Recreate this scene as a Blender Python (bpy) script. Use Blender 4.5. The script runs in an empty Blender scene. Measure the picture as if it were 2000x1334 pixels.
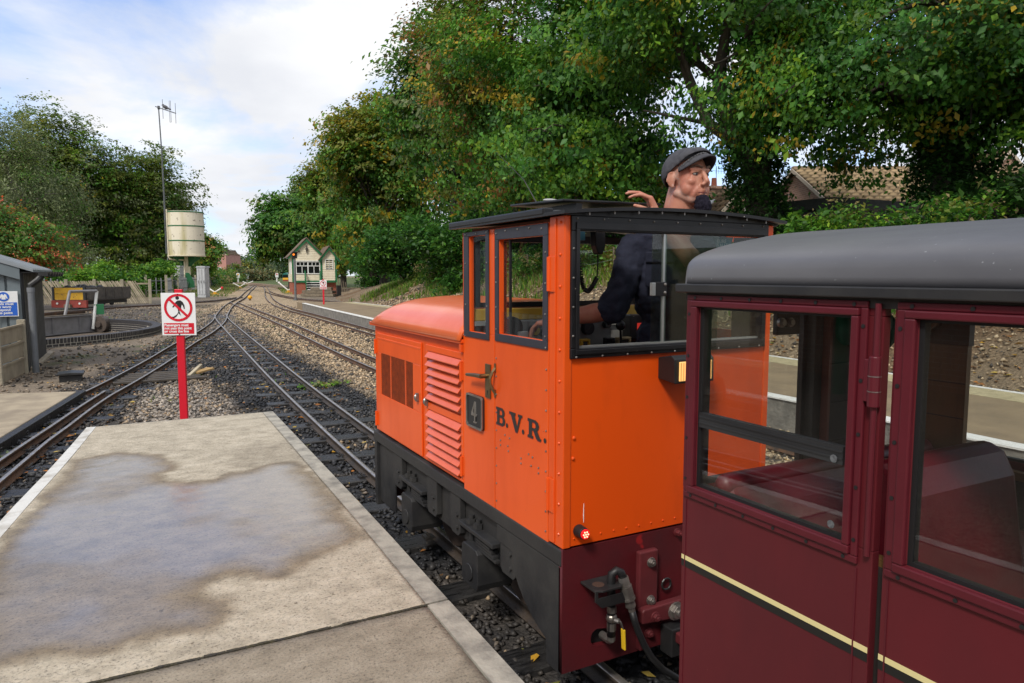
import bpy, bmesh, math, random
import numpy as np
from mathutils import Vector, Matrix, Euler

rnd = random.Random(7)
nr = np.random.RandomState(11)
S = bpy.context.scene
COL = S.collection
R = math.radians

# ------------------------------------------------------------------ camera
FPX, CAMH, YAW, PITCH = 1380.0, 1.55, math.atan(735 / 1380.0), math.atan(130 / 1380.0)
cd = bpy.data.cameras.new('camera')
cd.sensor_width = 36.0
cd.lens = 36.0 * FPX / 2000.0
cd.clip_start = 0.05
cd.clip_end = 3000
cam = bpy.data.objects.new('camera', cd)
COL.objects.link(cam)
cam.location = (0, 0, CAMH)
cam.rotation_euler = (math.pi / 2 - PITCH, 0, -YAW)
S.camera = cam

# ------------------------------------------------------------------ world
SUN_EL, SUN_AZ = R(46), R(233)      # azimuth clockwise from +Y (north)
W = bpy.data.worlds.new('World')
S.world = W
W.use_nodes = True
nt = W.node_tree
for n in list(nt.nodes):
    nt.nodes.remove(n)


def nn(tree, typ, **kw):
    n = tree.nodes.new(typ)
    for k, v in kw.items():
        setattr(n, k, v)
    return n


SKY_K = 0.10
out = nn(nt, 'ShaderNodeOutputWorld')
bg = nn(nt, 'ShaderNodeBackground')
bg.inputs['Strength'].default_value = SKY_K
sky = nn(nt, 'ShaderNodeTexSky', sky_type='NISHITA')
sky.sun_disc = False
sky.sun_elevation = SUN_EL
sky.sun_rotation = SUN_AZ
sky.air_density = 1.0
sky.dust_density = 0.6
sky.ozone_density = 2.0
tc = nn(nt, 'ShaderNodeTexCoord')
sep = nn(nt, 'ShaderNodeSeparateXYZ')
nt.links.new(tc.outputs['Generated'], sep.inputs[0])
zz = nn(nt, 'ShaderNodeMath', operation='ADD')
zz.inputs[1].default_value = 0.22
zmax = nn(nt, 'ShaderNodeMath', operation='MAXIMUM')
zmax.inputs[1].default_value = 0.0
nt.links.new(sep.outputs['Z'], zmax.inputs[0])
nt.links.new(zmax.outputs[0], zz.inputs[0])
dx = nn(nt, 'ShaderNodeMath', operation='DIVIDE')
dy = nn(nt, 'ShaderNodeMath', operation='DIVIDE')
nt.links.new(sep.outputs['X'], dx.inputs[0]); nt.links.new(zz.outputs[0], dx.inputs[1])
nt.links.new(sep.outputs['Y'], dy.inputs[0]); nt.links.new(zz.outputs[0], dy.inputs[1])
cmb = nn(nt, 'ShaderNodeCombineXYZ')
nt.links.new(dx.outputs[0], cmb.inputs[0]); nt.links.new(dy.outputs[0], cmb.inputs[1])
mp = nn(nt, 'ShaderNodeMapping')
mp.inputs['Location'].default_value = (2.35, 0.65, 0.4)
nt.links.new(cmb.outputs[0], mp.inputs[0])
n1 = nn(nt, 'ShaderNodeTexNoise')
n1.inputs['Scale'].default_value = 1.25
n1.inputs['Detail'].default_value = 9
n1.inputs['Roughness'].default_value = 0.56
n1.inputs['Distortion'].default_value = 0.25
nt.links.new(mp.outputs[0], n1.inputs['Vector'])
rp = nn(nt, 'ShaderNodeValToRGB')
rp.color_ramp.elements[0].position = 0.34
rp.color_ramp.elements[0].color = (0.28, 0.28, 0.28, 1)
rp.color_ramp.elements[1].position = 0.50
rp.color_ramp.elements[1].color = (1, 1, 1, 1)
# a clear gap between the clouds, high on the left (it shows in the wet platform)
gd = Vector((math.sin(R(-11)) * math.cos(R(31)), math.cos(R(-11)) * math.cos(R(31)), math.sin(R(31))))
dt = nn(nt, 'ShaderNodeVectorMath', operation='DOT_PRODUCT')
dt.inputs[1].default_value = gd
nt.links.new(tc.outputs['Generated'], dt.inputs[0])
gm = nn(nt, 'ShaderNodeMapRange', interpolation_type='SMOOTHSTEP')
gm.inputs['From Min'].default_value = math.cos(R(27)); gm.inputs['From Max'].default_value = math.cos(R(5))
gm.inputs['To Max'].default_value = 0.22
nt.links.new(dt.outputs['Value'], gm.inputs[0])
sb_ = nn(nt, 'ShaderNodeMath', operation='SUBTRACT')
nt.links.new(n1.outputs['Fac'], sb_.inputs[0]); nt.links.new(gm.outputs[0], sb_.inputs[1])
nt.links.new(sb_.outputs[0], rp.inputs[0])
# cloud shading: second noise gives grey bellies
n2 = nn(nt, 'ShaderNodeTexNoise')
n2.inputs['Scale'].default_value = 1.7
n2.inputs['Detail'].default_value = 6
n2.inputs['Roughness'].default_value = 0.5
mp2 = nn(nt, 'ShaderNodeMapping')
mp2.inputs['Location'].default_value = (5.1, 1.2, 3.0)
nt.links.new(cmb.outputs[0], mp2.inputs[0])
nt.links.new(mp2.outputs[0], n2.inputs['Vector'])
rp2 = nn(nt, 'ShaderNodeValToRGB')
rp2.color_ramp.elements[0].position = 0.36
rp2.color_ramp.elements[0].color = (7.4, 7.6, 8.1, 1)
rp2.color_ramp.elements[1].position = 0.62
rp2.color_ramp.elements[1].color = (9.2, 9.3, 9.5, 1)
nt.links.new(n2.outputs['Fac'], rp2.inputs[0])
skm = nn(nt, 'ShaderNodeMixRGB', blend_type='MULTIPLY')
skm.inputs['Fac'].default_value = 1.0
skm.inputs['Color2'].default_value = (1.25, 1.6, 2.1, 1)
nt.links.new(sky.outputs[0], skm.inputs['Color1'])
mx = nn(nt, 'ShaderNodeMixRGB')
nt.links.new(rp.outputs[0], mx.inputs['Fac'])
nt.links.new(skm.outputs[0], mx.inputs['Color1'])
nt.links.new(rp2.outputs[0], mx.inputs['Color2'])
nt.links.new(mx.outputs[0], bg.inputs['Color'])
nt.links.new(bg.outputs[0], out.inputs['Surface'])

# ------------------------------------------------------------------ sun
sd = bpy.data.lights.new('sun', 'SUN')
sd.energy = 2.5
sd.angle = R(12)
sd.color = (1.0, 0.95, 0.87)
sun = bpy.data.objects.new('sun', sd)
COL.objects.link(sun)
sv = Vector((math.sin(SUN_AZ) * math.cos(SUN_EL), math.cos(SUN_AZ) * math.cos(SUN_EL), math.sin(SUN_EL)))
sun.rotation_euler = sv.to_track_quat('Z', 'Y').to_euler()
sun.location = sv * 50

vs = S.view_settings
vs.view_transform = 'Standard'
vs.look = 'None'
vs.exposure = 0.16
vs.gamma = 1.0
vs.use_curve_mapping = False
S.cycles.max_bounces = 8
S.cycles.diffuse_bounces = 3
S.cycles.glossy_bounces = 3
S.cycles.transmission_bounces = 4
S.cycles.transparent_max_bounces = 16
S.cycles.use_denoising = True
S.cycles.sample_clamp_indirect = 6.0

# ------------------------------------------------------------------ materials
MATS = {}


def pmat(name, c1, c2=None, scale=8.0, rough=0.6, r2=None, metal=0.0, bump=0.0, bscale=None, detail=6, ramp=(0.35, 0.65),
         chips=None, coat=0.0, spec=0.5, obj=False, trans=None, stretch=None, dist=0.02, var=0.0):
    """principled material: two colours mixed by noise, optional bump, optional chips (colour, scale, threshold)"""
    if name in MATS:
        return MATS[name]
    m = bpy.data.materials.new(name)
    m.use_nodes = True
    t = m.node_tree
    b = t.nodes['Principled BSDF']
    b.inputs['Roughness'].default_value = rough
    b.inputs['Metallic'].default_value = metal
    b.inputs['Specular IOR Level'].default_value = spec
    b.inputs['Coat Weight'].default_value = coat
    b.inputs['Coat Roughness'].default_value = 0.12
    b.inputs['Base Color'].default_value = (*c1, 1)
    co = nn(t, 'ShaderNodeTexCoord')
    src = co.outputs['Object']
    if stretch:
        mpp = nn(t, 'ShaderNodeMapping')
        mpp.inputs['Scale'].default_value = stretch
        t.links.new(src, mpp.inputs[0])
        src = mpp.outputs[0]
    col = None
    if c2 is not None:
        no = nn(t, 'ShaderNodeTexNoise')
        no.inputs['Scale'].default_value = scale
        no.inputs['Detail'].default_value = detail
        no.inputs['Roughness'].default_value = 0.6
        t.links.new(src, no.inputs['Vector'])
        r = nn(t, 'ShaderNodeValToRGB')
        r.color_ramp.elements[0].position = ramp[0]
        r.color_ramp.elements[1].position = ramp[1]
        r.color_ramp.elements[0].color = (*c1, 1)
        r.color_ramp.elements[1].color = (*c2, 1)
        t.links.new(no.outputs['Fac'], r.inputs[0])
        col = r.outputs[0]
        if r2 is not None:
            mr = nn(t, 'ShaderNodeMapRange')
            mr.inputs['From Min'].default_value = ramp[0]
            mr.inputs['From Max'].default_value = ramp[1]
            mr.inputs['To Min'].default_value = rough
            mr.inputs['To Max'].default_value = r2
            t.links.new(no.outputs['Fac'], mr.inputs[0])
            t.links.new(mr.outputs[0], b.inputs['Roughness'])
    if var > 0:
        oi = nn(t, 'ShaderNodeObjectInfo')
        mr = nn(t, 'ShaderNodeMapRange')
        mr.inputs['To Min'].default_value = 1 - var
        mr.inputs['To Max'].default_value = 1 + var
        t.links.new(oi.outputs['Random'], mr.inputs[0])
        mu = nn(t, 'ShaderNodeVectorMath', operation='SCALE')
        if col is None:
            mu.inputs[0].default_value = c1
        else:
            t.links.new(col, mu.inputs[0])
        t.links.new(mr.outputs[0], mu.inputs['Scale'])
        col = mu.outputs[0]
    if chips:
        cc, cs, ct = chips
        no2 = nn(t, 'ShaderNodeTexNoise')
        no2.inputs['Scale'].default_value = cs
        no2.inputs['Detail'].default_value = 3
        t.links.new(co.outputs['Object'], no2.inputs['Vector'])
        r3 = nn(t, 'ShaderNodeValToRGB')
        r3.color_ramp.elements[0].position = ct
        r3.color_ramp.elements[1].position = ct + 0.02
        t.links.new(no2.outputs['Fac'], r3.inputs[0])
        mxx = nn(t, 'ShaderNodeMixRGB')
        t.links.new(r3.outputs[0], mxx.inputs['Fac'])
        if col is None:
            mxx.inputs['Color1'].default_value = (*c1, 1)
        else:
            t.links.new(col, mxx.inputs['Color1'])
        mxx.inputs['Color2'].default_value = (*cc, 1)
        col = mxx.outputs[0]
    if col is not None:
        t.links.new(col, b.inputs['Base Color'])
    if bump > 0:
        nb = nn(t, 'ShaderNodeTexNoise')
        nb.inputs['Scale'].default_value = bscale or scale * 3
        nb.inputs['Detail'].default_value = 5
        t.links.new(src, nb.inputs['Vector'])
        bu = nn(t, 'ShaderNodeBump')
        bu.inputs['Strength'].default_value = bump
        bu.inputs['Distance'].default_value = dist
        t.links.new(nb.outputs['Fac'], bu.inputs['Height'])
        t.links.new(bu.outputs[0], b.inputs['Normal'])
    MATS[name] = m
    return m


def glass_mat(name, tint=(0.9, 0.95, 0.93), refl=1.0, dirt=0.06, rough=0.0):
    if name in MATS:
        return MATS[name]
    m = bpy.data.materials.new(name)
    m.use_nodes = True
    t = m.node_tree
    t.nodes.remove(t.nodes['Principled BSDF'])
    o = t.nodes['Material Output']
    tr = nn(t, 'ShaderNodeBsdfTransparent')
    tr.inputs[0].default_value = (*tint, 1)
    gl = nn(t, 'ShaderNodeBsdfGlossy')
    gl.inputs['Roughness'].default_value = rough
    gl.inputs[0].default_value = (refl, refl, refl, 1)
    lw = nn(t, 'ShaderNodeLayerWeight')
    pw_ = nn(t, 'ShaderNodeMath', operation='POWER'); pw_.inputs[1].default_value = 5
    t.links.new(lw.outputs['Facing'], pw_.inputs[0])
    ma = nn(t, 'ShaderNodeMath', operation='MULTIPLY_ADD'); ma.inputs[1].default_value = .9; ma.inputs[2].default_value = .035
    t.links.new(pw_.outputs[0], ma.inputs[0])
    mx1 = nn(t, 'ShaderNodeMixShader')
    t.links.new(ma.outputs[0], mx1.inputs[0])
    t.links.new(tr.outputs[0], mx1.inputs[1])
    t.links.new(gl.outputs[0], mx1.inputs[2])
    df = nn(t, 'ShaderNodeBsdfDiffuse')
    df.inputs[0].default_value = (0.22, 0.21, 0.19, 1)
    co = nn(t, 'ShaderNodeTexCoord')
    no = nn(t, 'ShaderNodeTexNoise')
    no.inputs['Scale'].default_value = 5
    no.inputs['Detail'].default_value = 8
    t.links.new(co.outputs['Object'], no.inputs['Vector'])
    mr = nn(t, 'ShaderNodeMapRange')
    mr.inputs['From Min'].default_value = 0.35
    mr.inputs['From Max'].default_value = 0.75
    mr.inputs['To Min'].default_value = dirt * 0.2
    mr.inputs['To Max'].default_value = dirt
    t.links.new(no.outputs['Fac'], mr.inputs[0])
    mx2 = nn(t, 'ShaderNodeMixShader')
    t.links.new(mr.outputs[0], mx2.inputs[0])
    t.links.new(mx1.outputs[0], mx2.inputs[1])
    t.links.new(df.outputs[0], mx2.inputs[2])
    t.links.new(mx2.outputs[0], o.inputs['Surface'])
    MATS[name] = m
    return m


def emit_mat(name, col, strength):
    m = bpy.data.materials.new(name)
    m.use_nodes = True
    b = m.node_tree.nodes['Principled BSDF']
    b.inputs['Base Color'].default_value = (*col, 1)
    b.inputs['Emission Color'].default_value = (*col, 1)
    b.inputs['Emission Strength'].default_value = strength
    b.inputs['Roughness'].default_value = 0.3
    MATS[name] = m
    return m


def attr_mat(name, attr, rough=0.9, bump=0.5, bscale=60, dist=0.02, mul=None, mscale=25, spec=0.3, transl=0.0, detail=4):
    """colour taken from a per-vertex colour attribute (the real colour of each stone / leaf / patch)"""
    m = bpy.data.materials.new(name)
    m.use_nodes = True
    t = m.node_tree
    b = t.nodes['Principled BSDF']
    b.inputs['Roughness'].default_value = rough
    b.inputs['Specular IOR Level'].default_value = spec
    a = nn(t, 'ShaderNodeAttribute')
    a.attribute_name = attr
    col = a.outputs['Color']
    co = nn(t, 'ShaderNodeTexCoord')
    if mul:
        no = nn(t, 'ShaderNodeTexNoise')
        no.inputs['Scale'].default_value = mscale
        no.inputs['Detail'].default_value = detail
        no.inputs['Roughness'].default_value = 0.7
        t.links.new(co.outputs['Object'], no.inputs['Vector'])
        mr = nn(t, 'ShaderNodeMapRange')
        mr.inputs['From Min'].default_value = 0.3
        mr.inputs['From Max'].default_value = 0.7
        mr.inputs['To Min'].default_value = mul[0]
        mr.inputs['To Max'].default_value = mul[1]
        t.links.new(no.outputs['Fac'], mr.inputs[0])
        v = nn(t, 'ShaderNodeVectorMath', operation='SCALE')
        t.links.new(col, v.inputs[0])
        t.links.new(mr.outputs[0], v.inputs['Scale'])
        col = v.outputs[0]
    t.links.new(col, b.inputs['Base Color'])
    if bump:
        nb = nn(t, 'ShaderNodeTexNoise')
        nb.inputs['Scale'].default_value = bscale
        nb.inputs['Detail'].default_value = 5
        t.links.new(co.outputs['Object'], nb.inputs['Vector'])
        bu = nn(t, 'ShaderNodeBump')
        bu.inputs['Strength'].default_value = bump
        bu.inputs['Distance'].default_value = dist
        t.links.new(nb.outputs['Fac'], bu.inputs['Height'])
        t.links.new(bu.outputs[0], b.inputs['Normal'])
    if transl > 0:
        o = t.nodes['Material Output']
        tl = nn(t, 'ShaderNodeBsdfTranslucent')
        t.links.new(col, tl.inputs[0])
        ms = nn(t, 'ShaderNodeMixShader')
        ms.inputs[0].default_value = transl
        t.links.new(b.outputs[0], ms.inputs[1])
        t.links.new(tl.outputs[0], ms.inputs[2])
        t.links.new(ms.outputs[0], o.inputs['Surface'])
    MATS[name] = m
    return m


# ------------------------------------------------------------------ object helpers
def thing(name, label, cat, loc=(0, 0, 0), group=None, kind=None):
    o = bpy.data.objects.new(name, None)
    COL.objects.link(o)
    o.location = loc
    o.empty_display_size = 0.1
    tag(o, label, cat, group, kind)
    return o


def tag(o, label=None, cat=None, group=None, kind=None):
    if label: o['label'] = label
    if cat: o['category'] = cat
    if group: o['group'] = group
    if kind: o['kind'] = kind
    return o


def origin_of(p):
    v = Vector((0, 0, 0))
    while p is not None:
        v += Vector(p.location)
        p = p.parent
    return v


class MB:
    def __init__(s):
        s.v, s.f, s.mi, s.cur = [], [], [], 0

    def add(s, vs, fs):
        o = len(s.v)
        s.v += [tuple(x) for x in vs]
        s.f += [tuple(i + o for i in f) for f in fs]
        s.mi += [s.cur] * len(fs)
        return s

    def box(s, x0, x1, y0, y1, z0, z1):
        if x0 > x1: x0, x1 = x1, x0
        if y0 > y1: y0, y1 = y1, y0
        if z0 > z1: z0, z1 = z1, z0
        v = [(x0, y0, z0), (x1, y0, z0), (x1, y1, z0), (x0, y1, z0), (x0, y0, z1), (x1, y0, z1), (x1, y1, z1), (x0, y1, z1)]
        return s.add(v, [(0, 3, 2, 1), (4, 5, 6, 7), (0, 1, 5, 4), (1, 2, 6, 5), (2, 3, 7, 6), (3, 0, 4, 7)])

    def obox(s, c, size, M):
        h = Vector(size) / 2
        v = []
        for (a, b, d) in [(-1, -1, -1), (1, -1, -1), (1, 1, -1), (-1, 1, -1), (-1, -1, 1), (1, -1, 1), (1, 1, 1), (-1, 1, 1)]:
            v.append(Vector(c) + M @ Vector((a * h.x, b * h.y, d * h.z)))
        return s.add(v, [(0, 3, 2, 1), (4, 5, 6, 7), (0, 1, 5, 4), (1, 2, 6, 5), (2, 3, 7, 6), (3, 0, 4, 7)])

    def bar(s, p0, p1, w, h, up=(0, 0, 1)):
        p0, p1 = Vector(p0), Vector(p1)
        d = (p1 - p0)
        L = d.length
        d.normalize()
        u = Vector(up)
        if abs(d.dot(u)) > 0.98: u = Vector((1, 0, 0))
        sd_ = d.cross(u).normalized()
        u = sd_.cross(d).normalized()
        M = Matrix((sd_, d, u)).transposed()
        return s.obox((p0 + p1) / 2, (w, L, h), M)

    def prism(s, poly, axis, a0, a1):
        """extrude a 2D polygon (counter-clockwise) along axis"""
        n = len(poly)
        def P(p, a):
            return {'x': (a, p[0], p[1]), 'y': (p[0], a, p[1]), 'z': (p[0], p[1], a)}[axis]
        v = [P(p, a0) for p in poly] + [P(p, a1) for p in poly]
        f = [tuple(range(n))[::-1], tuple(range(n, 2 * n))]
        f += [(i, (i + 1) % n, n + (i + 1) % n, n + i) for i in range(n)]
        return s.add(v, f)

    def tube(s, pts, r, n=8, cap=True):
        pts = [Vector(p) for p in pts]
        k = len(pts)
        rs = r if isinstance(r, (list, tuple)) else [r] * k
        v = []
        prev = None
        for i, p in enumerate(pts):
            d = (pts[min(i + 1, k - 1)] - pts[max(i - 1, 0)])
            if d.length < 1e-9: d = Vector((0, 0, 1))
            d.normalize()
            if prev is None:
                a = d.orthogonal().normalized()
            else:
                a = (prev - d * prev.dot(d))
                a = a.normalized() if a.length > 1e-6 else d.orthogonal().normalized()
            prev = a
            b = d.cross(a)
            for j in range(n):
                t = 2 * math.pi * j / n
                v.append(p + (a * math.cos(t) + b * math.sin(t)) * rs[i])
        f = []
        for i in range(k - 1):
            for j in range(n):
                j2 = (j + 1) % n
                f.append((i * n + j, i * n + j2, (i + 1) * n + j2, (i + 1) * n + j))
        if cap:
            f.append(tuple(range(n))[::-1])
            f.append(tuple((k - 1) * n + j for j in range(n)))
        return s.add(v, f)

    def cyl(s, p0, p1, r, n=12, r2=None):
        return s.tube([p0, p1], [r, r if r2 is None else r2], n)

    def sphere(s, c, r, n=12, m=8, M=None):
        if not isinstance(r, (list, tuple)): r = (r, r, r)
        c = Vector(c)
        v = []
        for i in range(m + 1):
            th = math.pi * i / m
            for j in range(n):
                ph = 2 * math.pi * j / n
                p = Vector((r[0] * math.sin(th) * math.cos(ph), r[1] * math.sin(th) * math.sin(ph), r[2] * math.cos(th)))
                if M is not None: p = M @ p
                v.append(c + p)
        f = []
        for i in range(m):
            for j in range(n):
                j2 = (j + 1) % n
                f.append((i * n + j, (i + 1) * n + j, (i + 1) * n + j2, i * n + j2))
        return s.add(v, f)

    def caps(s, p0, p1, r0, r1, n=12):
        p0, p1 = Vector(p0), Vector(p1)
        d = (p1 - p0).normalized()
        pts, rs = [], []
        for a in (90, 67, 45, 22):
            pts.append(p0 - d * r0 * math.sin(R(a))); rs.append(max(r0 * math.cos(R(a)), 1e-4))
        pts += [p0, p1]; rs += [r0, r1]
        for a in (22, 45, 67, 90):
            pts.append(p1 + d * r1 * math.sin(R(a))); rs.append(max(r1 * math.cos(R(a)), 1e-4))
        return s.tube(pts, rs, n)

    def wallx(s, x0, x1, outer, hole):
        """plate in the yz plane, thickness x0..x1, with one rectangular hole (y0,y1,z0,z1)"""
        a, b, c, d = outer
        e, f, g, h = hole
        s.box(x0, x1, a, b, c, g); s.box(x0, x1, a, b, h, d)
        s.box(x0, x1, a, e, g, h); s.box(x0, x1, f, b, g, h)
        return s

    def wally(s, y0, y1, outer, hole):
        a, b, c, d = outer
        e, f, g, h = hole
        s.box(a, b, y0, y1, c, g); s.box(a, b, y0, y1, h, d)
        s.box(a, e, y0, y1, g, h); s.box(f, b, y0, y1, g, h)
        return s

    def build(s, name, mats, parent=None, bevel=0.0, smooth=False, label=None, cat=None, group=None, kind=None, seg=2, fixn=True):
        me = bpy.data.meshes.new(name)
        off = origin_of(parent) if parent is not None else Vector((0, 0, 0))
        me.from_pydata([(x[0] - off.x, x[1] - off.y, x[2] - off.z) for x in s.v], [], s.f)
        if not isinstance(mats, (list, tuple)): mats = [mats]
        for m in mats: me.materials.append(m)
        if len(mats) > 1:
            me.polygons.foreach_set('material_index', s.mi)
        if fixn:
            bm = bmesh.new(); bm.from_mesh(me)
            bmesh.ops.recalc_face_normals(bm, faces=bm.faces)
            bm.to_mesh(me); bm.free()
        if smooth:
            for p in me.polygons: p.use_smooth = True
        me.update()
        o = bpy.data.objects.new(name, me)
        COL.objects.link(o)
        if parent is not None: o.parent = parent
        if bevel > 0:
            bv = o.modifiers.new('bevel', 'BEVEL')
            bv.width = bevel; bv.segments = seg; bv.limit_method = 'ANGLE'; bv.angle_limit = R(50)
            bv.harden_normals = False
        tag(o, label, cat, group, kind)
        return o


def link_copy(o, parent=None, loc=None, rot=None, scale=None):
    c = o.copy()
    COL.objects.link(c)
    c.parent = parent
    if loc is not None: c.location = loc
    if rot is not None: c.rotation_euler = rot
    if scale is not None: c.scale = scale
    return c


def copy_tree(o, parent=None):
    c = o.copy(); COL.objects.link(c); c.parent = parent
    for ch in list(o.children):
        copy_tree(ch, c)
    return c


def np_mesh(name, V, F, mat, parent=None, cols=None, attr='col', kind=None, smooth=False, fattr=None):
    """V (n,3), F (m,k) numpy -> object, fast"""
    me = bpy.data.meshes.new(name)
    k = F.shape[1]
    off = np.array(origin_of(parent)) if parent is not None else np.zeros(3)
    me.vertices.add(len(V)); me.loops.add(F.size); me.polygons.add(len(F))
    me.vertices.foreach_set('co', (V - off).astype(np.float32).ravel())
    me.loops.foreach_set('vertex_index', F.astype(np.int32).ravel())
    me.polygons.foreach_set('loop_start', np.arange(0, F.size, k, dtype=np.int32))
    me.polygons.foreach_set('loop_total', np.full(len(F), k, dtype=np.int32))
    if smooth:
        me.polygons.foreach_set('use_smooth', np.ones(len(F), dtype=bool))
    if cols is not None:
        ca = me.attributes.new(attr, 'FLOAT_COLOR', 'POINT')
        c4 = np.ones((len(V), 4), np.float32); c4[:, :3] = cols
        ca.data.foreach_set('color', c4.ravel())
    if fattr:
        for nm, arr in fattr.items():
            fa = me.attributes.new(nm, 'FLOAT', 'POINT')
            fa.data.foreach_set('value', arr.astype(np.float32))
    me.update(calc_edges=True)
    me.validate()
    me.materials.append(mat)
    o = bpy.data.objects.new(name, me)
    COL.objects.link(o)
    if parent is not None: o.parent = parent
    if kind: o['kind'] = kind
    return o


def flat_shape(name, loops, mat, parent, frame, depth=0.0015, align=None):
    """flat lettering / emblem: 2D loops filled (even-odd), placed by frame(u,v,w)->world"""
    cu = bpy.data.curves.new(name, 'CURVE')
    cu.dimensions = '2D'; cu.fill_mode = 'BOTH'; cu.extrude = depth / 2
    for lp in loops:
        sp = cu.splines.new('POLY')
        sp.points.add(len(lp) - 1)
        for i, p in enumerate(lp): sp.points[i].co = (p[0], p[1], 0, 1)
        sp.use_cyclic_u = True
    return _cu2mesh(name, cu, mat, parent, frame)


def text_shape(name, body, size, mat, parent, frame, depth=0.0015, bold=0.0, align='CENTER', spacing=1.0, line=1.0, sx=1.0):
    cu = bpy.data.curves.new(name, 'FONT')
    cu.body = body; cu.size = size; cu.extrude = depth / 2; cu.offset = bold
    cu.align_x = align; cu.space_character = spacing; cu.space_line = line
    cu.resolution_u = 3
    return _cu2mesh(name, cu, mat, parent, frame, sx)


def _cu2mesh(name, cu, mat, parent, frame, sx=1.0):
    t = bpy.data.objects.new('tmp', cu)
    COL.objects.link(t)
    dg = bpy.context.evaluated_depsgraph_get()
    dg.update()
    me = bpy.data.meshes.new_from_object(t.evaluated_get(dg))
    bpy.data.objects.remove(t)
    bpy.data.curves.remove(cu)
    off = origin_of(parent) if parent is not None else Vector((0, 0, 0))
    for v in me.vertices:
        v.co = Vector(frame(v.co.x * sx, v.co.y, v.co.z)) - off
    me.name = name
    me.materials.clear(); me.materials.append(mat)
    o = bpy.data.objects.new(name, me)
    COL.objects.link(o)
    if parent is not None: o.parent = parent
    return o


def at(px, d):
    """ground point seen in direction px (azimuth) at forward distance d"""
    a = (px - 1000) / FPX
    c_, s_ = math.cos(YAW), math.sin(YAW)
    return (d * (s_ + a * c_), d * (c_ - a * s_))


def circle(cx, cy, r, n=32):
    return [(cx + r * math.cos(2 * math.pi * i / n), cy + r * math.sin(2 * math.pi * i / n)) for i in range(n)]


def fnoise(x, y, s, seed=0):
    """cheap smooth value noise in numpy"""
    x = np.asarray(x) * s; y = np.asarray(y) * s
    xi = np.floor(x).astype(int); yi = np.floor(y).astype(int)
    xf = x - xi; yf = y - yi
    u = xf * xf * (3 - 2 * xf); v = yf * yf * (3 - 2 * yf)
    def h(a, b):
        n = (a * 374761393 + b * 668265263 + seed * 982451653) & 0x7fffffff
        n = ((n ^ (n >> 13)) * 1274126177) & 0x7fffffff
        return ((n ^ (n >> 16)) & 0xffff) / 65535.0
    return (h(xi, yi) * (1 - u) + h(xi + 1, yi) * u) * (1 - v) + (h(xi, yi + 1) * (1 - u) + h(xi + 1, yi + 1) * u) * v


def fbm(x, y, s, seed=0, o=4):
    r = 0; a = 0.5; t = 0
    for i in range(o):
        r = r + a * fnoise(x, y, s * 2 ** i, seed + i); t += a; a *= 0.5
    return r / t


def sstep(x, a, b):
    t = np.clip((x - a) / (b - a), 0, 1)
    return t * t * (3 - 2 * t)
# ================================================================== SETTING
# ------------------------------------------------------------------ track lines
def spline(pts, step=0.25):
    pts = [np.array(p, float) for p in pts]
    P = [2 * pts[0] - pts[1]] + pts + [2 * pts[-1] - pts[-2]]
    o = []
    for i in range(1, len(P) - 2):
        a, b, c, d = P[i - 1], P[i], P[i + 1], P[i + 2]
        L = np.linalg.norm(c - b)
        n = max(2, int(L / step)) if L < 40 else max(6, int(L / 3))
        for k in range(n):
            t = k / n
            o.append(0.5 * ((2 * b) + (-a + c) * t + (2 * a - 5 * b + 4 * c - d) * t * t + (-a + 3 * b - 3 * c + d) * t ** 3))
    o.append(pts[-1])
    return np.array(o)


TR = {
    'A': [(1.795, -9), (1.795, 1), (1.795, 5), (1.86, 8), (1.96, 11), (2.09, 14), (2.24, 17.3), (2.43, 21.5), (2.68, 26.6), (2.98, 30.6)],
    'D': [(-1.62, 3.0), (-1.3, 5.5), (-1.075, 7.25), (-0.99, 7.9), (-0.87, 8.6), (-0.73, 9.5), (-0.545, 10.5), (-0.31, 11.5), (0.0, 12.9), (0.39, 14.8), (0.94, 17.7), (1.7, 21.3), (2.45, 25.7), (3.07, 30.6), (3.95, 37), (5.0, 43.6), (6.9, 54.5), (11.2, 82), (21, 141), (40, 240)],
    'B': [(3.5, -2), (3.56, 4), (3.68, 11.5), (3.78, 14.5), (3.98, 18.5), (4.25, 23.6), (4.5, 30.7), (4.72, 37.2), (4.98, 43.0)],
    'C': [(5.3, -4), (5.4, 4), (5.55, 12), (5.72, 18.3), (5.88, 22.5), (6.1, 28), (6.32, 35), (7.15, 43.3), (8.9, 56), (12.9, 82), (22.0, 141), (41.5, 240)],
    'E': [(-1.95, 3.0), (-1.55, 5.3), (-1.27, 7.2), (-1.03, 8.6), (-0.82, 9.85), (-0.62, 10.9)],
    'F': [(11.3, 37), (10.55, 40), (10.08, 43.7), (9.65, 48.7), (9.75, 54), (10.3, 62), (11.4, 72)],
    'G': [(-5.2, 29.5), (-3.3, 34.4), (-0.88, 39.6), (1.2, 41.9), (3.2, 45.0), (5.0, 48.5), (6.5, 53.0)],
}
TRS = {k: spline(v) for k, v in TR.items()}
TINFO = {
    'A': (0.000, 'narrow gauge track running from under the orange locomotive beside the wet platform'),
    'D': (-0.003, 'narrow gauge track curving past the no-crossing sign out to the far distance'),
    'B': (0.003, 'rusty narrow gauge track through tan gravel, next one beyond the locomotive track'),
    'C': (0.0015, 'rusty narrow gauge track alongside the far asphalt platform with white edge'),
    'E': (0.004, 'short diverging track at the points beside the low concrete slab'),
    'F': (-0.0015, 'siding passing behind the far platform end in front of the signal box'),
    'G': (0.0055, 'siding leading to the wagon with the yellow end beside the turntable'),
}
M_STEEL = pmat('rail_top_steel', (0.48, 0.46, 0.45), (0.30, 0.26, 0.23), 14, rough=0.28, r2=0.5, metal=0.75)
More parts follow.
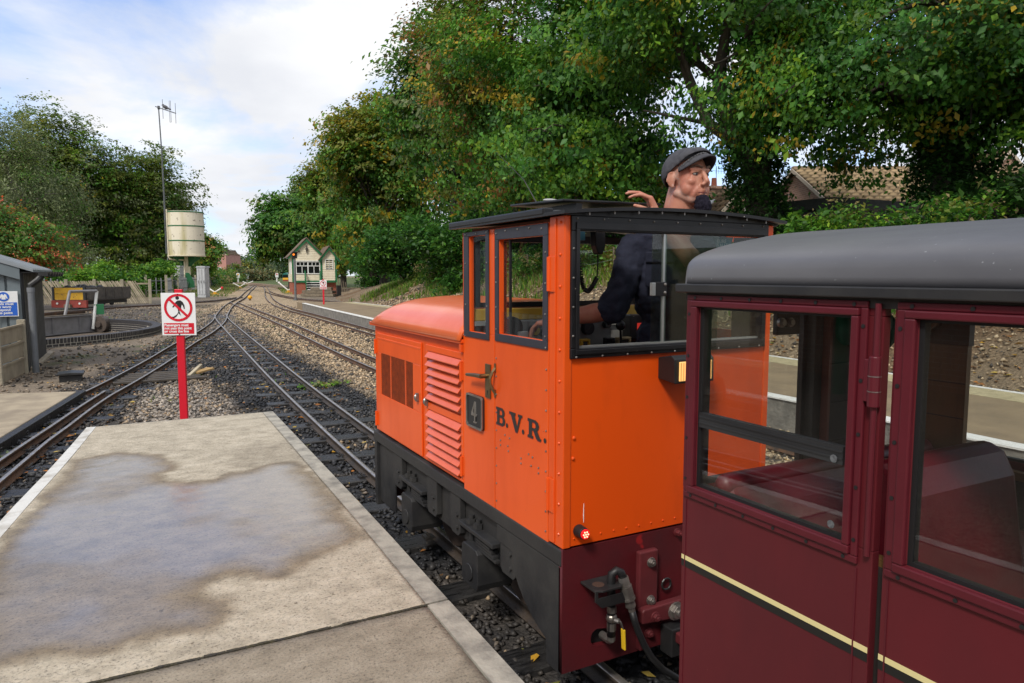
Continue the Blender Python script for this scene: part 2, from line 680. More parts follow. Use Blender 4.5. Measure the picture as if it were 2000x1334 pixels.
M_RUST = pmat('rail_rust', (0.13, 0.062, 0.03), (0.045, 0.03, 0.022), 9, rough=0.8, bump=0.2, bscale=60)
M_RAILDK = pmat('rail_dark', (0.035, 0.03, 0.028), (0.07, 0.05, 0.035), 9, rough=0.6, bump=0.2, bscale=60)
M_SLEEP = pmat('sleeper_black', (0.012, 0.012, 0.013), (0.035, 0.033, 0.032), 9, rough=0.22, r2=0.6, bump=0.35, bscale=40, stretch=(1, 6, 1))
M_SLEEPB = pmat('sleeper_wood', (0.045, 0.037, 0.03), (0.09, 0.072, 0.052), 9, rough=0.75, bump=0.5, bscale=40)
M_IRON = pmat('cast_iron', (0.018, 0.018, 0.018), (0.035, 0.03, 0.026), 20, rough=0.45, bump=0.3, bscale=80)

PROF = [(-.034, -.072), (.034, -.072), (.034, -.064), (.008, -.058), (.008, -.026), (.0175, -.02), (.0175, -.004), (.013, 0), (-.013, 0), (-.0175, -.004), (-.0175, -.02), (-.008, -.026), (-.008, -.058), (-.034, -.064)]


def normals2(P):
    T = np.gradient(P, axis=0)
    T /= np.linalg.norm(T, axis=1)[:, None] + 1e-9
    return T, np.stack([-T[:, 1], T[:, 0]], 1)


def rail_mesh(P, off, dz, parent, side_mat):
    T, N = normals2(P)
    Q = P + N * off
    n = len(PROF); m = len(Q)
    V = np.zeros((m, n, 3))
    for j, (a, z) in enumerate(PROF):
        V[:, j, :2] = Q - N * a
        V[:, j, 2] = z + dz
    F = []
    idx = np.arange(m * n).reshape(m, n)
    a = idx[:-1]; b = idx[1:]
    F = np.stack([a, np.roll(a, -1, 1), np.roll(b, -1, 1), b], -1).reshape(-1, 4)
    o = np_mesh('rail', V.reshape(-1, 3), F[:, ::-1], M_STEEL, parent)
    me = o.data
    me.materials.append(side_mat)
    mi = np.ones((m - 1, n), np.int32)
    mi[:, 6:9] = 0
    me.polygons.foreach_set('material_index', mi.ravel())
    # end caps are outside the picture or buried in joints
    return o


def arclen(P):
    return np.concatenate([[0], np.cumsum(np.linalg.norm(np.diff(P, axis=0), axis=1))])


sl_mesh = {}
def sleeper_mesh(kind):
    if kind in sl_mesh: return sl_mesh[kind]
    mb = MB(); mb.box(-0.5, 0.5, -0.095, 0.095, -0.19, -0.073)
    o = mb.build('sleeper', M_SLEEP if kind == 'dark' else M_SLEEPB, bevel=0)
    bm = bmesh.new(); bm.from_mesh(o.data)
    bmesh.ops.bevel(bm, geom=[e for e in bm.edges], offset=0.008, segments=1, affect='EDGES')
    bm.to_mesh(o.data); bm.free()
    me = o.data
    bpy.data.objects.remove(o)
    sl_mesh[kind] = me
    return me


chair_mb = {}
TRK = {}
for key in 'ADBCEFG':
    dz, lab = TINFO[key]
    P = TRS[key]
    t = thing('railway_track', lab, 'railway track', (P[0][0], P[0][1], 0), 'narrow gauge tracks of the station yard', 'structure')
    TRK[key] = t
    sm = M_RUST if key in 'BCFG' else (M_RAILDK if key in 'A' else M_RUST)
    for s in (-1, 1):
        rail_mesh(P, s * 0.2085, dz, t, sm)
    L = arclen(P)
    T, N = normals2(P)
    cm = MB()
    dist = 0.4
    ymax = {'A': 31, 'D': 34, 'B': 24, 'C': 22, 'E': 8.4, 'F': 44, 'G': 44}[key]
    ymin = {'A': 1.2, 'D': 4.5, 'B': 6, 'C': 4, 'E': 4.5, 'F': 38, 'G': 34}[key]
    nxt = 0
    while dist < L[-1]:
        x = np.interp(dist, L, P[:, 0]); y = np.interp(dist, L, P[:, 1])
        i = min(np.searchsorted(L, dist), len(T) - 1)
        if ymin < y < ymax:
            ang = math.atan2(T[i][1], T[i][0]) - math.pi / 2
            so = bpy.data.objects.new('sleeper', sleeper_mesh('dark' if key in 'ADE' else 'wood'))
            COL.objects.link(so); so.parent = t
            sink = rnd.uniform(0.0, 0.012) if key in 'ADE' else rnd.uniform(-0.045, -0.018)
            so.location = (x - P[0][0] + N[i][0] * rnd.uniform(-.03, .03), y - P[0][1], sink + dz)
            so.rotation_euler = (rnd.uniform(-.012, .012), rnd.uniform(-.01, .01), ang + rnd.uniform(-.02, .02))
            so.scale = (rnd.uniform(.96, 1.06), 1, 1)
            if key in 'ADE' and y < 14:
                nn_ = Vector((N[i][0], N[i][1], 0)); tt = Vector((T[i][0], T[i][1], 0))
                for s in (-1, 1):
                    c = Vector((x, y, 0)) + nn_ * (s * 0.2085)
                    for q in (-1, 1):
                        b = c + nn_ * (q * 0.045)
                        M = Matrix((nn_, tt, Vector((0, 0, 1)))).transposed()
                        cm.obox(b + Vector((0, 0, -0.064 + dz)), (0.06, 0.075, 0.02), M)
                        # spring clip
                        pr = [b + tt * -.03 + Vector((0, 0, -.052)), b + tt * -.015 + nn_ * (q * .02) + Vector((0, 0, -.03)), b + tt * .015 + nn_ * (q * .02) + Vector((0, 0, -.03)), b + tt * .03 - nn_ * (q * .005) + Vector((0, 0, -.05))]
                        cm.tube(pr, 0.007, 5)
        dist += 0.74 if key in 'ADE' else 0.8
    if cm.v:
        o = cm.build('rail_chair', M_IRON, t, kind='stuff')

# check rails inside the turnouts
gt = MB()
for (x0, y0, x1, y1) in [(-0.36, 12.2, -0.06, 13.6)]:
    gt.bar((x0, y0, -.035), (x1, y1, -.035), .03, .06)
gt.build('check_rail', M_RAILDK, TRK['D'])

# ------------------------------------------------------------------ ground sheet
def axis_vals(lo, hi, step, far, g=1.28):
    v = list(np.arange(lo, hi + 1e-6, step))
    s = step; x = hi
    while x < far:
        s *= g; x += s; v.append(x)
    s = step; x = lo
    while x > -far:
        s *= g; x -= s; v.insert(0, x)
    return np.array(v)


GX = axis_vals(-4.0, 10.5, 0.09, 700)
GY = axis_vals(1.0, 50.0, 0.16, 900)


def track_dist(x, y, key):
    P = TRS[key]
    d = np.full(x.shape, 1e9)
    xi = np.interp(y, P[:, 1], P[:, 0], left=1e6, right=1e6)
    T = np.gradient(P[:, 0], P[:, 1])
    sl = np.interp(y, P[:, 1], T)
    return np.abs(x - xi) / np.sqrt(1 + sl * sl)


def ground_fields(x, y):
    """colour and height of the ground as it is (ash, gravel, earth, grass)"""
    dA, dB, dC, dD, dG = [track_dist(x, y, k) for k in 'ABCDG']
    n1_ = fbm(x, y, 0.9, 3); n2_ = fbm(x, y, 3.2, 17); n3_ = fbm(x, y, 0.25, 29)
    ash = np.array([0.026, 0.026, 0.028]); tan = np.array([0.37, 0.28, 0.18]); dirt = np.array([0.20, 0.16, 0.12])
    grey = np.array([0.27, 0.235, 0.20]); grass = np.array([0.07, 0.085, 0.025]); dry = np.array([0.20, 0.16, 0.075])
    c = np.zeros(x.shape + (3,)) + dirt
    # tan ballast round B and C and further out
    wt = np.maximum(sstep(-dB, -1.5, -0.7), sstep(-dC, -1.4, -0.7))
    xb = np.interp(y, TRS['B'][:, 1], TRS['B'][:, 0]); xa = np.interp(y, TRS['A'][:, 1], TRS['A'][:, 0])
    xc = np.interp(y, TRS['C'][:, 1], TRS['C'][:, 0]); xd = np.interp(y, TRS['D'][:, 1], TRS['D'][:, 0])
    wt = np.maximum(wt, ((x > xb) & (x < xc)).astype(float) * (0.85 - .5 * sstep(n1_, .55, .75)))
    far = sstep(y, 30, 40) * sstep(-np.minimum(dD, dC), -3.2, -1.0)
    wt = np.maximum(wt, far * 0.9)
    wt *= 0.75 + 0.5 * n2_
    wt = np.clip(wt, 0, 1)
    c = c * (1 - wt[..., None]) + tan * wt[..., None]
    # dark ash round A and D close to the station
    w = np.maximum(sstep(-dA, -1.25, -0.45) * sstep(-y, -24, -11), sstep(-dD, -1.0, -0.5) * sstep(-y, -26, -13))
    w = np.maximum(w, ((x > xa - 1) & (x < 2.75 - (y - 8) * .02) & (y < 13)).astype(float) * .95)
    w = np.maximum(w, sstep(-np.abs(x - (xa + xd) / 2 - .3), -1.0, -.4) * sstep(y, 11.5, 14) * sstep(-y, -26, -17) * .9)
    w = w * (0.72 + 0.55 * sstep(n1_, .25, .6))
    w = np.clip(w, 0, 1)
    # pale gravel patch round the sign post
    ps = sstep(-np.hypot((x - 0.45) / 0.62, (y - 9.3) / 2.6), -1.1, -0.75)
    w = w * (1 - .9 * ps)
    c = c * (1 - w[..., None]) + ash * w[..., None]
    c = c * (1 - ps[..., None] * .8) + grey * ps[..., None] * .8
    # ash apron left of D
    lw = ((x < xd - .9) & (y > 24) & (y < 60)).astype(float) * sstep(n3_, .4, .6) * .7
    c = c * (1 - lw[..., None]) + np.array([0.06, 0.055, 0.05]) * lw[..., None]
    # grass far left / far right verges
    gl = sstep(-(x - xd), 2.0, 5.5) * sstep(y, 54, 64)
    gl = np.maximum(gl, sstep(x - xc, 2.0, 4.5) * sstep(y, 60, 75))
    gl = np.maximum(gl, sstep(y, 150, 220))
    gl = np.maximum(gl, sstep(-x, 12, 18))
    gl = gl * (0.55 + .45 * sstep(n1_, .3, .5))
    gc = grass * (1 - n2_[..., None] * .8) + dry * n2_[..., None] * .8
    c = c * (1 - gl[..., None]) + gc * gl[..., None]
    # little weeds
    wd = sstep(n1_, .66, .74) * sstep(n2_, .5, .65) * ((y > 14) | (x < -0.9)) * .6
    c = c * (1 - wd[..., None]) + np.array([0.06, 0.09, 0.02]) * wd[..., None]
    c = c * (0.75 + .5 * fbm(x, y, 9, 5)[..., None])
    z = -0.1 + 0.022 * (n2_ - .5) + 0.015 * (n1_ - .5)
    # turntable pit
    rr = np.hypot(x + 4.6, y - 23.3)
    pit = sstep(-rr, -5.12, -5.08)
    z = z * (1 - pit) + (-0.33 + .04 * n2_) * pit
    c = c * (1 - pit[..., None]) + np.array([0.15, 0.12, 0.095]) * (.6 + .7 * n2_[..., None]) * pit[..., None]
    return c, z


X, Y = np.meshgrid(GX, GY, indexing='ij')
gc_, gz_ = ground_fields(X, Y)
nx_, ny_ = X.shape
idx = np.arange(nx_ * ny_).reshape(nx_, ny_)
GF = np.stack([idx[:-1, :-1], idx[1:, :-1], idx[1:, 1:], idx[:-1, 1:]], -1).reshape(-1, 4)
M_GROUND = attr_mat('ground_ballast', 'col', rough=0.85, bump=0.9, bscale=34, dist=0.035, mul=(0.35, 1.75), mscale=38, detail=3)
g = np_mesh('ground', np.stack([X, Y, gz_], -1).reshape(-1, 3), GF, M_GROUND, cols=gc_.reshape(-1, 3), kind='structure', smooth=True)
g['label'] = 'ballast, ash and earth ground of the railway yard'

# ------------------------------------------------------------------ loose stones
def stones(name, label, n, xr, yr, size, keep, colf, seed):
    q = np.random.RandomState(seed)
    x = q.uniform(*xr, n); y = q.uniform(*yr, n)
    k = keep(x, y, q)
    x, y = x[k], y[k]; n = len(x)
    s = q.uniform(size[0], size[1], n) * (0.9 + 0.035 * np.clip(y - 3, 0, 20))
    base = np.array([[1, 0, 0], [-1, 0, 0], [0, 1, 0], [0, -1, 0], [0, 0, 1], [0, 0, -1]], float)
    tri = np.array([[0, 2, 4], [2, 1, 4], [1, 3, 4], [3, 0, 4], [2, 0, 5], [1, 2, 5], [3, 1, 5], [0, 3, 5]])
    V = base[None] * (1 + q.uniform(-.45, .45, (n, 6, 3))) + q.uniform(-.25, .25, (n, 6, 3))
    V *= (s[:, None] * np.stack([np.ones(n), q.uniform(.55, 1, n), q.uniform(.4, .85, n)], 1))[:, None]
    a = q.uniform(0, 6.28, n); tl = q.uniform(-.6, .6, n)
    ct, st = np.cos(tl)[:, None], np.sin(tl)[:, None]
    vy = V[..., 1] * ct - V[..., 2] * st; vz = V[..., 1] * st + V[..., 2] * ct
    ca, sa = np.cos(a)[:, None], np.sin(a)[:, None]
    vx = V[..., 0] * ca - vy * sa; vy = V[..., 0] * sa + vy * ca
    _, gz = ground_fields(x, y)
    W_ = np.stack([vx + x[:, None], vy + y[:, None], vz + (gz + s * .25 + q.uniform(0, .012, n))[:, None]], -1)
    F = (tri[None] + (np.arange(n) * 6)[:, None, None]).reshape(-1, 3)
    C = colf(x, y, q)
    o = np_mesh(name, W_.reshape(-1, 3), F, M_STONE, cols=np.repeat(C, 6, 0), kind='stuff')
    tag(o, label, 'ballast')
    return o


M_STONE = attr_mat('loose_stone', 'col', rough=0.55, bump=0, spec=0.45)


def on_plat(x, y):
    a = (x > -0.75) & (x < 1.15) & (y < 7.12) & (x > -1.1 + .1 * y - .1)
    return a | ((x < -0.95 - (10.8 - y) * .16) & (y < 10.9)) | ((x > 5.98) & (y < 34))


def keep1(x, y, q):
    # only where the camera could look, not on platforms
    d = np.arctan2(x, y) - YAW
    dirt_ = (x < np.interp(y, TRS['D'][:, 1], TRS['D'][:, 0]) - .7) & (y > 10.5)
    return (~on_plat(x, y)) & (~dirt_ | (q.uniform(0, 1, len(x)) < .15)) & (np.abs(d) < R(44)) & (q.uniform(0, 1, len(x)) < np.clip(1.25 - .05 * y, .3, 1)) & ~((x > 2.35) & (y < 3.2) & (x < 3.0))


def stone_col(x, y, q):
    c, _ = ground_fields(x, y)
    n = len(x)
    b = q.uniform(.5, 1.75, n)[:, None]
    c = c * b
    hue = q.uniform(0, 1, n)
    dark = c.mean(1) < .06
    lt = (hue > .93) & dark
    c[lt] = np.array([.16, .13, .10]) * q.uniform(.6, 1.4, lt.sum())[:, None]
    dk = (hue < .25) & ~dark
    c[dk] = np.array([.06, .052, .045])
    rd = (hue > .88) & ~dark
    c[rd] = np.array([.33, .24, .15]) * q.uniform(.8, 1.3, rd.sum())[:, None]
    return c


stones('ballast_stones', 'loose dark and tan ballast stones between and around the tracks', 60000, (-2.2, 6.0), (1.2, 15), (.015, .031), keep1, stone_col, 5)
stones('gravel_stones', 'coarser loose gravel stones further along the tracks', 34000, (-2.5, 7.2), (14, 42), (.018, .034), lambda x, y, q: (~on_plat(x, y)) & (np.hypot(x + 4.6, y - 23.3) > 5.45) & ((x > np.interp(y, TRS['D'][:, 1], TRS['D'][:, 0]) - .8) | (q.uniform(0, 1, len(x)) < .12)), stone_col, 6)

# fallen leaves
def leaf_litter(name, label, n, xr, yr, keep, zf, size, seed):
    q = np.random.RandomState(seed)
    x = q.uniform(*xr, n); y = q.uniform(*yr, n)
    k = keep(x, y, q); x, y = x[k], y[k]; n = len(x)
    s = q.uniform(*size, n)
    sh = np.array([[-1, 0, 0], [-.2, .5, .15], [1, 0, .05], [-.2, -.5, .2]])
    V = sh[None] * s[:, None, None] * (1 + q.uniform(-.3, .3, (n, 4, 3)))
    V[..., 2] += s[:, None] * q.uniform(-.1, .35, (n, 4))
    a = q.uniform(0, 6.28, n); ca, sa = np.cos(a)[:, None], np.sin(a)[:, None]
    vx = V[..., 0] * ca - V[..., 1] * sa; vy = V[..., 0] * sa + V[..., 1] * ca
    z = zf(x, y)
    W_ = np.stack([vx + x[:, None], vy + y[:, None], V[..., 2] + z[:, None]], -1)
    pal = np.array([[.55, .30, .03], [.42, .16, .03], [.30, .13, .04], [.5, .36, .08], [.16, .09, .04], [.2, .2, .04]])
    C = pal[q.choice(6, n, p=[.25, .25, .2, .12, .12, .06])] * q.uniform(.6, 1.2, n)[:, None]
    F = (np.array([[0, 1, 2], [0, 2, 3]])[None] + (np.arange(n) * 4)[:, None, None]).reshape(-1, 3)
    o = np_mesh(name, W_.reshape(-1, 3), F, M_LITTER, cols=np.repeat(C, 4, 0), kind='stuff')
    tag(o, label, 'fallen leaves')


M_LITTER = attr_mat('fallen_leaf', 'col', rough=0.6, bump=0, transl=.15)
gzf = lambda x, y: ground_fields(x, y)[1] + .028
leaf_litter('fallen_leaves', 'yellow and brown autumn leaves scattered between the rails', 5200, (-1.6, 6), (1.4, 26),
            lambda x, y, q: (~on_plat(x, y)) & (q.uniform(0, 1, len(x)) < np.where(track_dist(x, y, 'A') < .5, .55, np.where(track_dist(x, y, 'D') < .6, .75, np.where(track_dist(x, y, 'C') < .5, .8, .22)))), gzf, (.018, .042), 8)

# ------------------------------------------------------------------ near platform with its wet patch
PZ = 0.22
WET = np.array([(-0.45, 5.9), (-0.31, 5.99), (-0.16, 5.99), (0.01, 5.89), (0.12, 5.76), (0.19, 5.6), (0.21, 5.42), (0.19, 5.28), (0.12, 5.19), (0.15, 5.07), (0.27, 4.95), (0.4, 4.91), (0.54, 5.0), (0.69, 5.1), (0.82, 5.14), (0.98, 5.11), (1.0, 5.0), (1.0, 4.66), (1.0, 4.29), (1.0, 3.89), (0.99, 3.58), (0.98, 3.42), (0.88, 3.35), (0.75, 3.27), (0.66, 3.26), (0.52, 3.15), (0.45, 3.14), (0.4, 3.22), (0.32, 3.27), (0.24, 3.23), (0.18, 3.12), (0.23, 3.06), (0.29, 3.04), (0.3, 3.0), (0.26, 2.93), (0.24, 2.84), (0.2, 2.8), (0.13, 2.8), (0.02, 2.79), (-0.05, 2.78), (-0.13, 2.77), (-0.21, 2.78), (-0.3, 2.82), (-0.35, 2.84), (-0.38, 2.81), (-0.45, 2.82), (-0.6, 2.83), (-0.68, 3.4), (-0.64, 4.16), (-0.58, 4.66), (-0.52, 5.16)])


def poly_sd(x, y, P):
    d = np.full(x.shape, 1e9); ins = np.zeros(x.shape, bool)
    n = len(P)
    for i in range(n):
        a = P[i]; b = P[(i + 1) % n]
        e = b - a
        t = np.clip(((x - a[0]) * e[0] + (y - a[1]) * e[1]) / (e @ e + 1e-12), 0, 1)
        d = np.minimum(d, np.hypot(x - a[0] - t * e[0], y - a[1] - t * e[1]))
        c = ((a[1] > y) != (b[1] > y))
        with np.errstate(divide='ignore', invalid='ignore'):
            xi = (b[0] - a[0]) * (y - a[1]) / (b[1] - a[1]) + a[0]
        ins ^= c & (x < xi)
    return np.where(ins, -d, d)


def concrete_mat():
    m = bpy.data.materials.new('platform_concrete')
    m.use_nodes = True
    t = m.node_tree
    b = t.nodes['Principled BSDF']
    co = nn(t, 'ShaderNodeTexCoord')
    def noise(sc, det, ro=.6, st=None):
        n = nn(t, 'ShaderNodeTexNoise')
        n.inputs['Scale'].default_value = sc; n.inputs['Detail'].default_value = det; n.inputs['Roughness'].default_value = ro
        if st:
            mpp = nn(t, 'ShaderNodeMapping'); mpp.inputs['Scale'].default_value = st
            t.links.new(co.outputs['Object'], mpp.inputs[0]); t.links.new(mpp.outputs[0], n.inputs['Vector'])
        else:
            t.links.new(co.outputs['Object'], n.inputs['Vector'])
        return n.outputs['Fac']
    def ramp(src, stops):
        r = nn(t, 'ShaderNodeValToRGB')
        e = r.color_ramp.elements
        e[0].position, e[0].color = stops[0][0], (*stops[0][1], 1)
        e[1].position, e[1].color = stops[-1][0], (*stops[-1][1], 1)
        for p, c in stops[1:-1]:
            q = e.new(p); q.color = (*c, 1)
        t.links.new(src, r.inputs[0])
        return r.outputs[0]
    base = ramp(noise(6.5, 12, .72, (1, 1.25, 1)), [(.30, (.27, .235, .18)), (.5, (.425, .372, .290)), (.70, (.55, .49, .395))])
    speck = ramp(noise(95, 4, .7), [(.33, (.42, .42, .42)), (.45, (1, 1, 1)), (.66, (1.18, 1.16, 1.12))])
    mu = nn(t, 'ShaderNodeMixRGB', blend_type='MULTIPLY'); mu.inputs[0].default_value = 1
    t.links.new(base, mu.inputs[1]); t.links.new(speck, mu.inputs[2])
    pits = ramp(noise(30, 3, .6), [(.27, (.25, .22, .18)), (.33, (1, 1, 1))])
    mu2 = nn(t, 'ShaderNodeMixRGB', blend_type='MULTIPLY'); mu2.inputs[0].default_value = .8
    t.links.new(mu.outputs[0], mu2.inputs[1]); t.links.new(pits, mu2.inputs[2])
    # grime
    gr = nn(t, 'ShaderNodeAttribute'); gr.attribute_name = 'grime'
    mg = nn(t, 'ShaderNodeMixRGB', blend_type='MULTIPLY')
    t.links.new(gr.outputs['Fac'], mg.inputs[0]); t.links.new(mu2.outputs[0], mg.inputs[1]); mg.inputs[2].default_value = (.36, .33, .30, 1)
    wt = nn(t, 'ShaderNodeAttribute'); wt.attribute_name = 'damp'
    md = nn(t, 'ShaderNodeMixRGB', blend_type='MULTIPLY')
    t.links.new(wt.outputs['Fac'], md.inputs[0]); t.links.new(mg.outputs[0], md.inputs[1]); md.inputs[2].default_value = (.50, .44, .36, 1)
    t.links.new(md.outputs[0], b.inputs['Base Color'])
    pu = nn(t, 'ShaderNodeAttribute'); pu.attribute_name = 'pool'
    mr = nn(t, 'ShaderNodeMapRange'); mr.inputs['To Min'].default_value = .88; mr.inputs['To Max'].default_value = .62
    t.links.new(wt.outputs['Fac'], mr.inputs[0])
    t.links.new(mr.outputs[0], b.inputs['Roughness'])
    # water film as a clear coat
    t.links.new(pu.outputs['Fac'], b.inputs['Coat Weight'])
    b.inputs['Coat IOR'].default_value = 2.3
    b.inputs['Coat Roughness'].default_value = .14
    nb = nn(t, 'ShaderNodeMath', operation='ADD')
    t.links.new(noise(70, 6, .7), nb.inputs[0]); t.links.new(noise(14, 4), nb.inputs[1])
    bu = nn(t, 'ShaderNodeBump'); bu.inputs['Strength'].default_value = .55; bu.inputs['Distance'].default_value = .008
    t.links.new(nb.outputs[0], bu.inputs['Height'])
    t.links.new(bu.outputs[0], b.inputs['Normal'])
    cb = nn(t, 'ShaderNodeBump'); cb.inputs['Strength'].default_value = .10; cb.inputs['Distance'].default_value = .004
    t.links.new(noise(55, 3), cb.inputs['Height'])
    t.links.new(cb.outputs[0], b.inputs['Coat Normal'])
    return m


M_CONC = concrete_mat()
plat = thing('platform', 'low concrete platform with a large wet patch in the foreground', 'platform', (0.25, 4.8, -.1), kind='structure')


def xl(y):   # left edge of the platform
    return np.interp(y, [-4, 2.0, 4.3, 4.6, 5.9, 7.13], [-1.4, -.93, -.735, -.702, -.545, -.425])
def xr_(y):
    return np.interp(y, [-4, 1.9, 3.6, 7.15], [1.02, 1.065, 1.105, 1.14])


def slab(name, y0, y1, x0f, x1f, ny, nx, ztop, skew=0.0, label=None):
    us = np.linspace(0, 1, nx); ys = np.linspace(y0, y1, ny)
    U, YY = np.meshgrid(us, ys, indexing='ij')
    XX = x0f(YY) * (1 - U) + x1f(YY) * U
    YY = YY + skew * (XX - .35)
    sd_ = poly_sd(XX, YY, WET) + (fbm(XX, YY, 6, 41) - .5) * .12 + (fbm(XX, YY, 25, 43) - .5) * .03
    damp = sstep(-sd_ + (fbm(XX, YY, 14, 45) - .5) * .05, -.05, .05)
    pool = sstep(-sd_, .0, .20) * (0.55 + .45 * sstep(fbm(XX, YY, 2.2, 51), .30, .55))
    deep = sstep(-np.hypot((XX + .35) / .42, (YY - 4.35) / .75), -1.1, -.35)
    pool = np.clip(np.maximum(pool, deep * sstep(-sd_, .0, .1)), 0, 1)
    # dry ridge
    grime = sstep(fbm(XX, YY, 1.3, 61), .5, .75) * .35 + (YY < 2.59) * .55
    pool = pool * (YY > 2.62); damp = damp * (YY > 2.62)
    ZZ = ztop + (fbm(XX, YY, 12, 71) - .5) * .002
    n = nx * ny
    top = np.stack([XX, YY, ZZ], -1).reshape(-1, 3)
    id_ = np.arange(n).reshape(nx, ny)
    F = np.stack([id_[:-1, :-1], id_[1:, :-1], id_[1:, 1:], id_[:-1, 1:]], -1).reshape(-1, 4)
    ring = np.concatenate([id_[0, :], id_[1:, -1], id_[-1, -2::-1], id_[-2:0:-1, 0]])
    bot = top[ring].copy(); bot[:, 2] = -.2
    m = len(ring); bi = n + np.arange(m)
    F2 = np.stack([ring, np.roll(ring, -1), np.roll(bi, -1), bi], -1)
    V = np.concatenate([top, bot])
    ex = lambda a: np.concatenate([a.ravel(), np.zeros(m)])
    o = np_mesh(name, V, np.concatenate([F, F2]), M_CONC, plat, fattr={'damp': ex(damp), 'pool': ex(pool), 'grime': ex(grime)})
    if label: o['label'] = label
    return o


inl = lambda y: xl(y) + .075
inr = lambda y: xr_(y) - .095
slab('concrete_slab', 2.596, 7.12, inl, inr, 300, 110, PZ, label='main slab with the wet patch')
slab('concrete_slab', -3.5, 2.582, inl, inr, 120, 60, PZ - .004, label='darker nearest slab')
M_EDGE = pmat('platform_edging', (.40, .37, .31), (.20, .185, .16), 9, rough=.8, bump=.5, bscale=60, ramp=(.42, .68), dist=.008)
M_EDGEW = pmat('platform_edging_white', (.66, .65, .62), (.38, .35, .30), 5, rough=.75, bump=.4, bscale=60, ramp=(.45, .7), dist=.008)
for y0, y1, side in [(2.596, 7.12, 0), (-3.5, 2.582, 0), (2.596, 7.12, 1), (-3.5, 2.582, 1)]:
    mb = MB()
    for i in range(6):
        a = y0 + (y1 - y0) * i / 6; b = y0 + (y1 - y0) * (i + 1) / 6
        f0, f1 = (xl, inl) if side == 0 else (inr, xr_)
        g_ = .0025
        v = [(f0(a) + (g_ if side else 0), a, -.2), (f1(a) - (0 if side else g_), a, -.2), (f1(b) - (0 if side else g_), b, -.2), (f0(b) + (g_ if side else 0), b, -.2)]
        v += [(x, y, PZ + .002) for x, y, z in v]
        fs = [(4, 5, 6, 7), (1, 2, 6, 5), (3, 0, 4, 7)]
        if i == 0: fs.append((0, 1, 5, 4))
        if i == 5: fs.append((2, 3, 7, 6))
        mb.add(v, fs)
    o = mb.build('edging', M_EDGEW if side == 0 else M_EDGE, plat)
    o['label'] = 'white worn edging strip' if side == 0 else 'grey edging strip along the locomotive'
mb = MB()
mb.box(float(xl(7.13)) - .0, float(xr_(7.13)), 7.123, 7.2, -.2, PZ - .012)
mb.build('end_kerb', M_EDGE, plat, bevel=.006)
# mossy joint
mb = MB()
for i in range(150):
    x = float(inl(2.59)) + (float(inr(2.59)) - float(inl(2.59))) * (i + rnd.random()) / 150
    mb.obox((x, 2.589, PZ - .012 + rnd.uniform(-.003, .006)), (rnd.uniform(.03, .07), .013, .016), Matrix.Rotation(rnd.uniform(-.1, .1), 3, 'Z'))
mb.build('joint_moss', pmat('joint_moss', (.07, .06, .03), (.05, .045, .04), 30, rough=.95, bump=.8, bscale=120), plat, kind='stuff')

# ------------------------------------------------------------------ low slab on the left, with timber kerb
ls = thing('concrete_slab', 'low concrete slab beside the points left of the sign', 'concrete slab', (-1.8, 9.5, -.1), kind='structure')
M_CONC2 = pmat('old_concrete', (.40, .33, .235), (.27, .22, .16), 3, rough=.85, bump=.4, bscale=50, ramp=(.4, .65), dist=.008)
mb = MB()
mb.prism([(-1.36, 7.0), (-.74, 10.85), (-1.75, 11.15), (-4.2, 11.4), (-4.2, 6.8)], 'z', -.2, .02)
mb.build('slab_top', M_CONC2, ls, bevel=.012)
mb = MB(); mb.bar((-1.40, 6.6, -.055), (-.68, 10.95, -.055), .09, .13)
mb.build('timber_kerb', M_SLEEP, ls, bevel=.008)

# ------------------------------------------------------------------ far asphalt platform
fp = thing('platform', 'far asphalt platform with white painted edges below the bank', 'platform', (7.5, 12, -.1), kind='structure')
FE = [(-6, 5.72), (3.3, 5.82), (5, 5.98), (12, 6.02), (20.2, 6.12), (28, 6.5), (35.2, 6.92)]
FB = [(-6, 8.3), (3, 8.5), (8.2, 9.1), (18, 9.35), (28, 9.45), (33.6, 9.3)]
fx = lambda y: np.interp(y, [a for a, b in FE], [b for a, b in FE])
fb = lambda y: np.interp(y, [a for a, b in FB], [b for a, b in FB])
M_ASPH = pmat('asphalt', (.30, .22, .13), (.21, .155, .095), 2.2, rough=.85, bump=.5, bscale=140, ramp=(.35, .65), dist=.01, chips=((.24, .21, .17), 140, .62))
M_YELL = pmat('worn_yellow_band', (.50, .43, .26), (.34, .29, .17), 9, rough=.8, bump=.4, bscale=140, ramp=(.4, .7), dist=.01)
M_WHITE = pmat('white_line_paint', (.78, .77, .74), (.50, .47, .42), 12, rough=.7, ramp=(.5, .75), bump=.2, bscale=90)
M_PFACE = pmat('platform_face', (.26, .24, .21), (.15, .14, .125), 6, rough=.9, bump=.5, bscale=30)


def strip(f0, f1, ys, z0, z1, mb):
    for i in range(len(ys) - 1):
        a, b = ys[i], ys[i + 1]
        v = [(float(f0(a)), a, z0), (float(f1(a)), a, z0), (float(f1(b)), b, z0), (float(f0(b)), b, z0)]
        v += [(x, y, z1) for x, y, z in v]
        fs = [(4, 5, 6, 7), (1, 2, 6, 5), (3, 0, 4, 7)]
        if i == 0: fs.append((0, 1, 5, 4))
        if i == len(ys) - 2: fs.append((2, 3, 7, 6))
        mb.add(v, fs)
    return mb


